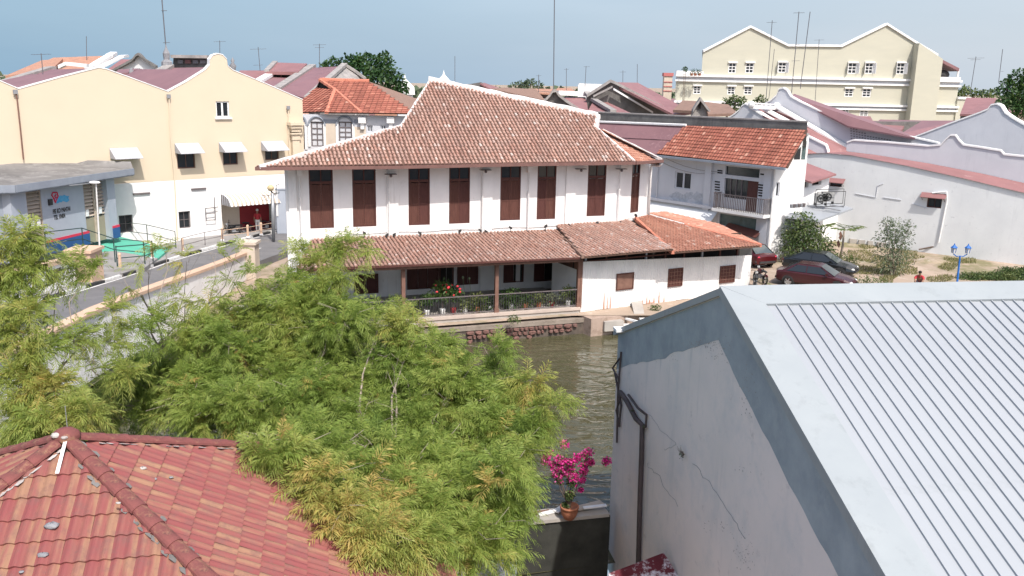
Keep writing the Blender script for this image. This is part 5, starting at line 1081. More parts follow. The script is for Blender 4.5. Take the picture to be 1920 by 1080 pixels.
# side wall with gable and high windows
cB = FBw.at(sb, 0); FSd = Fr(cB, FBw.d*.35 - FBw.n*.94); eB = FSd.hit(1510, 330)[0]; zr_ = FSd.hit(1506, 250)[1]; print('side', eB, zr_)
zq = lambda s: zg + (zr_-zg)*s/eB
hs = FSd.box(1454, 342, 1462, 369); gw = (FSd.hit(1481, 290)[0], FSd.hit(1504, 280)[0]); zgw = FSd.hit(1490, 303)[1]
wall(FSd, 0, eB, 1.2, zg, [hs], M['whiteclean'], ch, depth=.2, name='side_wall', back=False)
b = MB(); b.face([FSd.at(0, zg), FSd.at(eB, zg), FSd.at(eB, zr_-.1), ]); obj('gable', b, M['whiteclean'], ch); window(FSd, hs, ch, M['whiteblue'], M['glass'], cols=1)
for p, q in ((.30, .52), (.56, .76), (.80, .93)):
    s0_, s1_ = eB*p, eB*q; b = MB(); b.ext([FSd.at(s0_, zgw+.15, .006), FSd.at(s1_, zgw+.15, .006), FSd.at(s1_, zq(s1_)-.35, .006), FSd.at(s0_, max(zgw+.2, zq(s0_)-.35), .006)], FSd.n*.02); obj('gable_pane', b, M['glassgreen'] if p != .56 else M['glass'], ch)
b = MB(); b.face([FSd.at(eB, 1.2), FSd.at(eB, 1.2)+rdir*0-FBw.d*6, FSd.at(eB, zr_)-FBw.d*6, FSd.at(eB, zr_)]); obj('rear_wall', b, M['whiteclean'], ch)
# tile roof
r0, r1 = onY(1285, 237, Qg.y+4.6), onY(1514, 245, (FSd.at(eB, 0)).y+.1)
nn = (Pg-Qg).cross(r0-Qg).normalized(); nB = nn if nn.z > 0 else -nn
nB = ((Pg-Qg).normalized().cross((FSd.at(eB, zr_+.25)-FSd.at(0, zg+.1)))).normalized(); nB = nB if nB.z > 0 else -nB
rr0, rr1, ql = onp(1286, 236, Qg, nB), onp(1514, 244, Qg, nB), onp(1232, 288, Qg, nB); print('roofB2', rr0, rr1)
tile_roof('flat_tiles', [ql, Pg+Vector((.1, 0, 0)), rr1, rr0], Pg-Qg, ch, M['flat'], M['pan'], w=.24, L=.30, style='flat', wob=.004)
gutter([Qg-(Pg-Qg)*.02, Pg], ch, M['greydark'], w=.16, h=.14)
b = MB(); b.face([FBw.at(sa, zg-.02), FBw.at(sb, zg-.02), Pg-Vector((0, 0, .12)), Qg-Vector((0, 0, .12))]); obj('soffit', b, M['whiteblue'], ch)
# old purple metal roof to its left, and blackened parapet above both
pp_ = thing('purple_metal_roof', 'dull purple-red sheet roof between the clay ridge and the orange-tiled corner house', 'roof', tuple(rr0))
tr = rr0 + Vector((0, 0, -.03)); _f = Fr(rr0, rr1-rr0); tl = _f.at(*_f.hit(1105, 229)); _f = Fr(Qg, Pg-Qg); bl_ = _f.at(*_f.hit(1105, 282)); br_ = ql + Vector((-.0, 0, -.06))
b = MB(); b.ext([bl_, br_, tr, tl], (0, 0, -.1)); obj('sheet', b, M['purple'], pp_)
b = MB(); mL, mR = (bl_+tl)/2, (br_+tr)/2; b.ext([mL+Vector((0, -.05, .03)), mR+Vector((0, -.05, .03)), mR+Vector((0, .03, .05)), mL+Vector((0, .03, .05))], (0, 0, -.03)); obj('sheet_lap', b, M['purple'], pp_)
b = MB(); b.tube([tl+Vector((0, -.1, .06)), tr+Vector((0, -.1, .08))], .1, 5); obj('white_flashing', b, M['coping'], pp_)
pw = thing('blackened_parapet', 'long blackened parapet wall with pinkish coping behind the corner house roof', 'wall', tuple(tr))
FP_ = Fr(rr0+FB2.n*-.25, rr1-rr0); wL, wR, wLb, wRb = [FP_.at(*FP_.hit(*q)) for q in ((1110, 211), (1514, 230), (1110, 229), (1514, 247))]; print('wL', wL, wR, rr0, rr1)
wLb.z -= 1; wRb.z -= 1; b = MB(); b.ext([wLb, wRb, wR, wL], Vector((.1, .5, 0))); obj('wall', b, M['moss'], pw)
b = MB(); b.par(wL+Vector((0, -.06, 0)), (wR-wL), (.05, .6, 0), (0, 0, .1)); obj('coping', b, M['copingold'], pw)
# corner downpipes
t = thing('downpipe', 'white downpipe at the sunlit corner of the balcony house', 'downpipe', tuple(cB+Vector((0, 0, 4))), 'downpipes on the balcony house'); b = MB(); c_ = cB-FSd.d*.0+FBw.n*.12+FSd.n*.05; b.tube([c_+Vector((0, 0, zg-.2)), c_+Vector((0, 0, 1.3))], .07, 6); obj('pipe', b, M['pipe'], t)
t = thing('downpipe', 'grey downpipe at the shaded left end of the balcony house', 'downpipe', tuple(FBw.at(bh(1234, 350)[0], 4, .1)), 'downpipes on the balcony house'); b = MB(); s = bh(1233, 350)[0]; b.tube([FBw.at(s, zg-.2, .1), FBw.at(s, zb-.3, .1)], .05, 6); obj('pipe', b, M['whiteblue'], t)
t = thing('door_canopy', 'dark red canopy seen just above the orange low roof', 'canopy', tuple(FBw.at(4, 3))); b = MB(); a, z = bh(1356, 428, .6); c = bh(1418, 428, .6)[0]; b.ext([FBw.at(a, z, .6), FBw.at(c, z-.25, .6), FBw.at(c, z+.1, .02), FBw.at(a, z+.35, .02)], (0, 0, -.06)); obj('sheet', b, M['brown'], t)
# ================================================================== long white wall on the right and its neighbours
FWl = fr2((1590, 455, 1.3), (1920, 497, 1.3))
lw = thing('long_white_wall', 'long pale plastered side wall with tiny awned window behind the empty lot', 'building', tuple(onz(1760, 480, 1.3)))
def wh(u, v, o=0.0): return FWl.hit(u, v, o)
hA = FWl.box(1738, 368, 1766, 390); hB = FWl.box(1556, 336, 1579, 350)
pts_t = [(1470, 291), (1548, 287), (1600, 292), (1700, 311), (1800, 333), (1900, 357), (1990, 378), (2250, 437)]
tp_ = [wh(u, v) for u, v in pts_t]; zc0 = min(z for s, z in tp_[:-1])-.02; zh = max(hA[3], hB[3])+.05
wall(FWl, tp_[0][0], tp_[-2][0], 1.0, min(zc0, zh) if zc0 > zh else zc0, [hA, hB], M['whiteold'], lw, depth=.3, back=False)
zs_ = min(zc0, zh) if zc0 > zh else zc0
b = MB()
for (p, z), (q, z2) in zip(tp_[:-1], tp_[1:-1]): b.face([FWl.at(p, zs_), FWl.at(q, zs_), FWl.at(q, z2), FWl.at(p, z)])
b.face([FWl.at(tp_[-2][0], 1.0), FWl.at(tp_[-1][0], 1.0), FWl.at(*tp_[-1]), FWl.at(*tp_[-2])])
obj('wall', b, M['whiteold'], lw)
for h in (hA, hB): window(FWl, h, lw, M['brown'], M['glass'], cols=2, dep=.15)
for k, (u0, u1, v, lab) in enumerate(((1728, 1776, 360, 'small faded red awning over the tiny window in the long wall'), (1553, 1585, 333, 'small brown awning over the window beside the lean-to'))):
    a, z = wh(u0, v, .1); c = wh(u1, v, .1)[0]; t = thing('awning', lab, 'awning', tuple(FWl.at(a, z, .2))); b = MB(); b.ext([FWl.at(a, z, .03), FWl.at(c, z, .03), FWl.at(c, z-.3, .4), FWl.at(a, z-.3, .4)], (0, 0, -.04)); obj('sheet', b, M['redsheet'], t)
    for s in (a+.1, c-.1): b = MB(); b.tube([FWl.at(s, z-.55, .02), FWl.at(s, z-.32, .37)], .02, 4); obj('strut', b, M['railgrey'], t)
t = thing('downpipe', 'slanting white pipe running down the long pale wall from the tiny window', 'downpipe', tuple(FWl.at(*wh(1770, 420), .1))); b = MB(); b.tube([FWl.at(*wh(u, v, .1), .1) for u, v in ((1748, 362), (1775, 359), (1776, 375), (1760, 455))], .05, 6); obj('pipe', b, M['whiteclean'], t)
for pts, lab in (([(1604, 363), (1642, 370), (1646, 348), (1656, 344)], 'faint raised plaster outline of a blocked opening on the long wall'), ([(1656, 370), (1690, 375)], 'short dark plaster ledge mid-way along the long wall'), ([(1710, 382), (1738, 390)], 'short plaster ledge left of the tiny awned window')):
    b = MB(); b.tube([FWl.at(*wh(u, v, .02), .02) for u, v in pts], .035, 4); tag(obj('plaster_ledge', b, M['whiteblue']), lab, 'ledge', 'plaster ledges on the long wall')
# pink lean-to strip roof on top of the wall
b = MB(); W2o = 2.4
fl_ = [FWl.at(p, z+.02, .12) for p, z in tp_]; FW3 = FWl.off(-W2o); bk_ = [FW3.at(*FW3.hit(u, v)) for u, v in ((1520, 248), (1590, 284), (1640, 290), (1740, 306), (1840, 325), (1920, 343), (2000, 362), (2270, 420))]
for a, c, e, f in zip(fl_, fl_[1:], bk_[1:], bk_): b.face([a, c, e, f]); 
obj('strip_roof', b, M['redsheet'], lw)
def copwall(name, lab, F, outline, parent_cat='building', m='whiteblue', thick=.3, base=1.0, cop=None, cw=.42, chh=.12, cm='coping', group=None):  # default tone carries the shade of these white walls in its colour
    """upright wall traced at its own plane: outline is the top edge (px); extruded back, with a coping following it"""
    t = thing(name, lab, parent_cat, tuple(F.at(F.hit(*outline[len(outline)//2])[0], 2)), group)
    pts = [F.hit(u, v) for u, v in outline]; b = MB()
    for (p, z), (q, z2) in zip(pts, pts[1:]):
        if abs(p-q) < .01: continue
        b.face([F.at(p, base), F.at(q, base), F.at(q, z2), F.at(p, z)])
        b.face([F.at(p, base, -thick), F.at(p, z, -thick), F.at(q, z2, -thick), F.at(q, base, -thick)])
    b.face([F.at(pts[-1][0], base), F.at(pts[-1][0], base, -thick), F.at(*pts[-1], -thick), F.at(*pts[-1])]); b.face([F.at(pts[0][0], base), F.at(*pts[0]), F.at(*pts[0], -thick), F.at(pts[0][0], base, -thick)])
    obj('wall', b, M[m], t)
    c = MB()
    for (p, z), (q, z2) in zip(pts, pts[1:]):
        dz = 0
        c.solid([F.at(p, z+.003, .07), F.at(q, z2+.003, .07), F.at(q, z2+chh, .07), F.at(p, z+chh, .07), F.at(p, z+.003, .07-cw), F.at(q, z2+.003, .07-cw), F.at(q, z2+chh, .07-cw), F.at(p, z+chh, .07-cw)], [(0, 1, 2, 3), (3, 2, 6, 7), (7, 6, 5, 4), (1, 5, 6, 2), (0, 3, 7, 4)])
    obj('coping', c, M[cm], t); return t
FW2l = FWl.off(-W2o-.05)
copwall('shophouse_side_wall', 'grey-white side wall with a small curled hump above the pink strip roof', FW2l, [(1588, 268), (1600, 264), (1660, 268), (1740, 275), (1764, 273), (1774, 262), (1782, 255), (1791, 255), (1797, 264), (1806, 273), (1840, 278), (1876, 284), (1882, 291), (1940, 297), (2200, 322)])
FW3l = FWl.off(-11)
t3 = copwall('shophouse_gable', 'big white gable in painted grey shade with white curled peak at the right edge of the photo', FW3l, [(1700, 264), (1712, 259), (1780, 233), (1838, 212), (1852, 206), (1858, 198), (1868, 196), (1876, 200), (1884, 213), (1900, 224), (1960, 258), (2060, 305)], cw=1.4)
a_ = [FW3l.at(*FW3l.hit(u, v)) for u, v in ((1884, 213), (1960, 258))]
FW4 = FWl.off(-7.5); 
t4 = copwall('shophouse_gable', 'long white gable wall in painted lilac-grey shade with curled white peak and rows of vent bricks', FW4, [(1425, 200), (1445, 190), (1456, 180), (1461, 168), (1468, 166), (1475, 170), (1482, 182), (1500, 192), (1545, 213), (1590, 236), (1650, 247), (1716, 260), (1760, 270)], cw=.5)
for r in range(5):
    for k in range(15 if r > 1 else 6 if r else 3):
        u = 1596+k*(5.2)+r*.3; v = 241+r*4.6+k*.9
        if u > 1668+ r*1.0: break
        s, z = FW4.hit(u, v); b = MB(); b.fbox(FW4, s-.09, s+.05, z-.05, z+.05, .0, .012); obj('vent_slot', b, M['ornament'], t4)
def quadroof(name, lab, pts, m, cat='roof', th=.12, parent=None, group=None, laps=0):
    P = [onY(*p) for p in pts]; c = sum(P, Vector((0, 0, 0)))/len(P)
    b = MB()
    if len(P) == 4: b.face([P[0], P[1], P[2]]); b.face([P[0], P[2], P[3]])
    else: b.face(P)
    for a, e in zip(P, P[1:]+P[:1]): b.face([a, e, e-Vector((0, 0, th)), a-Vector((0, 0, th))])
    if parent: return obj(name, b, m, parent)
    t = thing(name, lab, cat, tuple(c), group); obj('sheet', b, m, t); 
    if laps and len(P) == 4:
        for k in range(1, laps):
            A = P[0].lerp(P[1], k/laps)+Vector((0, 0, .03)); B = P[3].lerp(P[2], k/laps)+Vector((0, 0, .03)); bb = MB(); bb.tube([A, B], .035, 4); obj('sheet_rib', bb, m, t)
    return t
Y4 = FW4.at(FW4.hit(1550, 220)[0], 0).y
quadroof('shophouse_roof', 'dark red roof falling behind the long lilac-grey gable', [(1590, 236, Y4-2), (1716, 259, Y4-6), (1702, 250, Y4+2), (1490, 176, Y4+7), (1480, 180, Y4+3)], M['purple'])
FW5 = FWl.off(-4.6)
t5 = copwall('shophouse_gable', 'narrow white stepped gable with scrolled ridge left of the long lilac gable', FW5, [(1360, 226), (1376, 216), (1386, 208), (1391, 200), (1397, 196), (1404, 199), (1408, 204), (1440, 224), (1500, 256), (1545, 279), (1575, 290)], cw=.9)
Y5 = FW5.at(FW5.hit(1480, 240)[0], 0).y
quadroof('shophouse_roof', 'pink and white striped roof strip behind the scrolled gable', [(1440, 222, Y5+.2), (1590, 290, Y5-2.5), (1600, 284, Y5-1.0), (1462, 206, Y5+4), (1410, 204, Y5+4)], M['redsheet'])
for (p, q, lab) in (((1455, 203), (1597, 286), 'right-hand white coping stripe beside the pink roof strip'), ((1428, 206), (1520, 255), 'white coping stripe in the middle of the pink roof strip')):
    A, B = onY(*p, Y5+3.2), onY(*q, Y5-.9 if q[0] > 1550 else Y5+1); b = MB(); b.par(A, B-A, (.5, .1, 0), (0, 0, .16)); tag(obj('coping_stripe', b, M['coping']), lab, 'coping')
b = MB(); A, B = onY(1407, 203, Y5+1), onY(1456, 206, Y5+3.5); b.par(A, B-A, (0, .3, 0), (0, 0, .3)); b.par(A+Vector((0, 0, .38)), B-A, (0, .3, 0), (0, 0, .1)); 
for k in range(6): b.par(A.lerp(B, .05+k*.17)+Vector((0, .05, .3)), (B-A)*.05, (0, .2, 0), (0, 0, .09))
b.ball(B+Vector((0, .15, .3)), .34, 8, 6); b.ball(A+Vector((.1, .15, .3)), .3, 8, 6); tag(obj('ridge_scroll', b, M['coping']), 'white openwork ridge with scrolled ends on the narrow shophouse', 'ridge ornament')
# small wall between balcony house and long wall, lean-to roof, zinc roof
t = copwall('yard_wall', 'short blue-grey wall with white sloping coping right of the balcony house', FWl.off(-1.2), [(1500, 256), (1516, 258), (1548, 274), (1552, 286)], 'wall', 'whiteblue', cw=.5)
YA_ = onz(1560, 430, 1.3).y-6
quadroof('lean_to_roof', 'dark pink sheet lean-to roof beside the sunlit side of the balcony house', [(1500, 334, 59.6), (1522, 341, 59.0), (1568, 326, 62.2), (1503, 302, 62.8)], M['redsheet'])
lt = thing('lean_to', 'white lean-to with dark openings under the pink sheet roof', 'lean-to', tuple(onY(1530, 360, 58)))
A = onY(1503, 400, 59.9); B = onY(1550, 385, 62.5); FL2 = Fr(A, B-A); 
hL1 = FL2.box(1505, 341, 1516, 352); hL2 = FL2.box(1523, 338, 1540, 347); zt5 = FL2.hit(1530, 337)[1]
s0, s1 = 0, (B-A).to_2d().length; wall(FL2, s0, s1, 1.2, zt5+.1, [(max(.02, hL1[0]), hL1[1], hL1[2], hL1[3]), hL2], M['whiteclean'], lt)
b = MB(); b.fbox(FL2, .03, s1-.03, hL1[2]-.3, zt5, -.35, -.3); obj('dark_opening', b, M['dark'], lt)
FL3 = FL2
quadroof('zinc_roof', 'white sheet canopy with grey seams over the side yard', [(1473, 405, 57.0), (1535, 413, 56.8), (1600, 390, 60), (1552, 378, 62), (1505, 384, 60.5)], M['zinc'])
for k, (p, q) in enumerate((((1546, 391), (1576, 397)), ((1490, 400), (1518, 410)), ((1556, 386), (1582, 390)))):
    A, B = onY(*p, 59), onY(*q, 58.5); b = MB(); b.tube([A+Vector((0, 0, .06)), B+Vector((0, 0, .06))], .05, 4); tag(obj('seam_bar', b, M['ornament']), ['longest dark seam bar on the white sheet canopy', 'dark seam at the left tip of the white canopy', 'dark seam at the right of the white canopy'][k], 'bar', 'dark seams on the white canopy')
yw_ = thing('yard_annexe', 'white annexe wall under the white sheet canopy, pinkish in the sun', 'wall', tuple(onz(1560, 450, 1.3)))
A, B = onz(1478, 462, 1.3), onz(1592, 449, 1.3); FA = Fr(A, B-A); lA = (B-A).to_2d().length; b = MB(); b.ext([FA.at(0, 1.2), FA.at(lA, 1.2), FA.at(lA, FA.hit(1588, 398)[1]), FA.at(0, FA.hit(1480, 425)[1])], -FA.n*.2); obj('wall', b, M['whiteclean'], yw_)
b = MB(); a, c = FA.hit(1518, 440)[0], FA.hit(1538, 440)[0]; b.fbox(FA, a, c, 1.3, 3.3, .0, .03); obj('doorway', b, M['dark'], yw_)
# air conditioner condensers
for k, (u, v, w_) in enumerate(((1538, 383, .8), (1551, 380, .8))):
    t = thing('condenser', ['left grey air-conditioner condenser on the white sheet canopy', 'right grey air-conditioner condenser on the white sheet canopy'][k], 'condenser', tuple(onY(u, v, 59.5)), 'condensers on the canopy')
    P = onY(u, v, 59.5)+Vector((-.35, 0, 0)); b = MB(); b.box(P.x, P.x+w_, P.y, P.y+.35, P.z+.08, P.z+.72); obj('casing', b, M['acunit'], t)
    b = MB(); b.lathe((P.x+.35, P.y-.005, P.z+.4), [(.27, 0), (.27, .02), (.2, .02), (.2, 0)], 14, (0, -1, 0)); obj('fan_ring', b, M['black'], t); b = MB()
    for q in range(5): b.par((P.x+.35, P.y-.008, P.z+.4), (.24*math.cos(q*1.257), 0, .24*math.sin(q*1.257)), (.05*math.sin(q*1.257), 0, -.05*math.cos(q*1.257)), (0, -.01, 0))
    obj('fan', b, M['black'], t); b = MB(); b.box(P.x, P.x+.06, P.y, P.y+.35, P.z-.1, P.z+.08); b2 = MB(); b2.box(P.x+w_-.06, P.x+w_, P.y, P.y+.35, P.z-.1, P.z+.08); obj('foot', b, M['black'], t); obj('foot', b2, M['black'], t)
t = thing('open_rack', 'black open frame rack around the condensers', 'rack', tuple(onY(1550, 375, 59.5))); b = MB()
P = onY(1530, 388, 59.2); Qv = [(0, 0, 0), (1.9, 0, .1), (1.9, 0, 1.1), (0, 0, 1.0), (0, 0, 0)]; b.tube([P+Vector(q) for q in Qv], .03, 4); b.tube([P+Vector(q)+Vector((.1, .6, .1)) for q in Qv], .03, 4); obj('frame', b, M['black'], t)
t = thing('scrap_rack', 'small pile of dark pots and rods at the left tip of the white canopy', 'rack', tuple(onY(1494, 388, 57)))
for k in range(6): P = onY(1484+k*4.5, 390-k*.4, 57.3); b = MB(); b.lathe(P, [(.1, 0), (.13, .22), (.1, .25), (0, .2)], 7); obj('pot', b, M['railgrey'] if k % 2 else M['ornament'], t)
# ================================================================== cream four-gabled block far right
CY = 150.0; FC = Fr((0, CY), (1, 0.04))
cb = thing('cream_apartment_block', 'large pale cream building with twin gables and rows of small white windows', 'building', tuple(FC.at(FC.hit(1530, 150)[0], 1)))
def chh(u, v, o=0.0): return FC.hit(u, v, o)
out = [(1268, 141), (1318, 141), (1318, 98), (1407, 52), (1477, 87), (1578, 88), (1662, 47), (1711, 78), (1757, 105), (1757, 140), (1800, 141)]
wins = [(1366, 118, 1380, 137), (1398, 118, 1413, 137), (1459, 117, 1474, 136), (1590, 118, 1606, 138), (1622, 118, 1637, 138), (1681, 118, 1696, 139), (1300, 161, 1314, 176), (1364, 162, 1378, 177), (1395, 162, 1410, 177), (1584, 166, 1600, 181), (1617, 166, 1633, 182), (1706, 167, 1722, 183), (1578, 205, 1592, 217), (1612, 207, 1628, 218), (1700, 209, 1716, 226)]
wb = [FC.box(*w_) for w_ in wins]
sP = [chh(u, v) for u, v in out]; zl = chh(1400, 141)[1]
wall(FC, sP[0][0], chh(1800, 141)[0], 1, zl, [h for h in wb if h[3] < zl], M['cream'], cb, depth=.4, back=False)
b = MB()
def gz(s):
    g = sP[1:-1]
    for (p, z), (q, z2) in zip(g, g[1:]):
        if p <= s <= q and q-p > .01: return z+(z2-z)*(s-p)/(q-p)
    return zl
cuts = sorted({*[p for p, z in sP[2:-1]], *[x for h in wb[:6] for x in h[:2]]}); cuts = [c for c in cuts if sP[2][0] <= c <= sP[-2][0]]
for a, c in zip(cuts, cuts[1:]):
    m_ = (a+c)/2; hh = [h for h in wb[:6] if h[0] < m_ < h[1]]
    if c-a < .01: continue
    za, zc2 = gz(a+1e-3), gz(c-1e-3)
    if hh: h = hh[0]; b.face([FC.at(a, zl), FC.at(c, zl), FC.at(c, h[2]), FC.at(a, h[2])]); b.face([FC.at(a, h[3]), FC.at(c, h[3]), FC.at(c, zc2), FC.at(a, za)])
    else: b.face([FC.at(a, zl), FC.at(c, zl), FC.at(c, zc2), FC.at(a, za)])
obj('gable', b, M['cream'], cb)
c = MB()
for (p, z), (q, z2) in zip(sP[2:-2], sP[3:-1]): 
    if q-p > .01: c.solid([FC.at(p, z, .3), FC.at(q, z2, .3), FC.at(q, z2+.35, .3), FC.at(p, z+.35, .3), FC.at(p, z, -.6), FC.at(q, z2, -.6), FC.at(q, z2+.35, -.6), FC.at(p, z+.35, -.6)], [(0, 1, 2, 3), (3, 2, 6, 7), (7, 6, 5, 4), (0, 4, 5, 1)])
obj('verge', c, M['coping'], cb)
for i, h in enumerate(wb): 
    fo = window(FC, h, cb, M['whiteclean'], M['glass'], cols=2, rows=3, fw_=.12, bar=.1, dep=.08)
    if i in (2, 3, 4, 5):
        for s_, sg in ((h[0], -1), (h[1], 1)):
            bb = MB(); bb.par(FC.at(s_, h[2], .0), FC.n*.62+FC.d*sg*.22, FC.d*.05*sg, (0, 0, h[3]-h[2])); obj('casement', bb, M['whiteclean'], fo)
    bb = MB(); bb.fbox(FC, h[0]-.15, h[1]+.15, h[3], h[3]+.22, .0, .3); obj('hood', bb, M['whiteclean'], cb)
for v0, v1, hh in ((146, 158, 1), (195, 205, 1)):
    for k in range(2):
        z0, z1 = chh(1540, v1)[1], chh(1540, v0)[1]; b = MB(); z = z1-.25 if k == 0 else z0; b.fbox(FC, sP[0][0]-.2, chh(1800, 150)[0]+.2, z, z+(.35 if k == 0 else .3), .003, .55 if k == 0 else .35); obj('cornice', b, M['coping'], cb)
    b = MB(); b.fbox(FC, sP[0][0], chh(1800, 150)[0], z0+.3, z1-.25, .003, .06); obj('cornice_band', b, M['whiteblue'], cb)
b = MB(); s0, s1 = chh(1712, 90)[0], chh(1757, 110)[0]; b.ext([FC.at(s0, 1, .01), FC.at(s1-.0, 1, .01), FC.at(s1, gz(s1-.01)-.2, .01), FC.at(s0, gz(s0)-.2, .01)], FC.n*2.0); obj('projecting_bay', b, M['cream'], cb)
b = MB(); b.par(FC.at(s0-.15, 1, 2.0), FC.d*.2, FC.n*.2, (0, 0, gz(s0)-1.6)); obj('downpipe', b, M['cream'], cb)
b = MB(); b.fbox(FC, sP[0][0], sP[1][0], zl, zl+.5, -.5, .1); obj('terrace_parapet', b, M['coping'], cb); b = MB(); s1_ = chh(1800, 140)[0]; b.fbox(FC, sP[-2][0], s1_, zl-.1, zl+.4, -.3, .4); obj('terrace_parapet', b, M['coping'], cb)
b = MB(); A = FC.at(*chh(1758, 107, .3), .3); B = FC.at(*chh(1799, 128, .3), .3); b.ext([A, B, B-FC.n*9, A-FC.n*9], (0, 0, -.5)); obj('terrace_canopy', b, M['purple'], cb)
b = MB(); b.fbox(FC, sP[-2][0], s1_, zl+.2, zl+3.2, -6, -5.8); obj('terrace_back_wall', b, M['whiteblue'], cb)
b = MB(); s_ = chh(1799, 130)[0]; b.fbox(FC, s_-.25, s_, zl+.4, chh(1799, 129)[1], -.2, .05); obj('terrace_post', b, M['coping'], cb)
b = MB(); s_ = chh(1774, 132)[0]; b.ball(FC.at(s_, zl+.8, -1), (1.2, .6, .8), 8, 6); obj('water_tank', b, M['black'], cb)
CBK = lambda p: p+Vector((7.5, 22, 0))
for (i0, ia, i1) in ((2, 3, 4), (5, 6, 9)):
    b = MB(); A, T, B_ = sP[i0], sP[ia], sP[i1-0] if i1 != 9 else sP[8]
    b.face([FC.at(A[0], A[1], -.5), FC.at(T[0], T[1], -.5), CBK(FC.at(T[0], T[1])), CBK(FC.at(A[0], A[1]))]); b.face([FC.at(T[0], T[1], -.5), FC.at(B_[0], B_[1], -.5), CBK(FC.at(B_[0], B_[1])), CBK(FC.at(T[0], T[1]))]); obj('roof', b, M['whiteblue'], cb)
b = MB(); b.face([FC.at(sP[0][0], 1), FC.at(sP[0][0], zl), CBK(FC.at(sP[0][0], zl)), CBK(FC.at(sP[0][0], 1))]); obj('left_wall', b, M['cream'], cb); b = MB(); b.face([FC.at(s1_, 1), CBK(FC.at(s1_, 1)), CBK(FC.at(s1_, zl)), FC.at(s1_, zl)]); obj('right_wall', b, M['cream'], cb)
b = MB(); b.fbox(FC, s1_, chh(1815, 200)[0], 1, chh(1807, 186)[1], -12, .3); obj('low_annexe', b, M['cream'], cb); b = MB(); b.fbox(FC, s1_, chh(1816, 200)[0], chh(1807, 186)[1], chh(1807, 184)[1]+.2, -12, .5); obj('cornice', b, M['coping'], cb)
b = MB(); b.face([FC.at(sP[1][0], zl, -.5), FC.at(sP[1][0], zl+1, -.5), FC.at(sP[2][0], sP[2][1], -.5), CBK(FC.at(sP[2][0], sP[2][1])), CBK(FC.at(sP[1][0], zl))]); obj('inner_wall', b, M['cream'], cb)
# ================================================================== roofs and houses behind
def slabwall(pts, Y, m, parent, name='wall', th=.4, Ys=None, base=None):
    P = [onY(u, v, (Ys[i] if Ys else Y)) for i, (u, v) in enumerate(pts)]
    if base is not None: P = P + [Vector((P[-1].x, P[-1].y, base)), Vector((P[0].x, P[0].y, base))]
    b = MB(); b.ext(P, (0, th, 0)); return obj(name, b, m, parent)
def bthing(name, lab, cat, u, v, Y, group=None): return thing(name, lab, cat, tuple(onY(u, v, Y)), group)
def cop(pts, Ys, m, parent, w=.35, h=.14, name='coping'):
    P = [onY(u, v, y) for (u, v), y in zip(pts, Ys)]; b = MB()
    for a, c in zip(P, P[1:]):
        d = (c-a).normalized(); s = d.cross(Vector((0, 0, 1))); s = s.normalized() if s.length > .01 else Vector((1, 0, 0)); b.par(a-s*w/2-Vector((0, 0, .03)), c-a, s*w, Vector((0, 0, h)))
    return obj(name, b, m, parent)
# --- left, behind the yellow gables
t = bthing('orange_roof_house', 'rambling orange clay roof on the skyline behind the first yellow gable', 'house', 150, 118, 112)
quadroof('roof', '', [(30, 140, 104), (170, 131, 104), (214, 104, 112), (100, 108, 112)], M['orangetile'], parent=t, th=.3); quadroof('roof', '', [(10, 142, 100), (95, 132, 100), (118, 110, 110), (78, 113, 110)], M['orangetile'], parent=t, th=.3)
slabwall([(30, 141), (220, 131)], 105, M['whiteold'], t, base=1)
cop([(165, 132), (205, 108), (214, 103)], [103, 108, 111], M['coping'], t, .8, .4); cop([(185, 130), (228, 108), (238, 107)], [104, 108, 111], M['coping'], t, .5, .3)
t = bthing('pink_roof_house', 'small faded pink roof between the orange roof and a stained white gable', 'house', 225, 120, 100); quadroof('roof', '', [(196, 134, 98), (222, 134, 98), (255, 112, 104), (228, 111, 104)], M['redsheet'], parent=t, th=.3); slabwall([(196, 135), (225, 135)], 98.5, M['whiteold'], t, base=1)
t = bthing('stained_gable_house', 'stained white gable with dark pointed knob and black coping on the skyline', 'house', 260, 120, 96)
slabwall([(213, 134), (250, 114), (256, 106), (261, 104), (266, 107), (272, 114), (294, 127), (285, 134)], 96, M['whiteold'], t, base=1); cop([(213, 134), (250, 114), (256, 106), (261, 103), (266, 107), (272, 114), (294, 127)], [95.7]*7, M['moss'], t, .6, .25)
t = bthing('low_red_roof_house', 'low dull red roof over a dark recess with two white finials', 'house', 240, 133, 86); quadroof('roof', '', [(214, 138, 84), (240, 136, 84), (262, 128, 88), (222, 130, 88)], M['purple'], parent=t, th=.3); slabwall([(222, 138), (262, 129), (282, 136), (270, 150)], 87, M['dark'], t, base=1)
for u, v in ((247, 145), (261, 146)): P = onY(u, v, 84); b = MB(); b.lathe(P, [(.5, -.6), (.45, 0), (.2, .35), (.22, .6), (0, .9)], 8); obj('finial', b, M['ornament'], t, True)
t = bthing('purple_roof_house', 'flat purple-red sheet roof behind the first yellow valley', 'house', 80, 145, 75); quadroof('roof', '', [(36, 168, 66), (190, 128, 68), (150, 131, 80), (92, 130, 80), (5, 157, 74)], M['purple'], parent=t, th=.2)
cop([(3, 158), (92, 131), (100, 130)], [73, 79.5, 80], M['copingold'], t, .7, .3); cop([(112, 128), (125, 122), (165, 126)], [82, 82, 82], M['coping'], t, .6, .3)
t = bthing('purple_roof_house', 'sloping purple sheet roof with dark decorated ridge box left of the domed yellow gable', 'house', 330, 145, 75); quadroof('roof', '', [(313, 173, 67), (386, 131, 67), (388, 126, 76), (326, 127, 76), (272, 158, 70)], M['purple'], parent=t, th=.2)
cop([(262, 160), (318, 128)], [69.5, 76], M['copingold'], t, .8, .35)
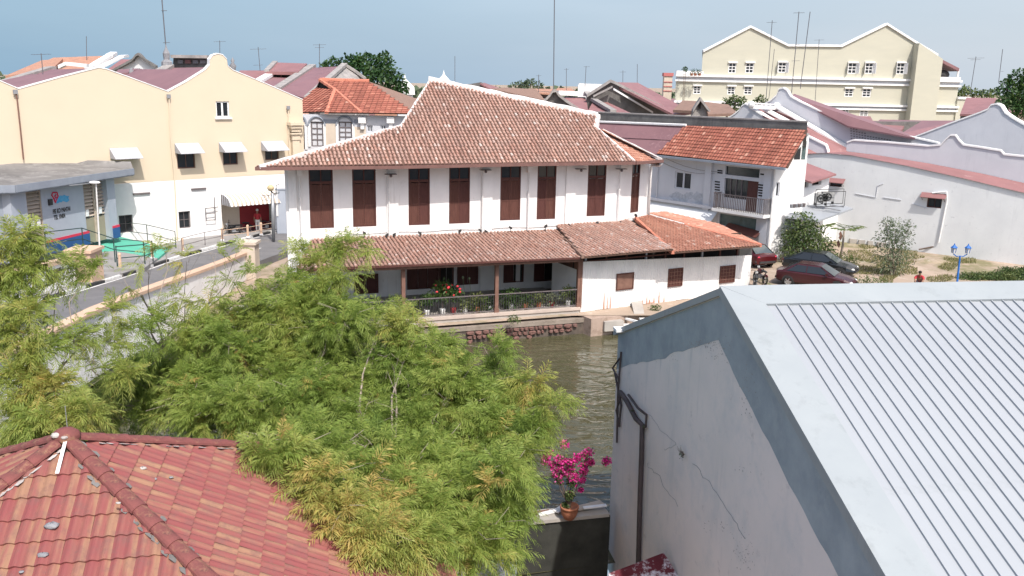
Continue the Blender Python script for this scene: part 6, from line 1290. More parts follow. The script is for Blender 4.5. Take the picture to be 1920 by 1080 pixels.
slabwall([(324, 128), (325, 108), (393, 109), (392, 127)], 77, M['moss'], t, name='ridge_box', th=.8); cop([(324, 108), (393, 109)], [76.8, 76.8], M['copingold'], t, 1, .25)
for u in (334, 348, 362, 376): b = MB(); b.par(onY(u, 119, 76.9), (.45, 0, 0), (0, -.08, 0), (0, 0, .3)); obj('ridge_tile_panel', b, M['ornament'] if u % 3 else M['redsheet'], t)
P = onY(314, 130, 76); b = MB(); b.lathe(P, [(.5, -1), (.45, .6), (.25, .8), (.3, 1.3), (.1, 1.7), (0, 2.1)], 7); obj('finial', b, M['ornament'], t); 
P = onY(437, 128, 84); b = MB(); b.lathe(P, [(.5, -2), (.25, 0), (.35, .2), (.12, .5), (.18, .7), (0, 1.0)], 7); tag(obj('roof_finial', b, M['ornament'], None, True), 'small grey finial poking up right of the domed yellow gable', 'finial')
# --- red metal roofs with a jack roof
t = bthing('jack_roof_house', 'dull red roofed house with a raised clerestory roof right of the yellow gable', 'house', 540, 140, 96)
quadroof('roof', '', [(440, 150, 88), (500, 150, 90), (505, 132, 96), (450, 132, 94)], M['redsheet'], parent=t, th=.3); quadroof('roof', '', [(485, 166, 84), (516, 170, 84), (560, 146, 92), (505, 144, 92)], M['purple'], parent=t, th=.3)
slabwall([(505, 148), (505, 132), (560, 133), (556, 149)], 92.5, M['dark'], t, name='clerestory_wall'); quadroof('clerestory_roof', '', [(499, 134, 91.5), (559, 135, 91.5), (576, 119, 97), (516, 117, 97)], M['redsheet'], parent=t, th=.3)
for k in range(3): b = MB(); b.par(onY(508+k*18, 147, 92.3), (.15, 0, 0), (0, -.1, 0), (0, 0, .75)); obj('clerestory_post', b, M['brownlt'], t)
cop([(500, 134), (516, 117)], [91.5, 97], M['copingold'], t, .5, .2); cop([(519, 171), (586, 127)], [83.5, 97], M['copingold'], t, .8, .4); cop([(476, 160), (506, 142)], [86, 92], M['coping'], t, .8, .3); slabwall([(440, 152), (525, 170)], 84.5, M['whiteold'], t, base=1)
t = bthing('gabled_red_roof_house', 'broad dull red sheet roof with weathered grey gable before the green tree', 'house', 600, 150, 92)
quadroof('roof', '', [(521, 170, 83), (578, 185, 80), (644, 124, 94), (586, 127, 96)], M['purple'], parent=t, th=.3); slabwall([(578, 186), (648, 123), (672, 140), (690, 152), (690, 170)], 92, M['copingold'], t, Ys=[80, 94, 94, 94, 94], base=1)
cop([(576, 186), (646, 123), (664, 134), (686, 150)], [80, 94, 94, 94], M['copingold'], t, .6, .3)
# --- hipped tile house with arched windows
YH = 74; t = bthing('arched_window_house', 'blue-grey and beige house with arched shutters under a hipped orange-red tile roof', 'house', 660, 230, YH)
FH = Fr((0, YH), (1, .02)); a, c = FH.hit(566, 240)[0], FH.hit(775, 240)[0]; zt = FH.hit(660, 216)[1]
hw_ = [FH.box(583, 228, 606, 275), FH.box(635, 228, 660, 268), FH.box(562, 228, 571, 280)]; sm_ = [FH.box(688, 235, 699, 248), FH.box(713, 234, 724, 244)]
hw_[2] = (a+.05, hw_[2][1], hw_[2][2], hw_[2][3])
wall(FH, a, c, 1, zt, hw_+sm_, M['whiteblue'], t, depth=.3)
for k, h in enumerate(hw_+sm_):
    fo = window(FH, h, t, M['railgrey'] if k < 3 else M['whiteblue'], M['glass'] if k > 2 else M['whiteblue'], cols=2, rows=4 if k < 3 else 1, fw_=.1, bar=.09, dep=.12)
    if k < 3:
        b = MB(); m_ = (h[0]+h[1])/2; w2 = (h[1]-h[0])/2; b.tube([FH.at(m_-(w2+.18)*math.cos(q), h[3]-.35+.75*math.sin(q), .05) for q in np.linspace(0, PI, 9)], .09, 5); obj('arch_mould', b, M['greydark'], t)
        b = MB(); b.fbox(FH, h[0]-.22, h[0]-.04, h[2], h[3]-.2, .01, .1); b.fbox(FH, h[1]+.04, h[1]+.22, h[2], h[3]-.2, .01, .1); obj('window_jamb', b, M['whiteclean'], t, kind=None)
for u0, u1, v0, v1, mm in ((608, 632, 232, 280, 'beige'), (664, 686, 238, 262, 'beige'), (607, 634, 224, 231, 'greydark'), (664, 676, 224, 231, 'greydark')): s0, s1, z0, z1 = FH.box(u0, v0, u1, v1); b = MB(); b.fbox(FH, s0, s1, z0, z1, .005, .03); obj('painted_panel', b, M[mm], t)
for u in (680, 733): s, z = FH.hit(u, 226); b = MB(); b.fbox(FH, s-.3, s+.3, z-.2, z+.3, .0, .4); b.fbox(FH, s-.15, s+.15, z-.7, z-.2, .0, .25); obj('corbel', b, M['coping'], t)
rA_, rB_, rC_, rD_ = onY(564, 211, YH-.9), onY(780, 213, YH-.9), onY(692, 153, YH+6), onY(604, 151, YH+6); kk = onY(628, 170, YH+3.4); hh = onY(612, 211, YH-.9)
nn_ = (rB_-hh).cross(rC_-hh).normalized(); tile_roof('flat_tiles', [hh, rB_, onp(692, 153, hh, nn_), onp(600, 150, hh, nn_), onp(628, 168, hh, nn_)], rB_-hh, t, M['flat'], M['pan'], w=.45, L=.42, style='flat', wob=.004)
k2_ = onp(628, 168, hh, nn_); le = onY(540, 211, YH+1.5); tile_roof('flat_tiles', [le, hh, k2_, onY(594, 166, YH+6)], hh-le, t, M['flat'], M['pan'], w=.45, L=.42, style='flat', wob=.004)
b = MB(); q_ = onp(600, 150, hh, nn_); b.face([k2_, q_, onY(592, 165, q_.y+.5)]); obj('gablet', b, M['dark'], t)
ridge_strip([hh, k2_, q_], .3, .14, M['ridgeor'], t); ridge_strip([q_, onp(692, 153, hh, nn_)], .35, .2, M['ridgeor'], t); ridge_strip([k2_, onp(677, 211, hh, nn_)], .3, .14, M['ridgeor'], t)
b = MB(); b.face([onp(692, 153, hh, nn_), rB_, rB_+Vector((2, 10, 0)), onY(694, 154, YH+9)]); b.face([le, onY(594, 166, YH+6), q_, q_+Vector((0, 1, 0)), le+Vector((0, 14, 0))]); obj('rear_slope', b, M['browntile'], t)
# --- skyline in the middle
def simple_house(lab, wall_pts, Y, mw, roof=None, mr=None, copl=None, cm='copingold', base=1.0, cat='house', grp=None):
    t = bthing('distant_house', lab, cat, wall_pts[0][0], wall_pts[0][1], Y, grp); slabwall(wall_pts, Y, mw, t, base=base, th=.6)
    for r in (roof or []): quadroof('roof', '', r, mr, parent=t, th=.25)
    for c in (copl or []): cop(c, [Y-.2]*len(c), M[cm], t, .7, .3)
    return t
simple_house('small dull red gabled roof just right of the white clay ridge start', [(878, 158), (902, 154), (922, 168)], 150, M['moss'], [[(900, 156, 149), (922, 168, 148), (946, 168, 156), (908, 155, 158)]], M['redsheet'])
simple_house('low brown roof behind the middle of the white-capped ridge', [(918, 172), (1030, 186)], 128, M['copingold'], [[(922, 166, 130), (1022, 188, 126), (1005, 167, 138), (945, 164, 140)]], M['browntile'])
simple_house('distant reddish roof row left of the tall mast', [(985, 170), (1040, 172)], 165, M['moss'], [[(985, 172, 162), (1040, 176, 162), (1045, 167, 176), (990, 166, 176)], [(1040, 175, 160), (1080, 172, 160), (1070, 165, 175), (1045, 165, 175)]], M['orangetile'])
simple_house('grey concrete box building on the skyline right of the tall mast', [(1084, 160), (1086, 156), (1132, 158), (1134, 164)], 170, M['whiteold'], cat='building')
t = simple_house('dark little gable with rounded knob beside a pale ridge right of the white cap', [(1016, 196), (1032, 180), (1036, 173), (1042, 172), (1047, 180), (1062, 192), (1090, 210)], 92, M['moss'], [[(1064, 208, 89), (1104, 212, 88), (1098, 182, 100), (1048, 181, 100)], [(1100, 212, 87), (1185, 213, 86), (1140, 192, 96), (1112, 190, 96)]], M['redsheet'], [[(1016, 196), (1032, 180), (1036, 173), (1042, 172), (1047, 180), (1062, 192), (1090, 210)]])
cop([(1046, 178), (1102, 180)], [99, 99.5], M['coping'], t, .8, .5, 'ridge'); cop([(1100, 176), (1108, 186), (1150, 211)], [99, 97, 86], M['copingold'], t, .6, .3)
t = simple_house('big blackened double gable with red sheet roof left of the cream building', [(1100, 182), (1144, 154), (1152, 158), (1262, 213)], 96, M['moss'], [[(1262, 214, 90), (1298, 210, 92), (1196, 155, 118), (1145, 154, 97)]], M['redsheet'], [[(1100, 182), (1144, 154), (1152, 157), (1262, 213)]])
cop([(1112, 182), (1148, 164)], [95.2, 95.2], M['copingold'], t, .4, .2); cop([(1150, 168), (1224, 212)], [95.2, 95.2], M['coping'], t, .4, .2)
t = simple_house('weathered pointed stone gable with a small keyhole on the brown tile roof', [(1298, 210), (1304, 197), (1312, 189), (1320, 198), (1330, 212)], 84, M['copingold'], [[(1328, 214, 82), (1382, 212, 82), (1366, 196, 90), (1316, 190, 90)], [(1262, 206, 86), (1304, 208, 84), (1318, 190, 92), (1280, 188, 96)]], M['browntile'], [[(1298, 210), (1312, 188), (1330, 212)]])
b = MB(); P = onY(1311, 204, 83.9); b.box(P.x-.12, P.x+.12, P.y-.1, P.y, P.z, P.z+.6); obj('keyhole', b, M['dark'], t)
simple_house('dull red roofs in front of the lower cream windows', [(1480, 214), (1600, 218)], 105, M['moss'], [[(1560, 228, 98), (1640, 232, 98), (1632, 218, 106), (1575, 216, 106)], [(1600, 236, 92), (1690, 245, 90), (1700, 228, 100), (1625, 226, 102)]], M['redsheet'])
simple_house('dark red curved roof between the vent-brick wall and the right gable', [(1640, 228), (1790, 228)], 95, M['moss'], [[(1690, 250, 86), (1712, 258, 86), (1800, 226, 94), (1730, 226, 96)], [(1640, 232, 96), (1700, 236, 96), (1740, 226, 104), (1650, 224, 104)]], M['purple'])
simple_house('dull red roof right of the cream building beneath the trees', [(1805, 216), (1850, 216)], 120, M['moss'], [[(1800, 214, 118), (1852, 214, 116), (1868, 184, 132), (1812, 183, 132)]], M['redsheet'])
t = bthing('water_tower', 'slim pale tower with red cap rising left of the cream building', 'tower', 1252, 150, 165); P = onY(1252, 166, 165); b = MB(); b.box(P.x-.75, P.x+.75, P.y, P.y+1.5, 1, P.z+2.2); obj('shaft', b, M['beige'], t)
b = MB(); b.box(P.x-.9, P.x+.9, P.y-.15, P.y+1.65, P.z+2.2, P.z+2.8); obj('cap', b, M['tankred'], t)
for k in range(3): b = MB(); b.box(P.x-.8, P.x+.8, P.y-.1, P.y-.01, P.z-.5+k*.8, P.z-.35+k*.8); obj('band', b, M['tankred'], t)
# white spires behind
for lab, u, v, s in (('small white pointed roof turret far behind left of the clay ridge', 759, 144, .9), ('white pagoda-like spire roof just behind the left end of the white-capped ridge', 832, 137, .9)):
    P = onY(u, v, 150); t = thing('spire', lab, 'spire', tuple(P)); b = MB(); b.lathe(P, [(2.0*s, -3.2*s), (1.9*s, -2.0*s), (1.9*s, -1.9*s), (.9*s, -1.0*s), (.3*s, -.4*s), (.08*s, .2*s), (0, .6*s)], 6); obj('roof', b, M['coping'], t); b = MB(); b.lathe(P, [(1.6*s, -11*s), (1.6*s, -3.1*s)], 6); obj('body', b, M['whiteold'], t)
# scattered low skyline roofs filling the town out to the horizon
random.seed(21); kk_ = 0
TOWN = [(int(-60+i*47+random.uniform(-12, 12)), random.uniform(190, 330)) for i in range(54)]
for i, (u, Y) in enumerate(TOWN):
    hor = 136 + .021*u; v = hor + (12.5-random.uniform(7.6, 9.6))*F_PX/Y; wpx = random.uniform(26, 44); hpx = random.uniform(5, 9)
    tn = bthing('town_roof', 'low distant roof among the rooftops on the hazy skyline', 'house', u, v, Y, 'low rooftops along the far skyline')
    mm = random.choice(['purple', 'redsheet', 'browntile', 'orangetile', 'moss', 'redsheet']); slabwall([(u-wpx/2, v+hpx), (u+wpx/2, v+hpx+1)], Y-2, M[random.choice(['whiteold', 'copingold', 'moss', 'beige'])], tn, base=.9, th=8)
    quadroof('roof', '', [(u-wpx/2-2, v+hpx+1, Y-4), (u+wpx/2+2, v+hpx+2, Y-4), (u+wpx/2-4, v+.8, Y+4), (u-wpx/2+4, v, Y+4)], M[mm], parent=tn, th=.4)
    quadroof('roof', '', [(u+wpx/2-4, v+.8, Y+4), (u+wpx/2+2, v+hpx+2, Y+11), (u-wpx/2-2, v+hpx+1, Y+11), (u-wpx/2+4, v, Y+4)], M[mm], parent=tn, th=.4)
for i in range(34):                                # nearer roofs filling the blocks between the traced houses
    u = random.uniform(560, 1900); Y = random.uniform(112, 185); hor = 136 + .021*u; v = hor + (12.5-random.uniform(6.0, 7.8))*F_PX/Y; wpx = random.uniform(40, 75); hpx = random.uniform(8, 13)
    if 1230 < u < 1830 and Y > 135: continue
    tn = bthing('town_roof', 'low tiled or sheet roof filling the block between the nearer shophouses', 'house', u, v, Y, 'roofs between the shophouses')
    mm = random.choice(['purple', 'redsheet', 'browntile', 'orangetile']); slabwall([(u-wpx/2, v+hpx), (u+wpx/2, v+hpx+1)], Y-2, M[random.choice(['whiteold', 'copingold', 'moss'])], tn, base=.9, th=8)
    quadroof('roof', '', [(u-wpx/2-2, v+hpx+1, Y-3), (u+wpx/2+2, v+hpx+2, Y-3), (u+wpx/2-4, v+.8, Y+3), (u-wpx/2+4, v, Y+3)], M[mm], parent=tn, th=.3)
    quadroof('roof', '', [(u+wpx/2-4, v+.8, Y+3), (u+wpx/2+2, v+hpx+2, Y+9), (u-wpx/2-2, v+hpx+1, Y+9), (u-wpx/2+4, v, Y+3)], M[mm], parent=tn, th=.3)
# ------------------------------------------------------------------ aerials and masts
def aerial(u, v0, v1, Y, lab, bars, r=.03, du=0):
    A, B = onY(u+du, v1, Y), onY(u, v0, Y); t = thing('tv_aerial', lab, 'aerial', tuple(A), 'thin aerials and masts on the rooftops'); b = MB(); b.tube([A-Vector((0, 0, .3)), B], r, 5); obj('mast', b, M['aerial'], t)
    for (du_, dv, ln, el, an) in bars:
        c = onY(u+du_, v0+dv, Y); d = Vector((math.cos(an), math.sin(an)*.7, 0.05)).normalized(); s = Vector((-d.y, d.x, 0)); b = MB(); b.tube([c-d*ln/2, c+d*ln/2], r*.6, 4)
        for k in range(el): p = c+d*ln*(k/(max(1, el-1))-.5); b.tube([p-s*ln*.22, p+s*ln*.22], r*.4, 3)
        obj('antenna', b, M['aerial'], t)
aerial(1040, -40, 178, 92, 'tall thin mast rising out of the picture near the middle skyline', [], .05, -2)
aerial(302, -20, 122, 80, 'tall dark lattice-like mast on the left skyline beside the ridge box', [(6, 40, .5, 0, 1), (10, 100, .6, 0, 0)], .05, 12)
aerial(77, 100, 152, 66, 'aerial with a small cross bar above the first yellow valley', [(0, 2, 1.2, 4, .1)], .03, 5)
aerial(162, 68, 112, 110, 'faint thin pole over the orange clay roof', [], .04)
aerial(412, 76, 104, 85, 'faint aerial just above the domed yellow gable', [(0, 2, 1.0, 3, .2)], .03)
aerial(484, 88, 132, 95, 'aerial with wide bars right of the domed gable', [(0, 4, 1.6, 5, .5), (0, 34, 1.0, 0, 0)], .035, 4)
aerial(599, 82, 128, 95, 'aerial with several bars above the dull red roof', [(0, 2, 1.3, 5, .4), (0, 7, .9, 3, .4)], .035)
aerial(853, 105, 148, 130, 'faint slim pole above the left part of the white ridge', [], .04)
aerial(1099, 124, 158, 110, 'small aerial above the grey concrete box', [(1, 1, .7, 2, .3)], .035, -2)
aerial(1168, 132, 156, 120, 'faint aerial above the red roof of the black gable', [(0, 3, .8, 3, .3)], .035)
aerial(1195, 120, 156, 120, 'second faint pole above the red roof of the black gable', [], .035)
aerial(1448, 38, 190, 82, 'aerial with a bent top bar before the cream building', [(-1, 4, .9, 3, .7)], .03, -12)
aerial(1498, 22, 176, 80, 'leaning aerial with bars before the twin gables of the cream building', [(0, 2, .9, 4, .4), (-3, 62, .4, 0, 0), (-6, 92, .7, 0, 0)], .035, -14)
aerial(1519, 22, 160, 80, 'leaning bare mast right of the barred aerial before the cream building', [(-7, 63, .4, 0, 0)], .035, -18)
aerial(1536, 74, 196, 82, 'shorter aerial with T bar before the cream building', [(0, 1, .8, 3, .2)], .025, -8)
aerial(1452, 92, 180, 84, 'thin short pole beside the bent-top aerial', [], .025, -10)
aerial(1830, 106, 168, 95, 'aerial with a long tilted cross bar right of the cream building', [(0, 3, 2.0, 0, .3), (-1, 6, .9, 2, .4)], .035, -10)
aerial(1880, 92, 150, 95, 'thin pole near the right trees on the skyline', [(-1, 42, .3, 0, 0)], .035, -7)
aerial(1010, 140, 170, 140, 'tiny aerial on the far rooftops left of the tall mast', [(0, 2, .8, 2, 0)], .05)
aerial(1062, 128, 172, 150, 'faint aerial on the far rooftops right of the tall mast', [(0, 2, .8, 2, 0)], .045)
# ================================================================== foliage
def raw_mesh(name, V, Q, tint, m, parent=None, loc=None, kind=None, label=None):
    """V (n,3), Q (k,4) quads, tint (k,)"""
    O = org(parent); V = V - np.array(O)[None] if parent else V
    me = bpy.data.meshes.new(name); me.vertices.add(len(V)); me.vertices.foreach_set('co', V.astype(np.float32).ravel())
    me.loops.add(Q.size); me.loops.foreach_set('vertex_index', Q.astype(np.int32).ravel()); me.polygons.add(len(Q)); me.polygons.foreach_set('loop_start', np.arange(len(Q), dtype=np.int32)*4)
    me.materials.append(m); at = me.attributes.new('tint', 'FLOAT', 'FACE'); at.data.foreach_set('value', tint.astype(np.float32)); me.update(calc_edges=True); me.validate()
    o = bpy.data.objects.new(name, me); COL.objects.link(o)
    if parent: o.parent = parent; ORG[o.name] = O
    if kind: o['kind'] = kind
    if label: o['label'] = label
    return o
def nrm(a): return a/np.maximum(1e-9, np.linalg.norm(a, axis=-1, keepdims=True))
def fronds(P, D, L, tint, J=10, lf=.26, wd=.020, droop=.35):
    N = len(P); D = nrm(D); up_ = np.tile([0, 0, 1.], (N, 1)) + RNG.normal(0, .25, (N, 3)); S = nrm(np.cross(D, up_)); U = nrm(np.cross(S, D))
    t = (np.arange(J)+1.0)/J; dr = droop*(.6+.8*RNG.random(N))
    base = P[:, None] + D[:, None]*(L[:, None]*t)[..., None] + np.array([0, 0, -1.])*(dr[:, None]*L[:, None]*t**2)[..., None]     # N,J,3
    tan = nrm(D[:, None] + np.array([0, 0, -1.])*(2*dr[:, None]*t)[..., None])
    prof = (.55+.9*np.sin(np.pi*np.clip(t*.92+.06, 0, 1)))*.72
    V = []; T = []
    for sg in (-1, 1):
        ang = .62 + .5*t + RNG.normal(0, .10, (N, J))
        d = nrm(S[:, None]*sg*np.cos(ang*.9)[..., None] + tan*np.sin(ang)[..., None] + U[:, None]*.10 + RNG.normal(0, .09, (N, J, 3)) - np.array([0, 0, .22]))
        l = (L*lf)[:, None]*prof*(.85+.3*RNG.random((N, J))); w = wd*(.8+.4*RNG.random((N, J)))
        wv = nrm(tan + RNG.normal(0, .25, (N, J, 3)))*w[..., None]
        tip = base + d*l[..., None] - np.array([0, 0, 1.])*(l*.18)[..., None]; mid = base + d*(l*.5)[..., None]
        V.append(np.stack([base, mid+wv, tip, mid-wv], axis=2)); T.append(np.repeat(tint[:, None], J, 1) + RNG.normal(0, .06, (N, J)))
    V = np.concatenate([v.reshape(-1, 4, 3) for v in V]); T = np.concatenate([x.ravel() for x in T])
    # rachis as a slim blade
    a = P; c = base[:, J//2]; e = base[:, -1]; s = S*.006
    R = np.stack([a-s, a+s, c+s*.8, c-s*.8], 1); R2 = np.stack([c-s*.8, c+s*.8, e+s*.3, e-s*.3], 1)
    V = np.concatenate([V, R, R2]); T = np.concatenate([T, np.clip(tint+.15, 0, 1), np.clip(tint+.15, 0, 1)])
    return V.reshape(-1, 3), np.arange(len(V)*4).reshape(-1, 4), np.clip(T, 0.01, .99)
def blobs(centres, radii, n, axis_up=.35):
    """twig tips spread through ellipsoids, more of them near the surface"""
    P = []; A = []
    for c, r, k in zip(centres, radii, n):
        d = nrm(RNG.normal(0, 1, (k, 3)) + np.array([0, 0, axis_up])); rad = RNG.random(k)**.45
        P.append(c + d*rad[:, None]*r); A.append(nrm(d + np.array([0, -.1, .25]) + RNG.normal(0, .25, (k, 3))))
    return np.concatenate(P), np.concatenate(A)
def tufts(P, A, per, L0, tint, **kw):
    N = len(P); X = np.repeat(P, per, 0); B = np.repeat(A, per, 0); rnd = nrm(RNG.normal(0, 1, (N*per, 3))); D = nrm(B*.62 + nrm(rnd - B*(rnd*B).sum(1, keepdims=True))*(.35+.75*RNG.random((N*per, 1))))
    L = L0*(.6+.65*RNG.random(N*per)); T = np.repeat(tint, per) + RNG.normal(0, .05, N*per); return fronds(X - B*.05, D, L, T, **kw)
def in_poly(u, v, poly):
    c = False; n = len(poly)
    for i in range(n):
        (x0, y0), (x1, y1) = poly[i], poly[(i+1) % n]
        if (y0 > v) != (y1 > v) and u < (x1-x0)*(v-y0)/(y1-y0)+x0: c = not c
    return c
# front slope plane of the near roof's right facet, to keep boughs above it
_a = TH0+PI/4; _fd = Vector((math.cos(_a), math.sin(_a), 0))*math.cos(PIT)+Vector((0, 0, -math.sin(PIT))); _fe = Vector((-math.sin(_a), math.cos(_a), 0)); NRB = _fe.cross(-_fd); NRB = NRB if NRB.z > 0 else -NRB
def roof_Y(u, v):
    P = onp(u, v, AP, NRB); q = P-AP; d = q.dot(_fd); x = q.dot(_fe)
    return P.y if (0 < d < 7.6 and abs(x) < d*math.cos(PIT)+.3 and P.y > 0) else None
def branch_mesh(parent, base, fork, targets, r0, m, nameb='branch', frac=.8):
    b = MB(); b.tube([base, base.lerp(fork, .5)+Vector((random.uniform(-.15, .15), random.uniform(-.15, .15), 0)), fork], [r0, r0*.8, r0*.65], 9); obj('trunk', b, m, parent, True)
    b = MB(); mains = []
    T = sorted(targets, key=lambda p: p.x)
    k = max(1, len(T)//7)
    for i in range(0, len(T), k):
        g = T[i:i+k]; c = sum(g, Vector((0, 0, 0)))/len(g); c = c - Vector((0, 0, .5)); mid = fork.lerp(c, .5)+Vector((random.uniform(-.3, .3), random.uniform(-.3, .3), .35))
        b.tube([fork, mid, c], [r0*.5, r0*.33, r0*.2], 6)
        for p in g:
            s = mid.lerp(c, random.uniform(.3, 1)); q = s.lerp(p, .5)+Vector((random.uniform(-.25, .25), random.uniform(-.25, .25), random.uniform(-.1, .3))); b.tube([s, q, p], [r0*.18, r0*.12, r0*.06], 5)
            for w_ in range(3):
                e = p+Vector((random.uniform(-1, 1), random.uniform(-1, 1), random.uniform(-.1, .7)))*.75; q2 = p.lerp(e, .5)+Vector((random.uniform(-.12, .12), random.uniform(-.12, .12), .1)); b.tube([q.lerp(p, random.uniform(.3, 1)), q2, e], [r0*.045, r0*.03, .004], 4)
    obj('branches', b, m, parent, kind='stuff')
# ---- the big feathery tree
random.seed(3)
mask = [(50, 800), (90, 765), (160, 735), (250, 700), (340, 655), (410, 618), (480, 596), (540, 580), (640, 595), (730, 612), (800, 640), (862, 668), (925, 690), (965, 735), (1000, 785), (990, 830), (965, 870), (945, 900), (955, 985), (930, 1030), (880, 1045), (800, 1015), (770, 1060), (715, 1035), (650, 975), (590, 925), (535, 875), (475, 825), (420, 785), (300, 780), (200, 785), (120, 800)]
cent = []; tries = 0
while len(cent) < 140 and tries < 9000:
    tries += 1; u, v = random.uniform(40, 1010), random.uniform(570, 1090)
    if not in_poly(u, v, mask): continue
    if any((u-a)**2+(v-c)**2 < 40**2 for a, c, *_ in cent): continue
    t = (v-600)/450; Y = 21.5 - 7.0*t + random.uniform(-.9, .9) + (1.0 if u < 350 else 0)
    if v > 840: Y -= .8
    ry = roof_Y(u, v)
    if ry is not None: Y = min(Y, ry-.75)
    cent.append((u, v, Y))
mt = thing('feathery_tree', 'big spreading tree of fine feathery green foliage between the tiled roof and the river', 'tree', tuple(onz(640, 900, -.4)))
C3 = [onY(u, v, Y) for u, v, Y in cent]; RR = [random.uniform(46, 66)/F_PX*Y*1.0 for u, v, Y in cent]
cc = np.array([tuple(p) for p in C3]); rr_ = np.array([(r*1.05, r*1.15, r*.8) for r in RR])
P_, A_ = blobs(cc, rr_, [19]*len(cc)); 
def tint_of(P):
    n = np.array([noise.noise(Vector(p)*.55) for p in P]); n2 = np.array([noise.noise(Vector(p)*1.7+Vector((7, 3, 1))) for p in P]); return n, n2
n1, n2 = tint_of(P_)
scr = np.array([((Vector(p)-CAM).dot(rt)/(Vector(p)-CAM).dot(fw)*F_PX+960, 540-(Vector(p)-CAM).dot(up)/(Vector(p)-CAM).dot(fw)*F_PX) for p in P_])
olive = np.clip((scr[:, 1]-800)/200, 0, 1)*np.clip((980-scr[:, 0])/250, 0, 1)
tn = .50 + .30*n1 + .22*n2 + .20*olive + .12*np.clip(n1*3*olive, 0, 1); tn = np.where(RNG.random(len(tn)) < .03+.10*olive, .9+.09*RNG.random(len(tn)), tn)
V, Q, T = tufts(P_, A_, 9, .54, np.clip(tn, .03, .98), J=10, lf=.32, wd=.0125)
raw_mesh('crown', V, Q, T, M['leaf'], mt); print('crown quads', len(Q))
# darker inner foliage low inside the crown
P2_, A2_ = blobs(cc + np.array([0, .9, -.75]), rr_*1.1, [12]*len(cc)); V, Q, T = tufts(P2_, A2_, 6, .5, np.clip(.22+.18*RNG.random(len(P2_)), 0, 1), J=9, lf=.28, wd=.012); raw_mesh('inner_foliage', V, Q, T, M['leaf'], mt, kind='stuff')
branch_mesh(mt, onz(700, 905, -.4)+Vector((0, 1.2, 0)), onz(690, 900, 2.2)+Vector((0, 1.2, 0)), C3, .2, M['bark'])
# ---- sprays and side boughs
def spray_tree(lab, items, base, tips_each, L0, tint0, extra=None, mat_=M['leaf'], r0=.08, wd=.0105, per=9, mul=1.4):
    """items (u, v, Y, r_px, tips)"""
    t = thing('feathery_tree', lab, 'tree', tuple(base)); C = [onY(u, v, Y) for u, v, Y, *_ in items]; r = np.array([(q[3]/F_PX*q[2],)*3 for q in items]) * np.array([1.2, 1.0, .8])
    P, A = blobs(np.array([tuple(p) for p in C]), r, [max(1, int(q[4]*mul)) for q in items], .2); n1, n2 = tint_of(P)
    V, Q, T = tufts(P, A, per, L0, np.clip(tint0+.28*n1+.25*n2, .05, .97), J=10, lf=.31, wd=wd*1.15); raw_mesh('crown', V, Q, T, mat_, t)
    branch_mesh(t, base, base.lerp(sum(C, Vector((0, 0, 0)))/len(C), .45), C, r0, M['bark']); return t
spray_tree('wispy thin-stemmed tree before the left end of the clay veranda roof',
    [(655, 462, 23, 26, 9), (620, 470, 23, 22, 7), (600, 500, 22.5, 24, 8), (560, 480, 22.5, 22, 6), (585, 545, 22, 30, 12), (545, 530, 22, 25, 8), (625, 530, 22, 24, 9), (500, 560, 22, 30, 11), (560, 585, 21.5, 34, 18), (620, 580, 21.5, 32, 15), (655, 520, 22, 18, 5), (690, 470, 23, 12, 3), (470, 590, 22, 26, 9), (520, 610, 21.5, 32, 15), (440, 605, 22, 24, 7), (765, 600, 20.5, 18, 5), (740, 612, 20.5, 24, 8), (930, 655, 20, 20, 6), (990, 715, 19, 22, 7), (1040, 765, 18, 20, 7), (1000, 800, 17.6, 22, 8), (985, 850, 16.8, 20, 7)], onz(560, 700, -.4)+Vector((0, 1, 0)), 8, .55, .60, mul=1.15)
spray_tree('yellow-flecked feathery tree at the left edge of the photo before the bridge',
    [(10, 450, 17, 34, 14), (50, 445, 17, 28, 10), (20, 500, 16.8, 40, 18), (70, 490, 17, 22, 7), (10, 560, 16.5, 42, 18), (50, 600, 16.2, 42, 17), (15, 640, 16, 45, 20), (80, 660, 16, 42, 16), (30, 720, 15.6, 48, 24), (95, 730, 15.6, 40, 20), (20, 780, 15.2, 46, 24), (90, 790, 15, 40, 22), (140, 640, 16.5, 30, 7), (150, 780, 15.2, 34, 16), (130, 500, 17.5, 26, 7), (175, 510, 17.8, 24, 6), (100, 540, 17.2, 22, 5), (-30, 500, 16.8, 40, 14), (-30, 620, 16.2, 45, 18)], onz(20, 900, -.4)+Vector((-1, 3.5, 0)), 8, .50, .64, mul=.85)
spray_tree('thin feathery boughs hanging over the bridge parapet and road',
    [(210, 590, 19.5, 36, 10), (150, 620, 19, 34, 8), (370, 570, 20.8, 26, 6), (200, 640, 19, 34, 8), (260, 625, 19.5, 34, 11), (300, 600, 20, 26, 7), (340, 560, 20.5, 22, 4), (330, 640, 20, 30, 8), (380, 610, 20.5, 26, 6), (400, 560, 21, 22, 4), (430, 520, 21.5, 20, 3), (170, 690, 18.5, 26, 5), (400, 480, 22, 16, 2), (310, 470, 21.5, 26, 4), (350, 490, 21.8, 22, 3), (280, 490, 21, 18, 2), (445, 470, 22.3, 16, 2), (480, 520, 22, 20, 4), (235, 705, 18.5, 26, 8), (240, 540, 20, 16, 2)], onz(260, 800, -.4)+Vector((0, 3, 0)), 8, .52, .58, mul=.75)
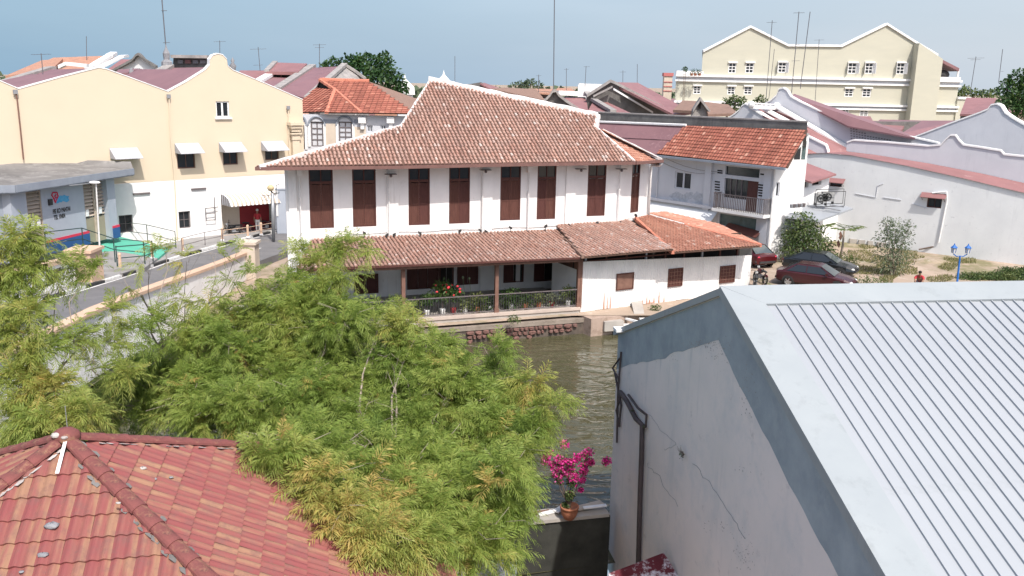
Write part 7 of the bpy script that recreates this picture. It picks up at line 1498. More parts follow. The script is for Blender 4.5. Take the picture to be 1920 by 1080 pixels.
# fronds fallen/hanging on the near roof edge, brownish
def leafcloud(name, c, r, n, size, m, parent, tint0=.5, asp=.42, up_b=.3, shell=.5, spread=.3, kind=None):
    c = np.array(tuple(c)); r = np.array(r if hasattr(r, '__len__') else (r, r, r)); d = nrm(RNG.normal(0, 1, (n, 3)) + np.array([0, 0, up_b])); P = c + d*(RNG.random(n)**shell)[:, None]*r
    a = nrm(d*.6+RNG.normal(0, .6, (n, 3))-np.array([0, 0, .15])); s = nrm(np.cross(a, nrm(d+RNG.normal(0, .5, (n, 3))))); l = size*(.6+.8*RNG.random(n))[:, None]
    V = np.stack([P, P+a*l*.5+s*l*asp*.5, P+a*l-np.array([0, 0, .15])*l, P+a*l*.5-s*l*asp*.5], 1)
    nn_ = np.array([noise.noise(Vector(p)*(1.3/max(.3, float(r.max())))) for p in P]); T = np.clip(tint0+spread*nn_*1.6+RNG.normal(0, .12, n), .01, .99)
    return raw_mesh(name, V.reshape(-1, 3), np.arange(n*4).reshape(-1, 4), T, m, parent, kind=kind)
def multi_cloud(name, blobs_, n, size, m, parent, **kw):
    Vs = []; 
    for c, r in blobs_: pass
    return [leafcloud(name if i == 0 else name, c, r, n, size, m, parent, **kw) for i, (c, r) in enumerate(blobs_)]
def bushy(nm, lab, cat, blobs_, density, size, m, stemm, base, group=None, tint0=.5, asp=.42, stems=5, trunk_r=.06, spread=.3):
    t = thing(nm, lab, cat, tuple(base), group); allV = []; c_all = []
    Vq, Tq = [], []
    for c, r in blobs_:
        c_ = np.array(tuple(c)); r_ = np.array(r if hasattr(r, '__len__') else (r, r, r)); n = int(density*6*(r_.mean()**2)/(size**2)); d = nrm(RNG.normal(0, 1, (n, 3)) + np.array([0, 0, .3])); P = c_ + d*(RNG.random(n)**.4)[:, None]*r_
        a = nrm(d*.6+RNG.normal(0, .6, (n, 3))-np.array([0, 0, .15])); s = nrm(np.cross(a, nrm(d+RNG.normal(0, .5, (n, 3))))); l = size*(.6+.8*RNG.random(n))[:, None]
        Vq.append(np.stack([P, P+a*l*.5+s*l*asp*.5, P+a*l-np.array([0, 0, .15])*l, P+a*l*.5-s*l*asp*.5], 1)); sc = 1.6/max(.3, float(r_.max())); nn_ = np.array([noise.noise(Vector(p)*sc) for p in P]); Tq.append(np.clip(tint0+spread*1.5*nn_+RNG.normal(0, .12, n), .01, .99))
    V = np.concatenate(Vq); T = np.concatenate(Tq); raw_mesh('crown', V.reshape(-1, 3), np.arange(len(V)*4).reshape(-1, 4), T, m, t)
    b = MB(); bs = Vector(base)
    for k in range(stems):
        c = Vector(blobs_[k % len(blobs_)][0]); e = c+Vector((random.uniform(-.2, .2), random.uniform(-.2, .2), 0)); b.tube([bs+Vector((random.uniform(-.08, .08), random.uniform(-.08, .08), 0)), bs.lerp(e, .5)+Vector((random.uniform(-.1, .1), random.uniform(-.1, .1), .05)), e], [trunk_r, trunk_r*.7, trunk_r*.4], 5)
    obj('trunk' if stems < 3 else 'stems', b, stemm, t, kind='stuff' if stems > 2 else None); return t
# ---- bougainvillea in the pot
pt = org(pot)+Vector((0, 0, .33)); bg_ = thing('bougainvillea', 'bright magenta bougainvillea growing upright in the terracotta pot', 'plant', tuple(pt))
b = MB(); tops = [onY(u, v, pt.y) for u, v in ((1032, 862), (1052, 870), (1078, 865), (1103, 872), (1090, 905), (1042, 890), (1066, 900))]
for p in tops: b.tube([pt, pt.lerp(p, .5)+Vector((random.uniform(-.08, .08), random.uniform(-.1, .1), .05)), p], [.018, .012, .006], 5)
obj('stems', b, M['barkdark'], bg_, kind='stuff')
Vl, Tl, Vp, Tp = [], [], [], []
BG = [(random.gauss(1066, 26), random.gauss(866, 13), .11, 44, 22) for _ in range(16)] + [(random.gauss(1070, 16), random.gauss(880, 10), .10, 40, 26) for _ in range(7)] + [(1022, 858, .07, 40, 8), (1035, 872, .09, 50, 20), (1108, 866, .09, 70, 12), (1098, 882, .07, 40, 14), (1092, 900, .07, 46, 10), (1089, 918, .055, 44, 6), (1048, 900, .10, 14, 60), (1072, 905, .12, 12, 90), (1068, 928, .11, 2, 100), (1060, 948, .09, 0, 80), (1040, 890, .09, 26, 40)]
for (u, v, r, n, nl) in BG:
    c = np.array(tuple(onY(u, v, pt.y+random.uniform(-.08, .08))))
    for (N_, sz, VV, TT, asp) in ((n, .058, Vp, Tp, .9), (nl, .06, Vl, Tl, .5)):
        if not N_: continue
        N_ = int(N_*3.2); d = nrm(RNG.normal(0, 1, (N_, 3))); P = c+d*(RNG.random(N_)**.4)[:, None]*r*(1 if asp > .6 else 1.15); a = nrm(RNG.normal(0, 1, (N_, 3))); s = nrm(np.cross(a, RNG.normal(0, 1, (N_, 3)))); l = sz*(.7+.6*RNG.random(N_))[:, None]
        VV.append(np.stack([P, P+a*l*.5+s*l*asp*.5, P+a*l, P+a*l*.5-s*l*asp*.5], 1)); TT.append(RNG.random(N_))
for nm_, VV, TT, m_ in (('flowers', Vp, Tp, M['pink']), ('foliage', Vl, Tl, M['leafmid'])): V = np.concatenate(VV); raw_mesh(nm_, V.reshape(-1, 3), np.arange(len(V)*4).reshape(-1, 4), np.concatenate(TT), m_, bg_, kind='stuff')
# ---- weeds on the gable wall
for u, v, r, lab in ((1283, 852, .16, 'small weed sprouting from the middle of the grey gable wall'), (1190, 770, .05, 'tiny tuft beside the kink of the drainpipe'), (1212, 800, .06, 'wisp of weed right of the drainpipe bend')):
    s, z = FG.hit(u, v, .04); c = FG.at(s, z, .04); t = thing('wall_weed', lab, 'weed', tuple(c)); b = MB()
    for k in range(16): a = random.uniform(0, 2*PI); l = r*random.uniform(.5, 1.5); e = c+FG.d*math.cos(a)*l+Vector((0, 0, math.sin(a)*l*.8))+FG.n*random.uniform(.02, .1); b.tube([c, c.lerp(e, .5)+FG.n*.03, e], [.005, .004, .002], 4)
    obj('stems', b, M['barkdark'], t, kind='stuff'); leafcloud('foliage', c+FG.n*.06, (r*.35, r*.45, r*.5), 50, .035, M['leafgrey'], t, .3)
b = MB()
for k, (u, v) in enumerate([(1175, 760), (1290, 900), (1330, 950), (1310, 930), (1350, 985), (1382, 1030), (1240, 900), (1265, 945)]): pass
for pts in ([(1215, 775), (1245, 810), (1275, 840)], [(1300, 870), (1330, 905), (1370, 965), (1400, 1015)], [(1212, 868), (1240, 900), (1275, 960)], [(1268, 835), (1240, 845)]):
    P = []
    for (a, c), (e, f) in zip(pts, pts[1:]):
        for k in range(6): P.append((a+(e-a)*k/6+random.uniform(-3, 3), c+(f-c)*k/6+random.uniform(-3, 3)))
    b.tube([FG.at(*FG.hit(u, v, .004), .004) for u, v in P], random.choice((.003, .004)), 4, caps=False)
obj('creeper_roots', b, M['ornament'], bigb, kind='stuff')
sm_b = MB()
for (cu, cv, n, sx_, sy_) in ((1310, 645, 150, 22, 5), (1348, 655, 70, 14, 12), (1395, 1035, 70, 10, 18), (1340, 985, 30, 20, 10), (1395, 880, 12, 8, 8), (1230, 668, 50, 30, 5), (1400, 730, 60, 10, 30)):
    for k in range(n):
        u, v = random.gauss(cu, sx_), random.gauss(cv, sy_); s, z = FG.hit(u, v, .005); r = random.uniform(.004, .018); q0 = random.uniform(0, 6)
        sm_b.face([FG.at(s+r*math.cos(q+q0)*(1+.5*math.sin(3*q)), z+r*.7*math.sin(q+q0), .0055+random.random()*.001) for q in np.linspace(0, 2*PI, 7)[:-1]])
obj('mould_specks', sm_b, M['copingold'], bigb, kind='stuff')
# ================================================================== trees in the town
def far_tree(lab, base_uvY, blobs_px, size, m=None, tint0=.45, dens=1.9, tr=.3):
    dens *= 2.6; size *= .8
    u, v, Y = base_uvY; top = onY(u, v, Y); base = Vector((top.x, top.y, .95)); bl = [(onY(a, c, y), (r*y/F_PX, r*y/F_PX, r*y/F_PX*.8)) for a, c, y, r in blobs_px]
    return bushy('leafy_tree', lab, 'tree', bl, dens, size, m or M['leafdk'], M['barkdark'], base, tint0=tint0, stems=2, trunk_r=tr, asp=.55, spread=.45)
far_tree('dense dark green tree rising behind the red roofs at upper left centre', (700, 150, 108), [(625, 122, 108, 16), (655, 122, 108, 22), (690, 120, 108, 24), (672, 130, 107, 24), (715, 125, 108, 24), (730, 145, 107, 25), (700, 148, 106, 26), (745, 160, 107, 18), (668, 112, 108, 12), (720, 108, 109, 12), (610, 124, 108, 10), (755, 168, 107, 12), (680, 160, 107, 22)], .55, dens=2.3)
far_tree('low rounded grey-green tree clump on the skyline left of the tall mast', (990, 158, 230), [(975, 160, 230, 9), (995, 156, 230, 10), (1010, 160, 230, 8), (960, 163, 230, 7), (985, 161, 230, 10)], .9, M['leafgrey'], .3, 2.2)
far_tree('dark tree looming at the right edge of the photo behind the white gable', (1915, 170, 110), [(1915, 150, 110, 24), (1890, 165, 110, 18), (1930, 170, 110, 28), (1905, 185, 109, 22), (1885, 190, 109, 14), (1935, 200, 109, 26), (1910, 210, 108, 18), (1945, 140, 110, 20)], .5, dens=2.3)
far_tree('light green treetops just right of the cream building', (1830, 175, 160), [(1808, 170, 160, 11), (1825, 176, 160, 11), (1845, 177, 160, 11), (1862, 175, 160, 10), (1798, 178, 160, 9)], .6, M['leafmid'], .5, 2.2)
far_tree('small leafy tree in front of the lower left windows of the cream building', (1375, 195, 120), [(1362, 190, 120, 8), (1376, 187, 120, 10), (1390, 190, 120, 10), (1370, 200, 120, 10), (1390, 202, 120, 10)], .4, M['leafmid'], .4, 2.2)
far_tree('little tree behind the dark roof left of the white curled peak', (1428, 186, 118), [(1420, 188, 118, 6), (1432, 190, 118, 7), (1426, 182, 118, 5)], .35, M['leafmid'], .35, 2.2)
far_tree('round potted shrub on the terrace of the cream building', (1285, 132, 149), [(1285, 130, 149, 5)], .3, M['leafdk'], .4, 2.4, tr=.08)
for u, lb in ((1297, 'left of three small dark plants in a row on the cream building terrace'), (1304, 'middle of three small dark plants on the cream building terrace'), (1312, 'right of three small dark plants on the cream building terrace')): P = onY(u, 135, 149); t = thing('terrace_plant', lb, 'plant', tuple(P), 'plants along the terrace parapet'); leafcloud('foliage', P, .45, 60, .25, M['leafdk'], t, .3); b = MB(); b.lathe(P-Vector((0, 0, .6)), [(.2, 0), (.25, .4)], 6); obj('pot', b, M['terracotta'], t)
# distant wooded belt so that the town does not end in bare ground
V, T = [], []
n = 42000; X = RNG.uniform(-420, 620, n); Y_ = 330 + 200*RNG.random(n)**2; Zt = 7.5 + 3.2*np.array([noise.noise(Vector((x*.012, y*.012, 0))) for x, y in zip(X, Y_)]) + RNG.normal(0, .8, n); Z = Zt - RNG.random(n)*4
P = np.stack([X, Y_, Z], 1); a = nrm(RNG.normal(0, 1, (n, 3))); s = nrm(np.cross(a, RNG.normal(0, 1, (n, 3)))); l = 3.4
V = np.stack([P-a*l*.5, P+s*l*.5, P+a*l*.5, P-s*l*.5], 1); fw_o = raw_mesh('distant_woods', V.reshape(-1, 3), np.arange(n*4).reshape(-1, 4), np.clip(.4+RNG.normal(0, .2, n), .02, .98), M['leafgrey']); fw_o['kind'] = 'stuff'; fw_o['label'] = 'hazy belt of treetops along the far horizon'; fw_o['category'] = 'woods'
# ================================================================== the empty lot
GZ = 1.3
def at(u, v, z=GZ): return onz(u, v, z)
c = at(1512, 492); bushy('shrub', 'broad leafy bush behind the two parked cars, yellow-green on top', 'shrub', [(onY(1500, 432, c.y), 1.25), (onY(1520, 445, c.y), 1.2), (onY(1490, 455, c.y), 1.0), (onY(1530, 468, c.y), 1.15), (onY(1548, 470, c.y), .8), (onY(1505, 472, c.y), 1.1), (onY(1512, 418, c.y), .7)], 3.0, .19, M['leafmid'], M['barkdark'], c, tint0=.5, asp=.45)
c = at(1672, 516); bushy('shrub', 'upright grey-green shrub standing alone on the dirt lot', 'shrub', [(onY(1680, 430, c.y), .75), (onY(1662, 445, c.y), .8), (onY(1690, 450, c.y), .8), (onY(1674, 465, c.y), 1.0), (onY(1660, 485, c.y), .85), (onY(1688, 485, c.y), .8), (onY(1702, 425, c.y), .45), (onY(1672, 505, c.y), .7), (onY(1662, 418, c.y), .4)], 2.3, .16, M['leafgrey'], M['bark'], c, tint0=.5, asp=.36, stems=9, trunk_r=.035)
c = at(1468, 492); bushy('shrub', 'low yellowish spiky plant at the sunlit corner of the balcony house', 'plant', [(c+Vector((0, 0, .5)), .55), (c+Vector((.5, .1, .3)), .4)], 3, .25, M['leafmid'], M['barkdark'], c, tint0=.62, asp=.2)
c = at(1585, 500); bushy('shrub', 'scrubby yellow-green growth at the foot of the papaya tree', 'shrub', [(c+Vector((0, 0, .5)), .6), (c+Vector((.4, 0, .3)), .45)], 2.4, .14, M['leafmid'], M['barkdark'], c, tint0=.66)
c = at(1630, 537); bushy('shrub', 'low bright green clump beside the nose of the maroon car', 'shrub', [(c+Vector((-.6, 0, .15)), .45), (c+Vector((0, 0, .2)), .5), (c+Vector((.7, 0, .15)), .45)], 2.6, .12, M['leafmid'], M['barkdark'], c, tint0=.62)
c = at(1430, 540); bushy('shrub', 'small yellow spiky agave-like plant beside the motorbike', 'plant', [(c+Vector((0, 0, .25)), .32)], 3, .3, M['leafmid'], M['barkdark'], c, tint0=.85, asp=.16)
c = at(1870, 524); bushy('hedge', 'long trimmed green hedge beyond the metal roof at the right edge', 'hedge', [(onY(u, 523-(u-1810)*.02, c.y), (.75, .55, .42)) for u in range(1812, 1960, 18)]+[(onY(u, 512, c.y+.3), (.6, .5, .4)) for u in range(1885, 1960, 18)], 8, .12, M['leafmid'], M['barkdark'], c, tint0=.5)
c = at(1612, 458); bushy('shrub', 'low grey-green weeds against the long pale wall', 'weeds', [(at(1602+k*13, 452)+Vector((0, 0, .25)), .4) for k in range(4)], 2, .15, M['leafgrey'], M['barkdark'], c, tint0=.4)
# grass patches
gn = 9000; gp = []
while len(gp) < gn:
    u, v = random.uniform(1590, 1830), random.uniform(456, 532); 
    if noise.noise(Vector((u*.02, v*.06, 1))) + (0.25 if u < 1720 and 470 < v < 515 else -.1) > .05: gp.append(tuple(at(u, v)))
gp = np.array(gp); a = nrm(np.stack([RNG.normal(0, .4, gn), RNG.normal(0, .4, gn), np.ones(gn)], 1)); s = nrm(np.cross(a, RNG.normal(0, 1, (gn, 3)))); l = (.06+.10*RNG.random(gn))[:, None]
V = np.stack([gp-s*.02, gp+s*.02, gp+a*l+s*.006, gp+a*l-s*.006], 1); o = raw_mesh('dry_grass', V.reshape(-1, 3), np.arange(gn*4).reshape(-1, 4), RNG.random(gn), M['grass']); o['kind'] = 'stuff'
# papaya
c = at(1574, 492); top = onY(1583, 428, c.y); t = thing('papaya_tree', 'slender papaya tree with a flat umbrella of leaves behind the black car', 'tree', tuple(c)); b = MB(); b.tube([c, c.lerp(top, .5)+Vector((.06, 0, 0)), top], [.09, .075, .06], 8); obj('trunk', b, M['bark'], t, True)
for k in range(15):
    a = k*2.4; ln = random.uniform(.6, 1.15); e = top+Vector((math.cos(a)*ln, math.sin(a)*ln, random.uniform(.0, .28))); b = MB(); b.tube([top, top.lerp(e, .5)+Vector((0, 0, .1)), e], .012, 4); l_ = obj('petiole', b, M['leafmid'], t); b = MB()
    for q in range(7): 
        th = a+(q-3)*.62; l2 = .48*(1-.08*abs(q-3)); p = Vector((math.cos(th), math.sin(th), -.22)); s = Vector((-math.sin(th), math.cos(th), 0))*.10; b.face([e, e+p*l2*.5+s, e+p*l2, e+p*l2*.5-s], .45+random.random()*.4)
    obj('leaf', b, M['leafmid'], t)
b = MB()
for k in range(7): p = top+Vector((random.uniform(-.3, -.1), random.uniform(-.1, .1), -random.uniform(.15, 1.1))); b.face([p, p+Vector((.12, .02, -.15)), p+Vector((.05, 0, -.4)), p+Vector((-.1, 0, -.2))])
obj('dead_leaves', b, M['brownlt'], t)
# concrete blocks row, pipe ring, poles
for k, (u, v) in enumerate(((1599, 456), (1616, 458), (1633, 460), (1651, 463))):
    P = at(u, v); b = MB(); b.par(P+Vector((-.28, -.1, 0)), (.56, -.14, 0), (.05, .3, 0), (0, 0, .34)); bw = tag(obj('concrete_block', b, M['conc']), ['concrete block at the left end of the row by the long wall', 'second concrete block from the left in the row by the wall', 'third concrete block from the left in the row by the wall', 'concrete block at the right end of the row, nearest the grey-green shrub'][k], 'block', 'concrete blocks lying in a row along the long wall')
P = at(1774, 476)+Vector((0, 0, .38)); t = thing('concrete_pipe_ring', 'round concrete pipe ring lying against the foot of the long wall', 'pipe ring', tuple(P)); b = MB(); b.lathe(P, [(.40, -.15), (.40, .2), (.28, .2), (.28, -.15), (.40, -.15)], 18, (-.35, -1, 0)); obj('ring', b, M['conc'], t, True); b = MB(); b.lathe(P+Vector((0, .12, 0)), [(.28, 0), (0, 0)], 12, (-.35, -1, 0)); obj('core', b, M['dark'], t)
for k, (p, q) in enumerate((((1715, 470), (1795, 455)), ((1722, 473), (1805, 452)))):
    A = at(*p); F_ = Fr(A, (1, -.35)); B = F_.at(*F_.hit(*q)); b = MB(); b.tube([A+Vector((0, 0, .1+.1*k)), B], .06, 6); tag(obj('timber_pole', b, M['barkdark']), ['lower weathered pole leaning over the concrete ring', 'upper weathered pole leaning over the concrete ring'][k], 'pole', 'poles by the long wall')
b = MB(); b.ball(at(1745, 490)+Vector((0, 0, -.12)), (1.5, .9, .3), 12, 6); tag(obj('earth_mound', b, M['soil'], None, True), 'low mound of orange-brown earth near the concrete ring', 'mound')
# blue twin lantern post
c = at(1793, 545); FLb = Fr(c, (1, 0)); top = FLb.at(*FLb.hit(1800, 480)); t = thing('lantern_post', 'dark blue street lamp post with twin glass lanterns on the lot', 'lamp post', tuple(c)); b = MB(); b.lathe(c, [(.12, 0), (.12, .3), (.06, .4), (.05, (top-c).length)], 8, (top-c)); obj('pole', b, M['lampblue'], t, True)
b = MB(); b.tube([top+Vector((-.4, 0, .12)), top+Vector((-.2, 0, -.02)), top, top+Vector((.2, 0, -.02)), top+Vector((.4, 0, .12))], .03, 6); obj('arm', b, M['lampblue'], t)
for sg in (-1, 1):
    q = top+Vector((.4*sg, 0, .12)); b = MB(); b.lathe(q, [(.17, .34), (.2, .36), (.04, .52), (.02, .6), (0, .62)], 6); ln_ = obj('lantern', b, M['lampblue'], t); b = MB(); b.lathe(q, [(.11, .06), (.15, .34)], 6); obj('lantern_glass', b, M['lampglass'], ln_)
    b = MB()
    for k in range(6): a = k*PI/3; b.tube([q+Vector((.115*math.cos(a), .115*math.sin(a), .06)), q+Vector((.155*math.cos(a), .155*math.sin(a), .35))], .012, 4)
    obj('lantern_bars', b, M['lampblue'], ln_)
# ------------------------------------------------------------------ cars
def car(lab, paint, loc, rot, hatch=False):
    t = thing('parked_car', lab, 'car', (0, 0, 0), 'cars parked on the dirt lot', local=True)
    st = [(-2.15, .55, .62, .38, .78), (-2.08, .74, .78, .3, .88), (-1.7, .82, .84, .22, .93), (-.9, .85, .86, .2, .93), (.3, .85, .86, .2, .92), (1.1, .84, .85, .2, .88), (1.7, .80, .82, .24, .78), (2.08, .70, .76, .32, .66), (2.2, .52, .6, .4, .56)]
    b = MB(); rings = []
    for x, wt, wm, zb, zt in st:
        h = [(0, zb), (wm*.85, zb), (wm, zb+.12), (wm+.01, (zb+zt)/2), (wt+.01, zt-.08), (wt*.9, zt), (0, zt+.03)]; rings.append([Vector((x, -y, z)) for y, z in h]+[Vector((x, y, z)) for y, z in h[::-1][1:-1]])
    for r0, r1 in zip(rings, rings[1:]):
        for i in range(len(r0)): j = (i+1) % len(r0); b.face([r0[i], r1[i], r1[j], r0[j]])
    b.face(rings[0]); b.face(rings[-1][::-1]); obj('body', b, paint, t, True)
    g = [(-1.75 if not hatch else -1.95, .66, .90, .02), (-1.05, .60, 1.36, 1), (.25, .60, 1.38, 1), (1.15, .70, .90, .02)]
    P = lambda x, y, z: Vector((x, y, z)); roof = MB(); zb = .90
    q = [(-1.8, .72, zb), (-1.05, .57, 1.33), (-.9, .56, 1.37), (.15, .56, 1.38), (.35, .57, 1.34), (1.15, .74, zb)]
    for (x0, y0, z0), (x1, y1, z1) in zip(q[1:-1], q[2:-1]): roof.face([P(x0, -y0, z0), P(x1, -y1, z1), P(x1, y1, z1), P(x0, y0, z0)])
    obj('roof', roof, paint, t, True)
    for i, j, nm in ((0, 1, 'rear_window'), (4, 5, 'windscreen')):
        (x0, y0, z0), (x1, y1, z1) = q[i], q[j]; b = MB(); b.face([P(x0, -y0*.93, z0+.01), P(x1, -y1*.93, z1+.01), P(x1, y1*.93, z1+.01), P(x0, y0*.93, z0+.01)]); obj(nm, b, M['carglass'], t)
    for sg in (-1, 1):
        for (a0, a1, c0, c1, nm) in ((-1.5, -.42, -.95, -.42, 'rear_side_window'), (-.36, .92, -.36, .32, 'front_side_window')): b = MB(); b.face([P(a0, sg*.80, zb+.03), P(a1, sg*.80, zb+.03), P(c1, sg*.62, 1.30), P(c0, sg*.62, 1.30)]); obj(nm, b, M['glass'], t)
        for (x0, x1, X0, X1) in ((-1.8, -1.5, -1.05, -.95), (-.42, -.36, -.42, -.36), (.92, 1.15, .32, .38)): b = MB(); b.face([P(x0, sg*.79, zb-.01), P(x1, sg*.79, zb-.01), P(X1, sg*.59, 1.35), P(X0, sg*.59, 1.35)]); obj('pillar', b, paint, t)
        b = MB(); b.face([P(-1.06, sg*.62, 1.30), P(.36, sg*.62, 1.30), P(.35, sg*.57, 1.36), P(-1.05, sg*.57, 1.36)]); obj('roof_rail', b, paint, t)
        b = MB(); b.box(.7, .85, sg*.86, sg*.98, .92, 1.04); obj('wing_mirror', b, paint, t)
        b = MB(); b.ball((2.02, sg*.56, .60), (.16, .17, .08), 8, 5); obj('headlight', b, M['lampglass'], t)
        b = MB(); b.ball((-2.06, sg*.6, .76), (.08, .16, .08), 8, 5); obj('tail_light', b, M['redline'], t)
        for x in (-1.35, 1.35):
            b = MB(); b.lathe((x, sg*.72, .31), [(.2, -.0), (.31, 0), (.32, .03), (.32, .14), (.30, .17), (.2, .17)], 18, (0, sg, 0)); w_ = obj('wheel', b, M['tyre'], t, True)
            b = MB(); b.lathe((x, sg*.72, .31), [(.2, .15), (.17, .10), (.05, .12), (0, .13)], 18, (0, sg, 0)); 
            for k in range(5): a = k*1.257; b.par((x+.04*math.cos(a)-.02*math.sin(a), sg*.85, .31+.04*math.sin(a)+.02*math.cos(a)), (.15*math.cos(a), 0, .15*math.sin(a)), (.045*math.sin(a), 0, -.045*math.cos(a)), (0, sg*.03, 0))
            obj('rim', b, M['rim'], w_)
            b = MB(); b.lathe((x, sg*.70, .33), [(.30, .152), (.37, .158), (.37, .10)], 18, (0, sg, 0)); obj('wheel_arch', b, M['black'], t)
    b = MB(); b.box(-2.2, -2.12, -.6, .6, .38, .5); obj('bumper', b, M['black'], t); b = MB(); b.box(2.17, 2.235, -.55, .55, .40, .5); obj('grille', b, M['black'], t)
    t.location = loc; t.rotation_euler = (0, 0, rot); return t
M['carglass'] = mat('pale_reflecting_car_glass', (.07, .085, .085), None, rough=.1, spec=.9)
A, B = at(1478, 541), at(1580, 553); c = (at(1480, 528)+at(1574, 549))/2; print('car', A, B, c)
car('maroon coupe parked nose towards the dirt lot, nearer of the two cars', M['maroon'], at(1528, 538), math.atan2(-.62, 1))
car('black saloon parked behind the maroon coupe', M['carblack'], at(1536, 513), math.atan2(-.62, 1))
car('red car half hidden behind the orange roof corner', M['carred'], at(1399, 492), R_(112), True)
# ------------------------------------------------------------------ motorbikes
def bike(lab, paint, loc, rot, group='motorbikes standing in the bay', lean=.12):
    t = thing('motorbike', lab, 'motorbike', (0, 0, 0), group, local=True)
    for x in (-.62, .62):
        b = MB(); b.lathe((x, 0, .29), [(.22, -.04), (.28, -.05), (.3, 0), (.28, .05), (.22, .04), (.22, -.04)], 16, (0, 1, 0)); w_ = obj('wheel', b, M['tyre'], t, True); b = MB()
        for k in range(6): a = k*PI/6; b.tube([(x+.22*math.cos(a), 0, .29+.22*math.sin(a)), (x-.22*math.cos(a), 0, .29-.22*math.sin(a))], .008, 3)
        obj('spokes', b, M['rim'], w_)
    b = MB(); b.tube([(.62, 0, .29), (.42, 0, .85)], .025, 6); obj('fork', b, M['rim'], t); b = MB(); b.tube([(.42, 0, .8), (.1, 0, .45), (-.25, 0, .4), (-.62, 0, .29)], .035, 6); b.tube([(-.25, 0, .4), (-.55, 0, .7)], .03, 5); obj('frame', b, M['black'], t)
    b = MB(); b.tube([(.3, -.34, .95), (.4, -.2, .98), (.42, 0, .92), (.4, .2, .98), (.3, .34, .95)], .015, 5); obj('handlebar', b, M['black'], t); b = MB(); b.ball((.5, 0, .86), (.09, .09, .09), 8, 6); obj('headlamp', b, M['lampglass'], t)
    b = MB(); b.ball((.15, 0, .68), (.28, .12, .13), 10, 6); b.ball((.33, 0, .55), (.1, .16, .25), 8, 6); obj('fairing', b, paint, t, True); b = MB(); b.ball((-.3, 0, .76), (.38, .12, .06), 10, 5); obj('seat', b, M['black'], t, True)
    b = MB(); b.box(-.1, .18, -.1, .1, .27, .5); obj('engine', b, M['metal'], t); b = MB(); b.tube([(.1, -.12, .28), (-.6, -.15, .32)], .04, 6); obj('exhaust', b, M['rim'], t); b = MB(); b.ball((-.62, 0, .55), (.25, .07, .08), 8, 5); obj('mudguard', b, paint, t)
    for sg in (-1, 1): b = MB(); b.tube([(.38, sg*.25, .98), (.34, sg*.3, 1.12)], .008, 3); b.ball((.34, sg*.31, 1.14), (.02, .06, .04), 6, 4); obj('mirror', b, M['black'], t)
    t.location = loc; t.rotation_euler = (lean, 0, rot); return t
gz2 = 1.25
bike('black motorbike on its stand at the left of the bay', M['carblack'], onz(440, 442, gz2), R_(200)); bike('second dark motorbike crowded behind the first in the bay', M['black'], onz(452, 437, gz2), R_(190)); bike('red motorbike right of the person in the bay', M['carred'], onz(500, 433, gz2), R_(15))
bike('dark motorbike beside the right end of the white shed', M['carblack'], at(1413, 541), R_(75), 'motorbikes by the shed'); bike('red-fronted motorbike between the shed and the maroon car', M['carred'], at(1424, 530), R_(100), 'motorbikes by the shed')
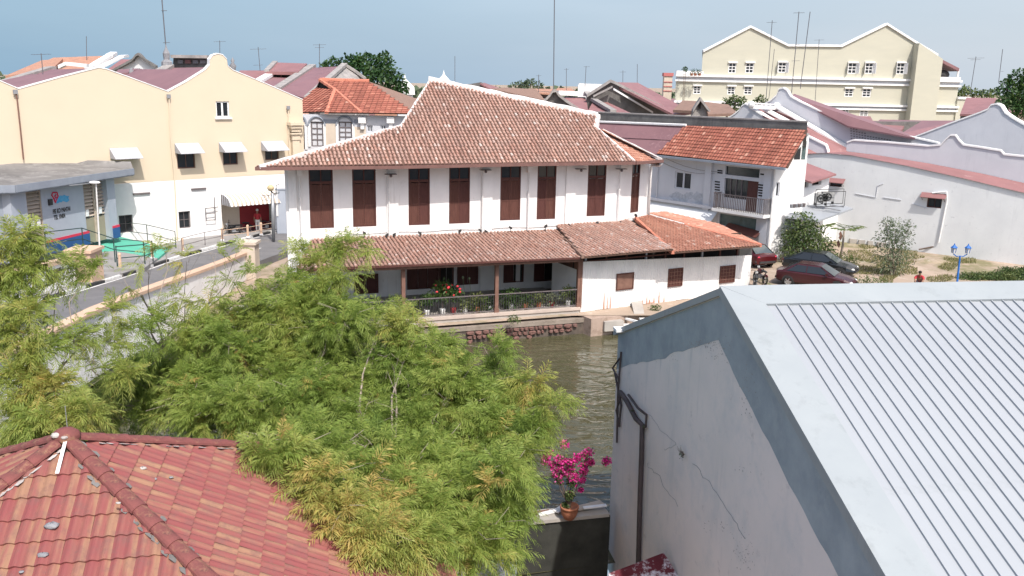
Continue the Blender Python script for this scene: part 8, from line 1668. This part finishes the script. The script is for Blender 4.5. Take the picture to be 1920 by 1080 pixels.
# ------------------------------------------------------------------ people
def person(lab, loc, rot, pose, shirt, trousers, hat=None):
    t = thing('person', lab, 'person', (0, 0, 0), None, local=True)
    J = dict(pelvis=(0, 0, .95), chest=(0, .02, 1.25), neck=(0, 0, 1.45), head=(0, -.02, 1.57), crown=(0, -.01, 1.70), ls=(-.18, 0, 1.40), le=(-.24, -.02, 1.13), lh=(-.24, -.12, .9), rs=(.18, 0, 1.40), re=(.24, -.02, 1.13), rh=(.24, -.12, .9), lp=(-.09, 0, .9), lk=(-.1, -.03, .5), la=(-.1, 0, .08), lt=(-.1, -.15, .04), rp=(.09, 0, .9), rk=(.1, -.03, .5), ra=(.1, 0, .08), rt_=(.1, -.15, .04))
    J.update(pose); R = dict(pelvis=.13, chest=.14, neck=.055, head=.09, crown=.07, ls=.065, le=.045, lh=.035, rs=.065, re=.045, rh=.035, lp=.09, lk=.06, la=.045, lt=.035, rp=.09, rk=.06, ra=.045, rt_=.035)
    def skin(names, edges, grow, m, nm, sub=2):
        idx = {n: i for i, n in enumerate(names)}; me = bpy.data.meshes.new(nm); me.from_pydata([J[n] for n in names], [(idx[a], idx[b_]) for a, b_ in edges], []); me.materials.append(m); o = bpy.data.objects.new(nm, me); COL.objects.link(o); o.parent = t; ORG[o.name] = Vector((0, 0, 0))
        o.modifiers.new('skin', 'SKIN'); 
        for i, n in enumerate(names): sv_ = me.skin_vertices[0].data[i]; r = R[n]+grow; sv_.radius = (r, r*.8 if n in ('pelvis', 'chest') else r); sv_.use_root = (i == 0)
        s_ = o.modifiers.new('sub', 'SUBSURF'); s_.levels = 1; s_.render_levels = sub; return o
    E = [('pelvis', 'chest'), ('chest', 'neck'), ('neck', 'head'), ('head', 'crown'), ('chest', 'ls'), ('ls', 'le'), ('le', 'lh'), ('chest', 'rs'), ('rs', 're'), ('re', 'rh'), ('pelvis', 'lp'), ('lp', 'lk'), ('lk', 'la'), ('la', 'lt'), ('pelvis', 'rp'), ('rp', 'rk'), ('rk', 'ra'), ('ra', 'rt_')]
    skin(['pelvis'] + [n for n in J if n != 'pelvis'], E, 0, M['skin'], 'body'); skin(['pelvis', 'chest', 'ls', 'le', 'rs', 're'], [('pelvis', 'chest'), ('chest', 'ls'), ('ls', 'le'), ('chest', 'rs'), ('rs', 're')], .022, shirt, 'shirt'); skin(['pelvis', 'lp', 'lk', 'la', 'rp', 'rk', 'ra'], [('pelvis', 'lp'), ('lp', 'lk'), ('lk', 'la'), ('pelvis', 'rp'), ('rp', 'rk'), ('rk', 'ra')], .016, trousers, 'trousers')
    h = Vector(J['head'])*.35+Vector(J['crown'])*.65; b = MB(); b.ball(h+Vector((0, .02, .035)), (.1, .11, .095), 10, 7); obj('cap' if hat else 'hair', b, hat or M['hair'], t, True)
    b = MB(); f = Vector(J['head'])+Vector((0, -.085, .02)); b.ball(f+Vector((0, -.012, -.01)), (.014, .02, .025), 6, 4)
    for sg in (-1, 1): b.ball(f+Vector((sg*.035, .005, .03)), (.013, .01, .009), 6, 4)
    b.ball(f+Vector((0, .005, -.05)), (.025, .01, .007), 6, 4); obj('face', b, M['skin'], t)
    for s_, n in ((-1, 'lh'), (1, 'rh')):
        p = Vector(J[n]); b = MB(); b.ball(p+Vector((0, -.03, -.03)), (.03, .035, .045), 6, 5)
        for k in range(4): q = p+Vector((-.022+.015*k, -.05, -.06)); b.tube([q, q+Vector((0, -.015, -.035)), q+Vector((0, .0, -.06+.006*abs(k-1.5)))], [.009, .008, .006], 4)
        b.tube([p+Vector((-s_*.03, -.03, -.02)), p+Vector((-s_*.045, -.055, -.055))], [.01, .008], 4); obj('hand', b, M['skin'], t)
    t.location = loc; t.rotation_euler = (0, 0, rot); return t
sit = dict(pelvis=(0, .1, .72), chest=(0, .02, 1.0), neck=(0, -.04, 1.2), head=(0, -.07, 1.32), crown=(0, -.07, 1.45), ls=(-.18, 0, 1.15), le=(-.26, -.14, .92), lh=(-.22, -.36, .9), rs=(.18, 0, 1.15), re=(.26, -.14, .92), rh=(.22, -.36, .9), lp=(-.1, .05, .7), lk=(-.2, -.3, .62), la=(-.2, -.22, .2), lt=(-.2, -.34, .14), rp=(.1, .05, .7), rk=(.2, -.3, .62), ra=(.2, -.22, .2), rt_=(.2, -.34, .14))
person('person in red top and white cap standing among the motorbikes in the bay', onz(484, 436, gz2), R_(20), {}, M['clothred'], M['clothwhite'], M['clothwhite'])
crouch = dict(pelvis=(0, .1, .35), chest=(0, -.05, .62), neck=(0, -.16, .8), head=(0, -.22, .9), crown=(0, -.25, 1.02), ls=(-.18, -.08, .76), le=(-.24, -.28, .58), lh=(-.15, -.42, .42), rs=(.18, -.08, .76), re=(.24, -.28, .58), rh=(.15, -.42, .42), lp=(-.1, .05, .33), lk=(-.18, -.32, .5), la=(-.16, -.08, .08), lt=(-.17, -.24, .04), rp=(.1, .05, .33), rk=(.18, -.32, .5), ra=(.16, -.08, .08), rt_=(.17, -.24, .04))
person('person in a red top crouching on the dirt lot just beyond the metal roof', at(1722, 541), R_(-30), crouch, M['clothred'], M['clothdark'])
# ------------------------------------------------------------------ potted plants on the veranda
random.seed(9)
plants = [(700, 575, .5, 'leafmid', 0), (735, 578, .5, 'leafmid', 0), (775, 575, .45, 'leafmid', 0), (800, 565, .4, 'leafdk', 0), (830, 545, .6, 'leafdk', 1), (850, 550, .45, 'leafdk', 1), (872, 572, .35, 'leafmid', 0), (895, 568, .55, 'leafmid', 0), (920, 575, .35, 'leafdk', 0), (958, 560, .6, 'leafdk', 0), (985, 565, .4, 'leafdk', 0), (1010, 560, .35, 'leafmid', 0), (1035, 562, .35, 'leafgrey', 0), (1066, 552, .5, 'leafmid', 0), (660, 585, .45, 'leafmid', 0)]
pl_lab = ['leafy pot plant partly behind the green tree sprays', 'yellow-green pot plant left of the second veranda post', 'pale leafed pot plant right of the second veranda post', 'dark pot plant left of the red blossoms', 'tall dark plant with red blossoms before the veranda doorway', 'red-blossomed plant just right of the tallest one', 'short pot plant right of the red blossoms', 'spiky yellow-green pot plant in the middle bay', 'small dark pot plant left of the third veranda post', 'large dark bushy pot plant right of the third post', 'feathery dark pot plant in the right bay', 'small green plant in a red pot in the right bay', 'grey-green plant in a tall pale pot in the right bay', 'bright broad-leafed plant against the last veranda post', 'shrubby pot plant at the far left of the veranda']
for k, (u, v, r, mm, fl) in enumerate(plants):
    s = FV.hit(u, v, -.75)[0]; z = FV.hit(u, v, -.75)[1]; c = FV.at(s, max(z, ZF+.45), -.75); base = FV.at(s, ZF, -.75); t = thing('potted_plant', pl_lab[k], 'potted plant', tuple(base), 'pot plants along the veranda railing')
    b = MB(); b.lathe(base, [(.1, 0), (.15, .25), (.16, .32), (.13, .32), (0, .3)], 9); obj('pot', b, M[random.choice(['terracotta', 'white', 'redwall', 'conc'])], t, True); leafcloud('foliage', c, (r*.95, r*.6, r*.95), int(230*(r/.4)**2), .2, M[mm], t, .74, asp=.3, shell=.6); b = MB(); b.tube([base+Vector((0, 0, .25)), c], .015, 4); obj('stem', b, M['barkdark'], t)
    if fl:
        b = MB()
        for q in range(9): p = c+Vector((random.uniform(-.4, .4), random.uniform(-.25, .1), random.uniform(-.1, .5))); b.ball(p, (.07, .06, .06), 6, 4)
        obj('blossoms', b, M['redflower'], t)
for k, (u, v) in enumerate(((868, 520), (880, 522))): 
    s, z = FV.hit(u, v, -.6); A = FV.at(s, ZF+.3, -.6); b = MB(); B = FV.at(s, z, -.6); b.tube([A, A.lerp(B, .5)+Vector((.08, 0, 0)), B], .012, 4); b.ball(B, (.06, .06, .08), 6, 4); tag(obj('bare_stem_plant', b, M['leafgrey']), ['thin bare stem with pale tip right of the red blossoms', 'second thin bare stem nearer the window right of the red blossoms'][k], 'plant')
# red flowers in the wispy tree
t = thing('flowering_shrub', 'dark green shrub with a few red blossoms below the wispy tree at the house corner', 'shrub', tuple(FV.at(-5.5, ZF, 1.0))); P = onY(560, 545, 34); leafcloud('foliage', P, (.9, .7, .9), 900, .16, M['leafdk'], t, .6); P2 = onY(590, 560, 34); leafcloud('foliage', P2, (.8, .7, .8), 700, .16, M['leafdk'], t, .5)
b = MB(); 
for u, v in ((553, 521), (548, 530), (556, 527)): b.ball(onY(u, v, 33.2), .09, 6, 4)
obj('blossoms', b, M['redflower'], t); b = MB(); b.tube([Vector((P.x, P.y, .9)), P], .06, 5); obj('stem', b, M['barkdark'], t)
# birds' nest of weeds on the ledge and bank
for k, (u, v, lab) in enumerate(((963, 603, 'clump of weeds on the ledge above the red stones'), (1228, 582, 'weeds at the rusty foot of the white shed'))):
    P = onz(u, v, 1.1 if k == 0 else .95); t = thing('weed_clump', lab, 'weed', tuple(P)); leafcloud('foliage', P+Vector((0, 0, .12)), (.35, .15, .2), 220, .1, M['leafmid'], t, .6); b = MB(); b.ball(P, (.12, .08, .04), 6, 4); obj('root', b, M['barkdark'], t)
# overhead wires between houses
for k, (p, q, y0, y1, lab) in enumerate((((1225, 283), (1345, 322), 56, 57, 'cable sagging across the balcony house wall'), ((1235, 300), (1340, 325), 56, 57, 'second cable sagging across the balcony house wall'))):
    A = FBw.at(*FBw.hit(*p, .12), .12); B = FBw.at(*FBw.hit(*q, .12), .12); b = MB(); b.tube([A.lerp(B, x)-Vector((0, 0, .35*4*x*(1-x))) for x in np.linspace(0, 1, 9)], .015, 4); tag(obj('cable', b, M['railgrey']), lab, 'cable')
